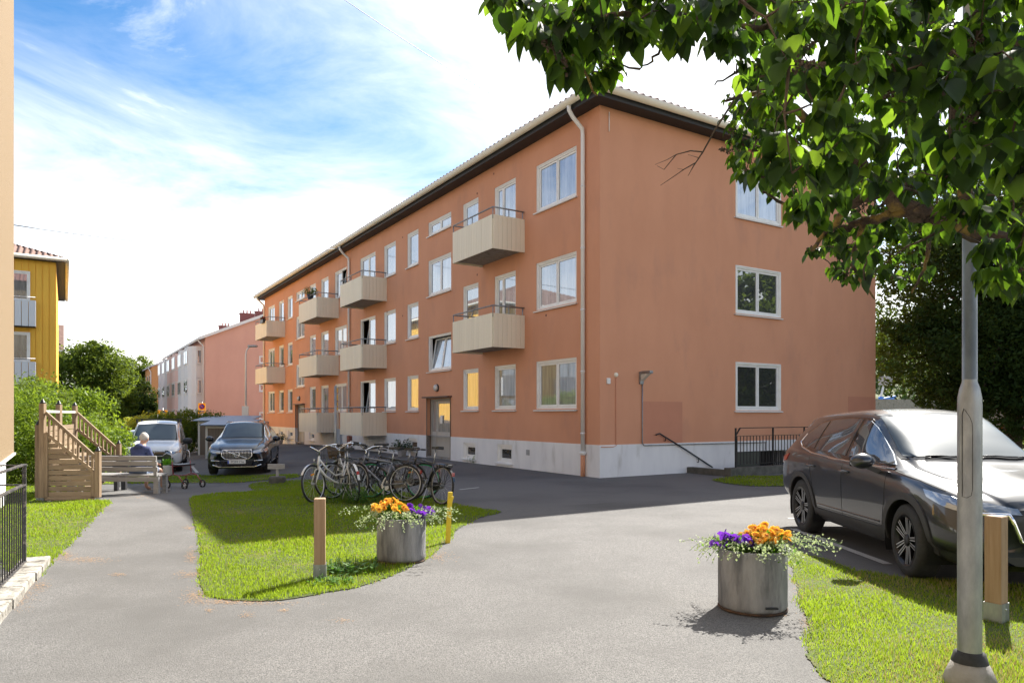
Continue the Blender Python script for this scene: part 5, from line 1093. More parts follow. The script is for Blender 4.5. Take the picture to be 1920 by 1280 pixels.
skin('hooded_top', [(0, 0, .52), (0, -.03, .66), (0, .0, .84), (0, .04, .99), (0, .075, 1.085), (.18, .05, .985), (.245, .11, .74), (.175, .31, .655), (-.18, .05, .985), (-.245, .11, .74), (-.175, .31, .655)], [(0, 1), (1, 2), (2, 3), (3, 4), (3, 5), (5, 6), (6, 7), (3, 8), (8, 9), (9, 10)], [(.205, .15), (.20, .15), (.205, .14), (.16, .12), (.085, .08), .08, .066, .05, .08, .066, .05], m_hood, per)
q = MB(); q.ball((0, -.015, 1.055), (.105, .075, .065), 0, 16, 10); q.build('hood', m_hood, per)
skin('shorts', [(0, .02, .50), (.11, .10, .50), (.195, .40, .505), (-.11, .10, .50), (-.145, .38, .505)], [(0, 1), (1, 2), (0, 3), (3, 4)], [(.19, .11), (.12, .10), (.095, .088), (.12, .10), (.095, .088)], m_short, per)
for sx_, x0, y0 in ((1, .16, .40), (-1, -.16, .40)):      # hands: palm with five fingers resting on the knees
    for k in range(4):
        xx = x0 + (k - 1.5) * .019; ln = (.06, .072, .068, .052)[k]; q = MB(); q.tube([(xx, y0 + .02, .63), (xx, y0 + .02 + ln * .5, .625), (xx, y0 + .02 + ln * .85, .60), (xx, y0 + .02 + ln, .585)], [.0085, .008, .0075, .006], 7); q.build('finger', m_skin, per)
    q = MB(); q.tube([(x0 - sx_ * .03, y0 - .02, .628), (x0 - sx_ * .05, y0 + .01, .62), (x0 - sx_ * .05, y0 + .035, .605)], [.011, .009, .007], 7); q.build('thumb', m_skin, per)
for x_, y_ in ((.247, .55), (-.158, .49)): q = MB(); q.box((x_, y_, .006), (.10, .26, .018), None, 0, .006); q.tube([(x_ - .045, y_ + .03, .01), (x_ - .03, y_ + .03, .065), (x_ + .03, y_ + .03, .065), (x_ + .045, y_ + .03, .01)], .008, 6); q.build('sandal', m_sand, per)
# ---- rollator
rp = P(345, 914); ro = thing('rollator', 'dark red wheeled walker standing to the right of the bench', 'walker', (rp.x, rp.y, rp.z), R(-25))
m_rr = M('red_lacquer', (.22, .012, .02), rough=.3, coat=1)
def sm_wheel(root, x, y, r):
    q = MB(); q.lathe([(r * .72, -.015), (r, -.015), (r, .015), (r * .72, .015)], 20, 0, axis='y', cap=False); w_ = q.build('wheel', m_rubber, root, (x, y, r)); q = MB()
    for k in range(5): a = k * 1.2566; q.bar((0, 0, 0), (r * .78 * math.cos(a), 0, r * .78 * math.sin(a)), .012, .018, up=(0, 1, 0))
    q.lathe([(.02, -.02), (.02, .02)], 10, axis='y'); q.build('spokes', m_alu, w_)
for sy in (-.27, .27):
    sm_wheel(ro, .34, sy, .10); sm_wheel(ro, -.26, sy, .10)
    q = MB(); q.tube([(-.26, sy, .10), (-.24, sy, .30), (-.05, sy, .36), (.12, sy, .33), (.34, sy, .11)], .014, 8); q.build('side_frame', m_rr, ro)
    q = MB(); q.tube([(-.06, sy, .34), (-.10, sy, .68)], .014, 8); q.build('upright', m_rr, ro)
    q = MB(); q.tube([(-.10, sy, .60), (-.12, sy, .88), (-.17, sy, .93), (-.32, sy, .93)], .011, 8); q.build('handle', m_alu, ro); q = MB(); q.tube([(-.22, sy, .93), (-.34, sy, .93)], .017, 8); q.build('grip', m_black, ro)
q = MB(); q.bb(-.22, .10, -.25, .25, .57, .60); q.build('seat', m_black, ro); q = MB(); q.tube([(-.1, -.27, .55), (-.1, .27, .55)], .012, 6); q.tube([(.12, -.27, .33), (.12, .27, .33)], .012, 6); q.build('cross_bar', m_rr, ro)
hb = thing('herb_pot', 'bright green potted herb in a pale bag held between person and walker', 'potted plant', (rp.x - .42, rp.y + .03, rp.z + .32))
q = MB(); q.lathe([(.075, 0), (.10, .02), (.12, .22), (.11, .25)], 12); q.build('bag', M('pale_bag', (.45, .50, .50), (.6, .62, .6), 9, .5), hb)
def fh(): a = random.uniform(0, 6.28); rr = random.random() * .10; return (rr * math.cos(a), rr * math.sin(a), .24 + random.random() * .13), (math.cos(a), math.sin(a), 1)
leafy('foliage', hb, 260, fh, .055, M('herb_leaf', (.10, .30, .02), (.16, .42, .03), 9, .5, trans=.4, tcol=(.3, .6, .04)), asp=.8)
# ---- bicycles
m_spoke = M('spoke_steel', (.5, .5, .5), rough=.35, metal=.9); m_sad = M('saddle_black', (.02, .02, .02), rough=.5); m_wick = M('wicker', (.20, .13, .06), (.09, .055, .025), 40, .9, bump=.01); m_frw = M('white_frame', (.68, .67, .64), rough=.3, coat=1); m_frb = M('black_frame', (.012, .012, .014), rough=.3, coat=1); m_frg = M('grey_frame', (.16, .17, .19), rough=.3, coat=1)
m_green = M('green_rim', (.02, .38, .14), rough=.4); m_refo = M('orange_reflector', (.9, .35, .02), rough=.2); m_whitewall = M('grey_tyre_wall', (.30, .29, .27), rough=.8)
def bwheel(root, x, R_, rim, steer=0, y=0, tyre=None):
    q = MB(); q.tube([(R_ * math.cos(a), 0, R_ * math.sin(a)) for a in np.linspace(0, 2 * math.pi, 41)[:-1]], .019, 8, closed=True); w_ = q.build('wheel', tyre or m_rubber, root, (x, y, R_ + .02), (0, 0, steer))
    q = MB(); rr = R_ - .024; q.tube([(rr * math.cos(a), 0, rr * math.sin(a)) for a in np.linspace(0, 2 * math.pi, 41)[:-1]], .010, 6, closed=True); q.build('rim', rim, w_)
    q = MB()
    for k in range(24): a = 2 * math.pi * k / 24; s_ = 1 if k % 2 else -1; q.tube([(.02 * math.cos(a + s_ * .9), .025 * s_, .02 * math.sin(a + s_ * .9)), (rr * math.cos(a), 0, rr * math.sin(a))], .0013, 3, cap=False)
    q.lathe([(.022, -.035), (.022, .035)], 10, axis='y'); q.build('spokes', m_spoke, w_); return w_
def bike(label, x, y, rz, fr_m, rim=None, basket=None, step=False, steer=0, lean=6, rack=True, refl=False, flat=False, sad=.95, fend=True, tyre=None, disc=False):
    t = thing('bicycle', label, 'bicycle', (x, y, gz(x, y)), (R(lean), 0, rz), 'bicycles parked at the edge of the lawn'); rim = rim or m_alu; R_ = .33; fx, rx = .54, -.52
    steerm = Matrix.Rotation(steer, 3, 'Z')
    bwheel(t, rx, R_, rim, 0, 0, tyre); fwx = fx - .02; wf = bwheel(t, fwx, R_, rim, steer, 0, tyre)
    if refl: q = MB(); q.box((.0, -.01, .17), (.09, .012, .03), Matrix.Rotation(.2, 3, 'Y'), 0, .004); q.build('reflector', m_refo, wf)
    if disc: q = MB(); q.lathe([(.05, -.04), (.08, -.042), (.08, -.038)], 18, axis='y', cap=False); q.build('brake_disc', m_alu, wf)
    zc = R_ + .02; bbk = Vector((-.08, 0, zc - .05)); seat = Vector((-.22, 0, .72)); h1 = Vector((.36, 0, .84)); h0 = Vector((.40, 0, .66)); ra = Vector((rx, 0, zc))
    q = MB()
    if step: q.tube([h0, (.25, 0, .48), (.06, 0, .36), bbk], .022, 8); q.tube([h1 - Vector((0, 0, .05)), (.22, 0, .62), (.02, 0, .47), (-.15, 0, .5)], .016, 8)
    else: q.tube([h0, bbk], .02 if not flat else .03, 8); q.tube([h1 - Vector((0, 0, .04)), seat], .017, 8)
    q.tube([bbk, seat], .017, 8); q.tube([h0, h1], .022, 8)
    for s_ in (-1, 1): q.tube([bbk + Vector((0, s_ * .03, 0)), ra + Vector((0, s_ * .055, 0))], .010, 6); q.tube([seat + Vector((0, s_ * .02, -.05)), ra + Vector((0, s_ * .055, 0))], .009, 6)
    q.build('frame', fr_m, t)
    q = MB(); ax_ = Vector((fwx, 0, zc)); cr = h0 + Vector((.015, 0, -.04))
    for s_ in (-1, 1): o_ = steerm @ Vector((0, s_ * .05, 0)); q.tube([ax_ + o_, cr + o_ * .9 + Vector((0, 0, -.02)), cr], .011, 6)
    q.build('fork', m_alu if disc else fr_m, t)
    q = MB(); st_ = h1 + Vector((-.02, 0, .08)); f = lambda a, b, c: st_ + steerm @ Vector((a, b, c))
    q.tube([h1, st_, f(.04, 0, .02)], .013, 8)
    if flat: q.tube([f(-.04, -.31, .04), f(.02, -.12, .04), f(.04, 0, .02), f(.02, .12, .04), f(-.04, .31, .04)], .011, 8); e = (-.04, .31, .04); e2 = (-.0, .20, .04)
    else: q.tube([f(-.24, -.29, .09), f(-.10, -.28, .12), f(.0, -.17, .10), f(.04, 0, .02), f(.0, .17, .10), f(-.10, .28, .12), f(-.24, .29, .09)], .011, 8); e = (-.26, .29, .085); e2 = (-.14, .285, .11)
    hb_ = q.build('handlebar', m_chrome if not flat else m_frb, t)
    for s_ in (-1, 1): q = MB(); q.tube([f(e[0], s_ * e[1], e[2]), f(e2[0], s_ * e2[1], e2[2])], .017, 8); q.build('grip', m_sad, hb_)
    q = MB(); q.tube([seat, (-.245, 0, sad - .03)], .012, 8); q.build('seat_post', m_alu, t)
    q = MB(); a = sad; q.prism([(.05, 0, 0), (.03, .022, 0), (-.08, .035, 0), (-.18, .085, .0), (-.235, .06, .01), (-.235, -.06, .01), (-.18, -.085, 0), (-.08, -.035, 0), (.03, -.022, 0)], (0, 0, .045)); so = q.build('saddle', m_sad, t, (-.18, 0, a - .02))
    if fend:
        q = MB()
        for x_, a0, a1 in ((rx, .1, 2.9), (fwx, .5, 2.6)):
            R2 = R_ + .035; pts_ = [(R2 * math.cos(a), 0, R2 * math.sin(a)) for a in np.linspace(a0, a1, 14)]
            for i in range(13):
                w2 = .022; p0, p1 = Vector(pts_[i]), Vector(pts_[i + 1]); mt_ = steerm if x_ > 0 else Matrix.Identity(3); o_ = Vector((x_, 0, zc)); q.add([o_ + mt_ @ (p0 + Vector((0, w2, 0))), o_ + mt_ @ (p1 + Vector((0, w2, 0))), o_ + mt_ @ (p1 - Vector((0, w2, 0))), o_ + mt_ @ (p0 - Vector((0, w2, 0)))], [(0, 1, 2, 3)], 0, True)
        q.build('mudguard', fr_m, t)
    if rack:
        q = MB()
        for s_ in (-1, 1): q.tube([(-.26, s_ * .05, .74), (-.80, s_ * .06, .74)], .006, 5); q.tube([(rx, s_ * .06, zc), (-.62, s_ * .06, .74)], .005, 5); q.tube([(rx, s_ * .06, zc), (-.45, s_ * .06, .74)], .005, 5)
        for x_ in (-.3, -.45, -.6, -.8): q.tube([(x_, -.06, .74), (x_, .06, .74)], .005, 5)
        q.build('rack', m_frb, t)
        if flat: q = MB(); q.box((-.55, 0, .70), (.36, .10, .06), None, 0, .015); q.build('battery', m_gloss, t)
    q = MB(); q.lathe([(.09, -.055), (.09, -.05)], 20, 0, bbk, 'y'); q.lathe([(.015, -.08), (.015, .08)], 8, 0, bbk, 'y'); q.bar(bbk + Vector((0, -.075, 0)), bbk + Vector((.07, -.075, -.155)), .015, .02); q.bar(bbk + Vector((0, .075, 0)), bbk + Vector((-.07, .075, .155)), .015, .02); cr_ = q.build('crank', m_alu, t)
    for s_, dz in ((-1, -.155), (1, .155)): q = MB(); q.box(bbk + Vector((.07 * -s_, s_ * .12, dz)), (.09, .08, .02), None, 0, .004); q.build('pedal', m_sad, cr_)
    q = MB(); q.prism([(-.10, -.065, zc - .14), (.03, -.065, zc - .10), (.02, -.065, zc + .02), (rx + .05, -.065, zc + .05), (rx, -.065, zc - .05)], (0, .012, 0)); q.build('chain_guard', m_frb, t)
    q = MB(); q.tube([(-.12, .04, .28), (-.16, .16, .01)], .008, 6); q.build('kickstand', m_alu, t)
    q = MB(); q.lathe([(.02, 0), (.028, .03), (.026, .035)], 12, 0, (.44, 0, .78), 'x'); q.build('front_lamp', m_frb, t)
    q = MB(); q.box((rx - .31, 0, .56), (.02, .05, .07), None, 0, .005); q.build('rear_reflector', m_red, t)
    if basket is not None:
        b = MB(); mtb = m_wick if basket == 'w' else m_frb; hw = .17; 
        if basket == 'w':
            for z in np.linspace(0, .24, 9):
                k = .85 + .15 * z / .24; b.tube([(.14 * k, -hw * k, z), (.14 * k, hw * k, z), (-.12 * k, hw * k, z), (-.12 * k, -hw * k, z)], .009, 5, closed=True)
            for a in np.linspace(-.17, .17, 9): b.tube([(.12, a * .85, 0), (.14, a, .25)], .006, 4); b.tube([(-.10, a * .85, 0), (-.12, a, .25)], .006, 4)
            for a in np.linspace(-.1, .13, 6): b.tube([(a * .85, .15, 0), (a, hw, .25)], .006, 4); b.tube([(a * .85, -.15, 0), (a, -hw, .25)], .006, 4)
            b.bb(-.10, .12, -.14, .14, -.005, .005)
        else:
            for z in (0, .08, .16, .24): b.tube([(.16, -.15, z), (.16, .15, z), (-.14, .15, z), (-.14, -.15, z)], .003, 4, closed=True)
            for a in np.linspace(-.15, .15, 8): b.tube([(.16, a, 0), (.16, a, .24)], .0025, 4); b.tube([(-.14, a, 0), (-.14, a, .24)], .0025, 4); b.tube([(a, .15, 0), (a, .15, .24)], .0025, 4); b.tube([(a, -.15, 0), (a, -.15, .24)], .0025, 4)
        bo_ = b.build('basket', mtb, t, (.56, 0, .76), steer)
    return t
def bpos(u, Y): return (u - 960) * Y / F
bike('white step-through bicycle, leftmost of the parked row', bpos(634, 13.25), 13.25, R(-128), m_frw, step=True, steer=.3, basket=None, sad=.93, refl=True)
bike('cream bicycle with brown wicker basket in front of its handlebar', bpos(655, 13.6), 13.5, R(118), m_frw, step=True, steer=-.3, basket='w', lean=-5, sad=.96)
bike('black bicycle with rear rack and black saddle in the middle of the row', bpos(672, 13.7), 13.7, R(-150), m_frb, rack=True, basket='m', steer=.2)
bike('dark grey bicycle with raised chrome handlebar behind the wicker basket', bpos(690, 14.3), 14.2, R(-160), m_frg, step=True, steer=.15, lean=-4, sad=1.0)
bike('bicycle with bright green rims half hidden by other bicycles', bpos(742, 13.5), 13.5, R(172), m_frb, rim=m_green, steer=.1, rack=False, flat=True, lean=9)
bike('black bicycle with rear rack and upright saddle beside the green-rimmed one', bpos(712, 13.2), 13.15, R(160), m_frg, rack=True, steer=-.25, lean=7, sad=.98)
bike('black electric bicycle with turned front wheel, rightmost of the parked row', bpos(795, 12.95), 12.95, R(131), m_frb, steer=.62, flat=True, refl=True, sad=1.0, disc=True, lean=5, tyre=m_whitewall if False else m_rubber, rim=m_whitewall)
# ---- signs and street lamps
m_sy = M('sign_yellow', (.80, .42, .02), rough=.4); m_sb = M('sign_blue', (.02, .05, .35), rough=.4); m_sr = M('sign_red', (.55, .02, .02), rough=.4)
def flat_disc(root, nm, r, x, z, y, mat, n=28): q = MB(); q.lathe([(0, 0), (r, 0), (r, .003), (0, .003)], n, 0, (x, y, z), 'y', cap=False); return q.build(nm, mat, root)
def sign_at(label, u, v, Y, w_, rz=0):
    p = Q(u, v, Y); g = gz(p.x, p.y); t = thing('road_sign', label, 'sign', (p.x, p.y, g), rz); q = MB(); q.tube([(0, .04, -.1), (0, .04, p.z - g + w_ * .8)], .03, 8); q.build('pole', m_steel, t); return t, p.z - g
t, z = sign_at('yellow no parking sign with blue disc ringed red in front of the pink gable', 378.5, 762, 50, .4, R(4)); s_ = .25
q = MB(); q.bb(-s_, s_, -.01, .0, z - s_, z + s_); q.build('sign_board', m_sy, t); flat_disc(t, 'red_ring', .20, 0, z, -.016, m_sr); flat_disc(t, 'blue_disc', .15, 0, z, -.021, m_sb); q = MB(); q.box((0, -.026, z), (.33, .004, .04), Matrix.Rotation(R(45), 3, 'Y')); q.build('red_bar', m_sr, t)
q = MB(); q.bb(-s_, s_, -.01, 0, z - s_ - .24, z - s_ - .02); q.build('sub_plate', m_sy, t); q = MB(); q.bb(-s_ * .8, s_ * .8, -.016, -.012, z - s_ - .10, z - s_ - .05); q.bb(-s_ * .7, s_ * .7, -.016, -.012, z - s_ - .18, z - s_ - .14); q.build('plate_print', m_sb, t)
t, z = sign_at('yellow sign with blue round emblem rising above the bright bush', 305, 774, 45, .4, R(6)); s_ = .30
q = MB(); q.bb(-s_, s_, -.01, .0, z - s_ * .8, z + s_ * .6); q.build('sign_board', m_sy, t); flat_disc(t, 'blue_disc', .18, 0, z, -.016, m_sb); flat_disc(t, 'pale_crescent', .08, .04, z - .05, -.021, m_frw)
sl = thing('street_lamp', 'slim pale street lamp with curved arm in front of the pink gable', 'street lamp', (bpos(461, 40), 40, gz(bpos(461, 40), 40)))
q = MB(); q.tube([(0, 0, 0), (0, 0, 5.2), (.05, 0, 5.45), (.2, 0, 5.62)], [.07, .05, .04, .04], 8); q.build('pole', m_white, sl); q = MB(); q.box((.38, 0, 5.66), (.5, .2, .12), None, 0, .03); q.build('lantern', m_steel, sl)
q = MB(); q.bb(-.18, .18, -.12, -.04, 1.7, 2.3); q.build('switch_box', m_white, sl)
gp_ = thing('sign_post', 'grey steel post with edge-on yellow sign in front of the ground floor balconies', 'sign post', (bpos(629, 17.6), 17.6, gz(bpos(629, 17.6), 17.6)), R(97))
q = MB(); q.tube([(0, 0, -.05), (0, 0, 2.40)], .03, 10); q.build('post', m_steel, gp_); q = MB(); q.bb(.03, .43, -.012, -.004, 1.80, 2.36); q.build('sign_board', m_sy, gp_); q = MB(); q.bb(.05, .40, -.0035, .004, 1.82, 2.34); q.build('sign_back', m_alu, gp_)
for z_, s_ in ((2.22, .07), (2.02, .05), (1.90, .04)): q = MB(); q.bb(.08, .38, -.016, -.0125, z_ - s_ / 2, z_ + s_ / 2); q.build('sign_print', m_gloss, gp_)
# ---- low rail on concrete block
lr_ = thing('low_barrier', 'low wooden crossbar on a concrete block beside the black car', 'barrier', (bpos(520, 18.2), 18.2, gz(bpos(520, 18.2), 18.2)), R(5))
q = MB(); q.box((0, 0, .08), (.36, .3, .22), None, 0, .03); q.build('concrete_block', m_concreted, lr_); q = MB(); q.bb(-.03, .03, -.03, .03, .15, .40); q.build('upright', m_greywood, lr_); q = MB(); q.box((-.02, -.02, .44), (.42, .06, .13), None, 0, .005); q.build('crossbar', m_greywood, lr_)
# ---- overhead wires
def wire(label, a, b, sag, r=.008):
    t = [a.lerp(b, k / 24) - Vector((0, 0, sag * 4 * (k / 24) * (1 - k / 24))) for k in range(25)]; q = MB(); q.tube(t, r, 5); tag(q.build('overhead_wire', M('wire_grey', (.25, .28, .32), rough=.5) if 'wire_grey' not in bpy.data.materials else bpy.data.materials['wire_grey']), label, 'cable')
wire('thin overhead wire crossing the sky from the top towards the terracotta roof', Q(560, -60, 14), Q(1100, 268, 24.8), .25, .007)
wire('thin overhead wire running from the beige house to the roof of the terracotta block', Q(20, 421, 15), Q(640, 465, 33), .3, .012)
# ---- roadworks corner on the right
rw, z = sign_at('red and yellow triangular roadworks warning sign beyond the dark tree', 1897, 788, 30, .5, R(-20)); s_ = .46
q = MB(); q.prism([(-s_, 0, z - .36), (s_, 0, z - .36), (0, 0, z + .46)], (0, .01, 0)); q.build('sign_board', m_sr, rw); q = MB(); q.prism([(-s_ * .72, -.004, z - .28), (s_ * .72, -.004, z - .28), (0, -.004, z + .29)], (0, .003, 0)); q.build('yellow_panel', m_sy, rw)
q = MB(); y_ = -.010   # digging man pictogram
q.ball((.03, y_, z + .10), (.035, .003, .035), 0, 10, 6); q.bar((.03, y_, z + .07), (-.02, y_, z - .06), .006, .055, up=(0, 1, 0)); q.bar((-.02, y_, z - .06), (-.07, y_, z - .20), .006, .035, up=(0, 1, 0)); q.bar((-.02, y_, z - .06), (.05, y_, z - .20), .006, .035, up=(0, 1, 0)); q.bar((.03, y_, z + .04), (.12, y_, z - .06), .006, .025, up=(0, 1, 0)); q.bar((.02, y_, z - .02), (.19, y_, z - .20), .006, .02, up=(0, 1, 0)); q.build('pictogram', m_gloss, rw)
pp2 = Q(1895, 750, 38); mesh_ = thing('construction_fence', 'pale sheeted construction fence with orange band on the far right', 'fence', (pp2.x - 1.2, pp2.y, 0), R(-15))
m_sheet = M('fence_sheet', (.42, .42, .42), (.36, .36, .37), 3, .8)
for i in range(4): q = MB(); q.bb(i * 2.05, i * 2.05 + 2.0, -.02, 0, .15, 3.3); q.build('panel', m_sheet, mesh_); q = MB(); q.bb(i * 2.05 + .05, i * 2.05 + 1.9, -.03, -.022, 1.95, 2.1); q.build('orange_band', m_refo, mesh_); q = MB(); q.tube([(i * 2.05, -.04, 0), (i * 2.05, -.04, 3.4)], .03, 6); q.build('post', m_steel, mesh_)
yb = Q(1908, 740, 34); yl = thing('yellow_sack', 'yellow plastic sack hanging on the construction fence', 'sack', (yb.x, yb.y, yb.z - .5)); q = MB(); q.lathe([(.05, .9), (.22, .7), (.26, .4), (.2, .15), (.08, 0)], 12); q.build('bag', m_yel, yl)
# boom lift
bl = Q(1655, 735, 72); lf = thing('boom_lift', 'blue boom lift with folded arm beyond the corner of the terracotta block', 'lift', (bl.x, bl.y, 0), R(30)); m_lb = M('lift_blue', (.02, .16, .60), rough=.4)
q = MB(); q.box((0, 0, .9), (2.4, 1.6, .7), None, 0, .1); q.build('chassis', m_lb, lf)
for x_ in (-.8, .8):
    for y_ in (-.8, .8): q = MB(); q.lathe([(.2, -.12), (.4, -.12), (.4, .12), (.2, .12)], 16, 0, (x_, y_, .4), 'y'); q.build('wheel', m_rubber, lf)
q = MB(); q.bar((0, 0, 1.2), (-.3, 0, 3.4), .3, .4); q.build('boom', m_lb, lf); q = MB(); q.bar((-.3, 0, 3.4), (.5, .2, 4.6), .16, .16); q.build('upper_boom', m_white, lf); q = MB(); q.bar((-.1, 0, 3.0), (2.0, 0, 3.3), .35, .5); q.build('counter_arm', m_lb, lf); q = MB(); q.bb(.2, 1.2, -.3, .6, 4.6, 4.65); q.bb(.2, .24, -.3, .6, 4.65, 5.5); q.bb(1.16, 1.2, -.3, .6, 4.65, 5.5); q.bb(.24, 1.16, -.3, -.26, 5.4, 5.5); q.build('basket', m_steel, lf)
rwl = Q(1690, 750, 60); rt_ = thing('retaining_wall', 'grey concrete retaining wall between boom lift and dark tree', 'wall', (rwl.x - 2.2, rwl.y, 0), R(6)); q = MB(); q.bb(0, 9, 0, .4, 0, 2.9); q.build('concrete_wall', m_concrete, rt_)
# ---- pots by the doors, balcony plants
def fir(px, py, pz, s, label, cat='potted plant', pot=True, parent=None, col=None):
    t = thing('potted_plant', label, cat, (px, py, pz)); q = MB(); q.lathe([(.14 * s, 0), (.19 * s, .25 * s), (.17 * s, .26 * s)], 14); q.build('pot', m_concrete if pot else m_darkwood, t)
    def f(): a = random.uniform(0, 6.28); e = random.uniform(-.2, 1.2); rr = random.uniform(.05, .42) * s; return (rr * math.cos(a) * math.cos(e), rr * math.sin(a) * math.cos(e), .28 * s + rr * math.sin(e) * 1.0), (math.cos(a), math.sin(a), .3)
    leafy('foliage', t, 520, f, .10 * s, col or m_evg, asp=.35); return t
m_evg = M('evergreen_needles', (.02, .05, .015), (.04, .085, .02), 9, .7, trans=.15)
def lw(t_, o_, z=0): return Vector((CX, CY, 0)) + DB * t_ - DA * o_ + Vector((0, 0, z))
p = lw(tL(776) + .1, .45); fir(p.x, p.y, -.02, 1.0, 'dark evergreen in a pot left of the nearer entrance door')
p = lw(tL(541), .5); fir(p.x, p.y, gz(p.x, p.y), .95, 'dark evergreen in a pot left of the far entrance door')
p = lw(tL(635) + 1.3, 1.02, 7.5); fir(p.x, p.y, p.z - .1, .9, 'feathery green plant in a box on the top far balcony railing', pot=False, col=M('pale_fern', (.12, .16, .03), (.2, .22, .06), 8, .7, trans=.3))
p = lw(tL(534.4) + .7, 1.15, 7.22); wb_ = thing('balcony_box', 'black flower box with red flowers on the farthest top balcony', 'flower box', p, ROT); q = MB(); q.bb(-.1, .1, -.35, .35, 0, .2); q.build('box', m_black, wb_)
def fr2(): return (random.uniform(-.1, .1), random.uniform(-.35, .35), .2 + random.random() * .15), (0, 0, 1)
leafy('foliage', wb_, 160, fr2, .08, m_evg); leafy('blossoms', wb_, 40, fr2, .07, m_sr)
# litter: dry needles along the path edges
V = []; Fc = []
for (u, v, du, dv, n_) in ((160, 1050, 45, 5, 260), (125, 1041, 14, 8, 120), (360, 1042, 10, 14, 160), (362, 1078, 26, 6, 180), (370, 1118, 22, 12, 240), (420, 1130, 50, 4, 220), (220, 1078, 14, 3, 50), (393, 1146, 8, 3, 30), (355, 990, 10, 3, 60), (465, 1155, 16, 5, 40), (532, 1145, 8, 3, 30), (645, 1165, 16, 4, 40), (190, 952, 16, 4, 80), (820, 1045, 30, 9, 160), (800, 1028, 24, 8, 120), (1500, 1100, 14, 30, 160), (1515, 1165, 14, 20, 120), (1440, 1155, 30, 3, 60), (40, 1120, 22, 22, 260), (75, 1100, 18, 10, 120), (270, 932, 40, 5, 100), (500, 1132, 60, 4, 120)):
    for i in range(n_):
        p = P(u + random.gauss(0, du * .6), v + random.gauss(0, dv * .6)); a = random.uniform(0, math.pi); l_ = random.uniform(.006, .016) * p.y / 6; w_ = .0022 * p.y / 6; d = Vector((math.cos(a), math.sin(a), 0)); s = Vector((-d.y, d.x, 0)); b = len(V); z = Vector((0, 0, .008 + random.random() * .006)); V += [p + d * l_ + z, p + s * w_ + z, p - d * l_ + z, p - s * w_ + z]; Fc.append((b, b + 1, b + 2, b + 3))
q = MB(); q.add(V, Fc); tag(q.build('dry_litter', M('dry_needles', (.42, .24, .10), (.30, .17, .07), 20, .9)), 'orange brown dry needles and leaf litter along the path edges', 'litter', None, 'stuff')
# ============================================================= VEGETATION
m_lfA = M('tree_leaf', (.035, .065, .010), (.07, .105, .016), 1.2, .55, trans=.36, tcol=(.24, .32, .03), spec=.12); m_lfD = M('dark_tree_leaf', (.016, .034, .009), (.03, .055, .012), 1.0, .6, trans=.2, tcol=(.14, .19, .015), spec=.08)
m_lfB = M('bright_hedge_leaf', (.08, .14, .012), (.13, .19, .02), 2, .5, trans=.4, tcol=(.30, .42, .03), spec=.2); m_lfY = M('yellow_green_leaf', (.14, .20, .02), (.20, .24, .03), 2, .5, trans=.45, tcol=(.45, .52, .05)); m_lfH = M('hill_leaf', (.035, .065, .02), (.06, .10, .03), .3, .7, trans=.2, tcol=(.12, .2, .03), spec=.1)
def crown(name, parent, blobs, n, size, mat, k=70, up=.3, core=.25):
    """leaf-sized faces gathered into sub-clumps over the blobs"""
    tot = sum(b[3] * b[4] + b[4] * b[5] for b in blobs); Vs = []
    for b in blobs:
        nb = int(n * (b[3] * b[4] + b[4] * b[5]) / tot); kk = max(8, int(k * (b[3] * b[4] + b[4] * b[5]) / tot * len(blobs) / 1.0))
        d = rng.normal(size=(kk, 3)); d /= np.linalg.norm(d, axis=1)[:, None]; rad = rng.uniform(.55, 1.0, kk) ** .6; inn = rng.random(kk) < core; rad[inn] = rng.uniform(0, .6, inn.sum())
        cc = d * rad[:, None] * np.array(b[3:6]) + np.array(b[:3]); cr = rng.uniform(.16, .36, kk) * min(b[3:6])
        i = rng.integers(0, kk, nb); dd = rng.normal(size=(nb, 3)); dd /= np.linalg.norm(dd, axis=1)[:, None]; p = cc[i] + dd * (cr[i] * rng.uniform(.3, 1.1, nb) ** .5)[:, None] * np.array([1.15, 1.15, .8])
        nrm_ = dd + rng.normal(size=(nb, 3)) * .7; nrm_[:, 2] += up; nrm_ /= np.linalg.norm(nrm_, axis=1)[:, None]
        t = np.cross(nrm_, rng.normal(size=(nb, 3))); t /= np.linalg.norm(t, axis=1)[:, None]; s = np.cross(nrm_, t); sz = (size * rng.uniform(.5, 1.4, nb))[:, None]
        Vs.append(np.stack([p - t * sz, p + s * sz * .45, p + t * sz + nrm_ * sz * .15, p - s * sz * .45], 1))
    V = np.concatenate(Vs).reshape(-1, 3); o = obj(name, npmesh(name, V, np.arange(len(V)).reshape(-1, 4), 4, mat), parent); return o
def tree(label, x, y, blobs, n, size, mat, h, r=.2, k=70, name='tree', cat='tree', z=None, grp=None, up=.3):
    z = gz(x, y) if z is None else z; t = thing(name, label, cat, (x, y, z), 0, grp); q = MB(); q.tube([(0, 0, -.2), (.05, 0, h * .3), (-.05, .05, h * .6), (0, 0, h)], [r * 1.2, r, r * .8, r * .4], 10); tr = q.build('trunk', m_bark, t)
    q = MB()
    for b in blobs:
        for i in range(3): a = random.uniform(0, 6.28); e = Vector(b[:3]) + Vector((math.cos(a) * b[3] * .6, math.sin(a) * b[4] * .6, random.uniform(-.3, .4) * b[5])); s = Vector((0, 0, h * random.uniform(.35, .9))); q.tube([s, s.lerp(e, .5) + Vector((0, 0, .2)), e], [r * .4, r * .25, r * .06], 6)
    q.build('limbs', m_bark, t)
    c = crown('crown', t, blobs, n, size, mat, k, up); return t
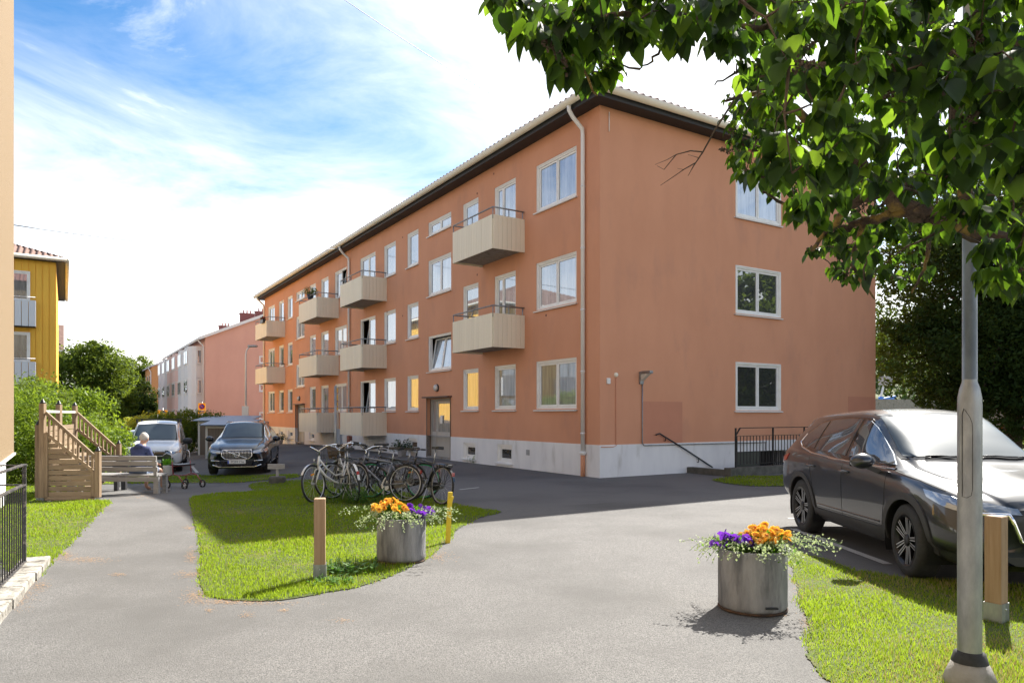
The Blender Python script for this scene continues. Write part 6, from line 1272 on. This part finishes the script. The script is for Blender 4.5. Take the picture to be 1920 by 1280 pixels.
# dark tree right of the block
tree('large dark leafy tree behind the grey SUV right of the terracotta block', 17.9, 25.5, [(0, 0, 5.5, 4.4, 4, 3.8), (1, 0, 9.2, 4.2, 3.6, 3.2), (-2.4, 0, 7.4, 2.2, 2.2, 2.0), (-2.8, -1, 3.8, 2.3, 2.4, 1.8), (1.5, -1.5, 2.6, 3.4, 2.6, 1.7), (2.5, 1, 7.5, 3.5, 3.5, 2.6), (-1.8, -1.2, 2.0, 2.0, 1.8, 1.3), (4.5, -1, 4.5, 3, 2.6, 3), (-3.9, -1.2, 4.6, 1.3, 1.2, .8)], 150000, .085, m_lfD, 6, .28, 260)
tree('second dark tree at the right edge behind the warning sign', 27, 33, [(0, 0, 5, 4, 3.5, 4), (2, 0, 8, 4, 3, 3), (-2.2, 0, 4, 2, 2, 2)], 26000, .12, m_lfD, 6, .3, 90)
# left trees
tree('large round sunlit tree behind the left hedge, in front of the ochre block', -42.6, 72, [(0, 0, 5.6, 4.2, 4, 4.0), (-2.2, -1, 4.5, 2.4, 2.4, 3.2), (2.6, -1, 3.8, 2.2, 2.2, 2.6), (1, -1, 7.6, 2.5, 2.4, 2.0)], 42000, .16, m_lfA, 6, .3, 120)
tree('smaller tree showing above the big round tree, near the end of the street', -58.5, 112, [(0, 0, 8.4, 3.0, 3, 2.8), (1.8, 0, 7.4, 2.2, 2, 2.2), (-2, 0, 7.6, 2.2, 2, 2)], 14000, .18, m_lfA, 8, .3, 60)
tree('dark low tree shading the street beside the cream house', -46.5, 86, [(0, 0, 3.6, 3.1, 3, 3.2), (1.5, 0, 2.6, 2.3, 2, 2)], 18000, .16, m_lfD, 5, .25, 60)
def shrub(label, x, y, blobs, n, size, mat, name='hedge', cat='hedge', k=70, h=1.2, grp=None):
    t = thing(name, label, cat, (x, y, gz(x, y)), 0, grp); q = MB()
    for b in blobs:
        for i in range(5): a = random.uniform(0, 6.28); s = Vector((b[0] + math.cos(a) * .15, b[1] + math.sin(a) * .15, 0)); e = Vector(b[:3]) + Vector((math.cos(a) * b[3] * .6, math.sin(a) * b[4] * .6, b[5] * .4)); q.tube([s, s.lerp(e, .5), e], [.025, .018, .006], 5)
    q.build('stems', m_bark, t); crown('foliage', t, blobs, n, size, mat, k); return t
shrub('rounded leafy hedge with sunlit top right behind the wooden stair', -14.5, 21.5, [(0, 0, 1.3, 1.5, 1.5, 1.45), (-1.9, -.3, 1.4, 1.6, 1.5, 1.5), (1.5, .3, 1.0, 1.1, 1.2, 1.15), (2.1, .6, .75, .7, .8, .9)], 52000, .045, m_lfB, k=150)
shrub('dark overgrown hedge between the beige house and the wooden stair', -17.3, 22.5, [(0, 0, 1.6, 1.8, 1.5, 1.6), (1.6, .3, 1.7, 1.5, 1.5, 1.6), (-2, 0, 1.6, 2, 1.5, 1.5)], 40000, .05, m_lfA, k=120)
shrub('tall pale green bush with long shoots rising above the left hedge', -20.4, 26.5, [(0, 0, 2.2, 1.6, 1.4, 1.4), (2.2, .4, 2.1, 1.6, 1.4, 1.3), (4, .6, 1.9, 1.3, 1.2, 1.2), (-1.5, 0, 2.5, 1.3, 1.2, 1.1)], 34000, .075, m_lfB, name='bush', cat='bush', k=140)
shrub('clipped dark green hedge between the white van and the pink gable', -16.6, 36.5, [(0, 0, 1.2, 1.5, 1.3, 1.05), (1.0, 0, 1.1, 1.2, 1.2, 1.05), (-1.0, 0, 1.2, 1.1, 1.1, 1.0)], 26000, .05, m_lfA, k=110)
shrub('bright yellow-green bush beside the clipped hedge behind the white van', -19.3, 38, [(0, 0, 1.35, 1.3, 1.0, .95), (1.3, -.6, 1.5, 1.1, .8, .85), (-1, 0, 1.3, 1.0, 1, .8)], 16000, .055, m_lfY, name='bush', cat='bush', k=80)
shrub('sunlit low hedge at the right edge below the warning sign', 19.3, 26.5, [(0, 0, .55, 1.5, .8, .6), (1.5, 0, .6, 1.5, .8, .6)], 9000, .05, m_lfB, k=50)
# wooded hill beyond
xs, ys = np.linspace(45, 190, 40), np.linspace(82, 200, 24); Xg, Yg = np.meshgrid(xs, ys); hh = 16 * np.clip((Yg - 82) / 60, 0, 1) * (.8 + .2 * np.sin(Xg * .08)); V = np.stack([Xg, Yg, hh - .2], -1).reshape(-1, 3)
i_ = (np.arange(39)[None, :] + 40 * np.arange(23)[:, None]).ravel(); struct(obj('hill', npmesh('hill', V, np.stack([i_, i_ + 1, i_ + 41, i_ + 40], 1), 4, m_dirt, True)))
wood = thing('wood', 'distant wooded hillside beyond the boom lift', 'wood', (0, 0, 0)); bl_ = []
for i in range(90):
    x = random.uniform(50, 110); y = 84 + (i % 6) * 9 + random.random() * 6; bl_.append((x, y, 16 * sat((y - 82) / 60) + 4.5, 3.6, 3.6, 5))
COL.objects.unlink(wood); bpy.data.objects.remove(wood)
wd_ = crown('wood', None, bl_, 60000, .38, m_lfH, 900); tag(wd_, 'distant wooded hillside beyond the boom lift', 'wood', None, 'stuff')
# trees standing behind the camera (they show only mirrored in the panes)
tree('broad tree across the yard, mirrored in the gable windows', 25, 19, [(0, 0, 5, 4.5, 4, 3.8), (-3, 0, 4, 3, 3, 2.6), (2, 0, 7, 3.5, 3, 2.6)], 16000, .22, m_lfA, 6, .3, 70)
tree('second tree across the yard, mirrored in the gable windows', 32, 13.5, [(0, 0, 5, 4.5, 4, 4), (3, 0, 6, 3, 3, 3)], 12000, .22, m_lfA, 6, .3, 60)
# weeds
def weeds(label, x, y, n, r, h, mat, fl=None):
    t = thing('weeds', label, 'weeds', (x, y, gz(x, y) + .01)); V = []; Fc = []; q = MB()
    for i in range(n):
        a = random.uniform(0, 6.28); rr = r * math.sqrt(random.random()); b0 = Vector((rr * math.cos(a) * 1.6, rr * math.sin(a), 0)); hh_ = h * random.uniform(.5, 1.1); top = b0 + Vector((random.gauss(0, .12) * h, random.gauss(0, .12) * h, hh_)); q.tube([b0, b0.lerp(top, .5), top], .0025, 4)
        for k in range(int(hh_ / .035)):
            c = b0.lerp(top, (k + .5) / (hh_ / .035)); aa = random.uniform(0, 6.28); d = Vector((math.cos(aa), math.sin(aa), random.uniform(-.1, .5))) * random.uniform(.04, .08); s = Vector((-d.y, d.x, 0)) * .25; m_ = len(V); V += [c, c + d * .5 + s, c + d, c + d * .5 - s]; Fc.append((m_, m_ + 1, m_ + 2, m_ + 3))
    q.add(V, Fc); o = q.build('stems', mat, t); o['kind'] = 'stuff'
    return t
weeds('tall weeds growing up through the parked bicycles', bpos(668, 13.0), 12.9, 60, .33, .34, m_fol)
weeds('weeds around the rear wheels in the middle of the bicycle row', bpos(705, 13.0), 12.8, 40, .3, .24, m_fol)
weeds('ragged weeds at the foot of the left planter beside the leaning bollard', -1.62, 7.22, 90, .20, .13, m_fol)
weeds('low weeds around the foot of the leaning bollard', -1.70, 6.72, 50, .14, .08, m_fol)
weeds('two slender yellowish stalks left of the bicycles', bpos(598, 13.2), 13.3, 5, .12, .75, m_lfY)
p = lw(tL(889), .12); weeds('small plant growing at the plinth below the first basement window', p.x, p.y, 10, .08, .26, m_fol)
# ============================================================= OVERHANGING TREE
random.seed(11); rng = np.random.default_rng(11)
m_leaf = M('lilac_leaf', (.010, .024, .006), (.016, .034, .008), 8, .55, trans=.33, tcol=(.22, .42, .02), rnd=.2, spec=.2)
m_leaf2 = M('lilac_leaf_pale', (.018, .040, .008), (.028, .052, .010), 8, .5, trans=.4, tcol=(.32, .52, .03), rnd=.2, spec=.25)
m_leaf3 = M('lilac_leaf_dark', (.006, .014, .004), (.010, .022, .006), 8, .6, trans=.2, tcol=(.12, .26, .02), rnd=.2, spec=.2)
ft = thing('overhanging_tree', 'large heart-leaved tree with lichened limbs reaching into the picture from the right', 'tree', (3.15, 2.55, 0)); org = Vector((3.15, 2.55, 0))
def W(u, v, d): return Q(u, v, d) - org
limbs = [
 ([Vector((0, 0, -.1)), Vector((-.05, .05, .9)), Vector((-.2, .2, 1.6)), W(2080, 545, 2.9), W(1920, 492, 2.95), W(1840, 440, 3.0), W(1745, 408, 3.0)], [.13, .11, .09, .065, .052, .042, .034]),
 ([W(1745, 408, 3.0), W(1690, 385, 3.05), W(1650, 362, 3.1), W(1600, 385, 3.15), W(1560, 425, 3.2), W(1520, 470, 3.2)], [.033, .028, .024, .018, .013, .007]),
 ([W(1745, 408, 3.0), W(1680, 400, 3.1), W(1620, 415, 3.2), W(1560, 430, 3.3), W(1500, 400, 3.4), W(1430, 360, 3.4)], [.028, .022, .018, .014, .01, .005]),
 ([W(1690, 385, 3.05), W(1640, 330, 3.1), W(1590, 295, 3.1), W(1540, 245, 3.05), W(1480, 200, 3.0), W(1420, 175, 2.9), W(1360, 190, 2.8)], [.028, .026, .024, .020, .015, .010, .005]),
 ([W(1590, 295, 3.1), W(1540, 320, 3.2), W(1480, 330, 3.3), W(1400, 330, 3.3)], [.022, .016, .010, .005]),
 ([W(2040, 60, 2.5), W(1930, 85, 2.5), W(1860, 92, 2.55), W(1790, 80, 2.6), W(1700, 100, 2.6), W(1610, 60, 2.5), W(1500, 40, 2.4), W(1380, 50, 2.3), W(1250, 20, 2.2), W(1160, 30, 2.1), W(1095, 60, 2.05), W(1030, 100, 2.0), W(960, 60, 1.95)], [.045, .032, .028, .024, .018, .014, .012, .010, .009, .008, .007, .005, .003]),
 ([W(1840, 440, 3.0), W(1800, 330, 2.9), W(1790, 220, 2.75), W(1790, 80, 2.6)], [.03, .024, .02, .016]),
 ([W(1095, 60, 2.05), W(1090, 120, 2.0), W(1120, 180, 2.0)], [.005, .004, .002]), ([W(1250, 20, 2.2), W(1240, 90, 2.2), W(1200, 130, 2.15)], [.006, .004, .002]), ([W(1380, 50, 2.3), W(1390, 120, 2.4), W(1340, 160, 2.4)], [.007, .005, .002]),
 ([W(1920, 492, 2.95), W(1880, 540, 2.9), W(1900, 560, 2.8)], [.012, .008, .003]), ([W(1620, 415, 3.2), W(1600, 500, 3.2), W(1640, 560, 3.2)], [.012, .008, .003]), ([W(1745, 408, 3.0), W(1740, 480, 3.0), W(1710, 550, 3.0)], [.014, .008, .003]),
]
pts_all = []
for L_, r_ in limbs:
    # smooth with noise
    pts = []; rs = []
    for i in range(len(L_) - 1):
        p0, p1, p2, p3 = L_[max(i - 1, 0)], L_[i], L_[i + 1], L_[min(i + 2, len(L_) - 1)]
        for j in range(6): t = j / 6; pts.append(.5 * (2 * p1 + (p2 - p0) * t + (2 * p0 - 5 * p1 + 4 * p2 - p3) * t * t + (3 * p1 - p0 - 3 * p2 + p3) * t ** 3) + Vector([random.gauss(0, .004 + r_[i] * .10) for _ in range(3)])); rs.append((r_[i] * (1 - t) + r_[i + 1] * t) * random.uniform(.88, 1.14))
    pts.append(L_[-1]); rs.append(r_[-1]); q = MB(); q.tube(pts, rs, 12); q.build('trunk' if r_[0] > .1 else 'limb', m_barkl, ft)
    if r_[0] <= .1: pts_all += pts
    else: pts_all += pts[18:]
def inpoly(u, v, poly): return bool(inside(np.array([u]), np.array([v]), poly)[0])
PA = [(925, -60), (918, 0), (935, 40), (1000, 50), (1020, 110), (1060, 125), (1100, 165), (1135, 130), (1145, 60), (1250, 65), (1300, 85), (1345, 80), (1480, 130), (1530, -60)]
PB = [(1350, 110), (1368, 250), (1380, 335), (1410, 365), (1480, 375), (1500, 450), (1545, 505), (1605, 540), (1660, 530), (1740, 530), (1745, 470), (1800, 400), (1940, 510), (1980, 400), (1980, -40), (1500, -40), (1400, 120)]
PC = [(1875, 500), (1960, 480), (1960, 545), (1890, 540)]
holes = [(1395, 20, 20), (1545, 80, 22), (1590, 20, 14), (1668, 50, 26), (1655, 170, 14), (1290, 195, 24), (1620, 120, 12), (1500, 30, 12)]
sec = []; tw = MB(); clusters = []; tries = 0; cells = {}
def nearest(p, arr): return min(arr, key=lambda q: (q - p).length_squared)
while len(clusters) < 760 and tries < 14000:
    tries += 1; u = random.uniform(885, 1980); v = random.uniform(-40, 600)
    inA, inB, inC = inpoly(u, v, PA), inpoly(u, v, PB), inpoly(u, v, PC)
    if not (inA or inB or inC): continue
    if any((u - a) ** 2 + (v - b) ** 2 < c * c for a, b, c in holes): continue
    if inB and not inA and v > 380 and random.random() < .35: continue
    if inA and u < 1350 and random.random() < .1: continue
    near = random.random()
    if inA and u < 1400: d = random.uniform(1.8, 2.5)
    elif u > 1480 and v < 330: d = random.uniform(1.7, 2.3) if near < .22 else random.uniform(2.9, 5.2)
    else: d = random.uniform(3.1, 5.0) if near > .16 else random.uniform(2.3, 2.8)
    fr_ = math.sin(u * .021 + 1) * math.sin(v * .027 + u * .008); 
    if inB and d > 2.8 and fr_ < -.55 and random.random() < .75: continue
    g_ = 25 if d > 2.8 else 30; key = (int(u / g_), int(v / g_), int(d / .8))
    if cells.get(key, 0) > 0: continue
    cells[key] = 1; clusters.append((u, v, d))
leaves = []      # (pos, tip dir, normal, size)
for i in range(340):     # canopy carried on above the frame, unseen, added to shade the leaves below
    clusters.append((random.uniform(1350, 2600), random.uniform(-900, -45), random.uniform(2.4, 5.6)))
for i in range(26): clusters.append((random.uniform(1840, 1980), random.uniform(390, 530), random.uniform(2.2, 2.8)))
for i in range(90): clusters.append((random.uniform(1990, 2700), random.uniform(-40, 420), random.uniform(2.6, 5)))
clusters.sort(key=lambda c: min((W(*c) - q).length for q in pts_all)); net = list(pts_all); seeds = []
for u, v, d in clusters:
    p = W(u, v, d); a = nearest(p, net); L0 = (p - a).length; m1 = a.lerp(p, .5) + Vector((0, 0, .06 * L0 + .01)) + Vector([random.gauss(0, .05 * L0) for _ in range(3)])
    r0 = min(.011, .0028 + .009 * L0); tw.tube([a, a.lerp(m1, .6) + Vector([random.gauss(0, .02 * L0) for _ in range(3)]), m1, p], [r0, r0 * .8, r0 * .6, .0014], 5); net += [m1, p]
    k = random.randint(8, 14)
    for i in range(k):
        t = random.uniform(.35, 1.05); b = m1.lerp(p, sat(t)); aa = random.uniform(0, 6.28); hz = Vector((math.cos(aa), math.sin(aa), 0)); pt = b + hz * random.uniform(.015, .035) + Vector((0, 0, random.uniform(-.02, .015)))
        tip = (hz * random.uniform(.15, .9) + Vector((0, 0, -random.uniform(.35, 1.1)))).normalized(); nn = tip.orthogonal(); nn = (hz * .8 + Vector((0, 0, .7)) + Vector([random.gauss(0, .35) for _ in range(3)])); nn = (nn - tip * nn.dot(tip)).normalized()
        leaves.append((pt, tip, nn, random.choice((random.uniform(.028, .045), random.uniform(.04, .066))) * (1.15 if d < 2.4 else 1), b))
    if random.random() < .16: seeds.append((p, random.uniform(0, 6.28)))
twg = tw.build('twigs', m_bark, ft); twg['kind'] = 'stuff'
half = [(.0, .02), (.24, -.07), (.42, .06), (.47, .26), (.40, .50), (.25, .74), (.09, .93)]
def leafmesh():
    vs = [(0, y, 0) for y in (.02, .26, .50, .74, .93, 1.06)]; f = []
    def zz(x, y): return .30 * abs(x) - .16 * y * y + .02 * math.sin(9 * y) * abs(x) * 3
    vs = [(0, y, zz(0, y)) for _, y, _ in vs]; 
    for s in (1, -1):
        b = len(vs); vs += [(s * x, y, zz(x, y)) for x, y in half[1:]]     # 6 outline points
        o = [b + i for i in range(6)]
        fs = [(0, o[0], o[1]), (0, o[1], o[2], 1), (1, o[2], o[3], 2), (2, o[3], o[4], 3), (3, o[4], o[5], 4), (4, o[5], 5)]
        f += [q if s > 0 else q[::-1] for q in fs]
    return vs, f
lv, lf_ = leafmesh(); leaf_mes = []
for mt_ in (m_leaf, m_leaf, m_leaf2, m_leaf3, m_leaf3):     # a few individual leaf shapes: width, fold, droop and twist differ
    wx, fo_, dr, tw_ = random.uniform(.82, 1.1), random.uniform(.5, 1.5), random.uniform(.4, 1.9), random.uniform(-.25, .25); lw_ = [(x * wx + tw_ * y * y * .3, y, abs(x) * .30 * fo_ - .16 * dr * y * y + tw_ * x * y + random.gauss(0, .012)) for x, y, z in lv]
    mb_ = MB(); mb_.add(lw_, lf_, 0, True); mb_.tube([(0, -.28, .04), (0, -.12, .0), (0, .03, 0)], .012, 4); leaf_mes.append((mb_.mesh('leaf', mt_), lw_))
def vis(L_):
    w_ = L_[0] + org; 
    if w_.y < .3: return 0
    u = 960 + F * w_.x / w_.y; v = HZ - F * (w_.z - EYE) / w_.y
    return (L_[3] / w_.y) * (1 if -20 < u < 1935 and -20 < v < 1280 else .01) * (1.25 if u < 1350 else 1)
leaves.sort(key=vis, reverse=True)
VV = []; FF = MB()
for i, (p, t, n_, s, b) in enumerate(leaves):
    x = t.cross(n_).normalized(); mt = Matrix((x * s, t * s, n_ * s)).transposed()
    if i < 290:
        o = obj('leaf', random.choice(leaf_mes)[0], ft); o.matrix_local = Matrix.Translation(p) @ mt.to_4x4()
    else: w_i = random.randint(0, 4); FF.add([p + mt @ Vector(q) for q in leaf_mes[w_i][1]], lf_, (0, 0, 1, 2, 2)[w_i], True)
fo = FF.build('leaves', [m_leaf, m_leaf2, m_leaf3], ft); fo['kind'] = 'stuff'
sd_mb = MB()
for p, a in seeds:
    d = Vector((math.cos(a) * .6, math.sin(a) * .6, random.uniform(-.3, .5))).normalized(); ln = random.uniform(.07, .13); sd_mb.tube([p, p + d * ln], .0012, 4)
    for i in range(34): t = random.random(); c = p + d * ln * t + Vector([random.gauss(0, .011 * (1.2 - t)) for _ in range(3)]); sd_mb.box(c, (.006, .0045, .009), Matrix.Rotation(random.random() * 3, 3, 'X'))
so_ = sd_mb.build('seed_clusters', m_bark, ft); so_['kind'] = 'stuff'
# bare dead twig
q = MB(); d = 2.9
q.tube([W(1375, 190, 2.9), W(1340, 245, d), W(1318, 285, d), W(1300, 312, d), W(1290, 330, d)], [.005, .004, .0035, .0025, .001], 6); q.tube([W(1316, 285, d), W(1295, 283, d), W(1268, 290, d), W(1245, 318, d), W(1232, 311, d)], [.003, .0028, .0022, .0015, .0008], 5); q.tube([W(1268, 290, d), W(1250, 300, d), W(1228, 309, d)], [.0018, .0012, .0006], 4); q.tube([W(1303, 306, d), W(1282, 318, d), W(1262, 332, d), W(1238, 348, d)], [.0025, .002, .0015, .0008], 5); q.tube([W(1310, 296, d), W(1290, 290, d)], [.0015, .0008], 4); q.tube([W(1282, 318, d), W(1270, 316, d)], [.0012, .0006], 4)
q.build('dead_twig', m_bark, ft)
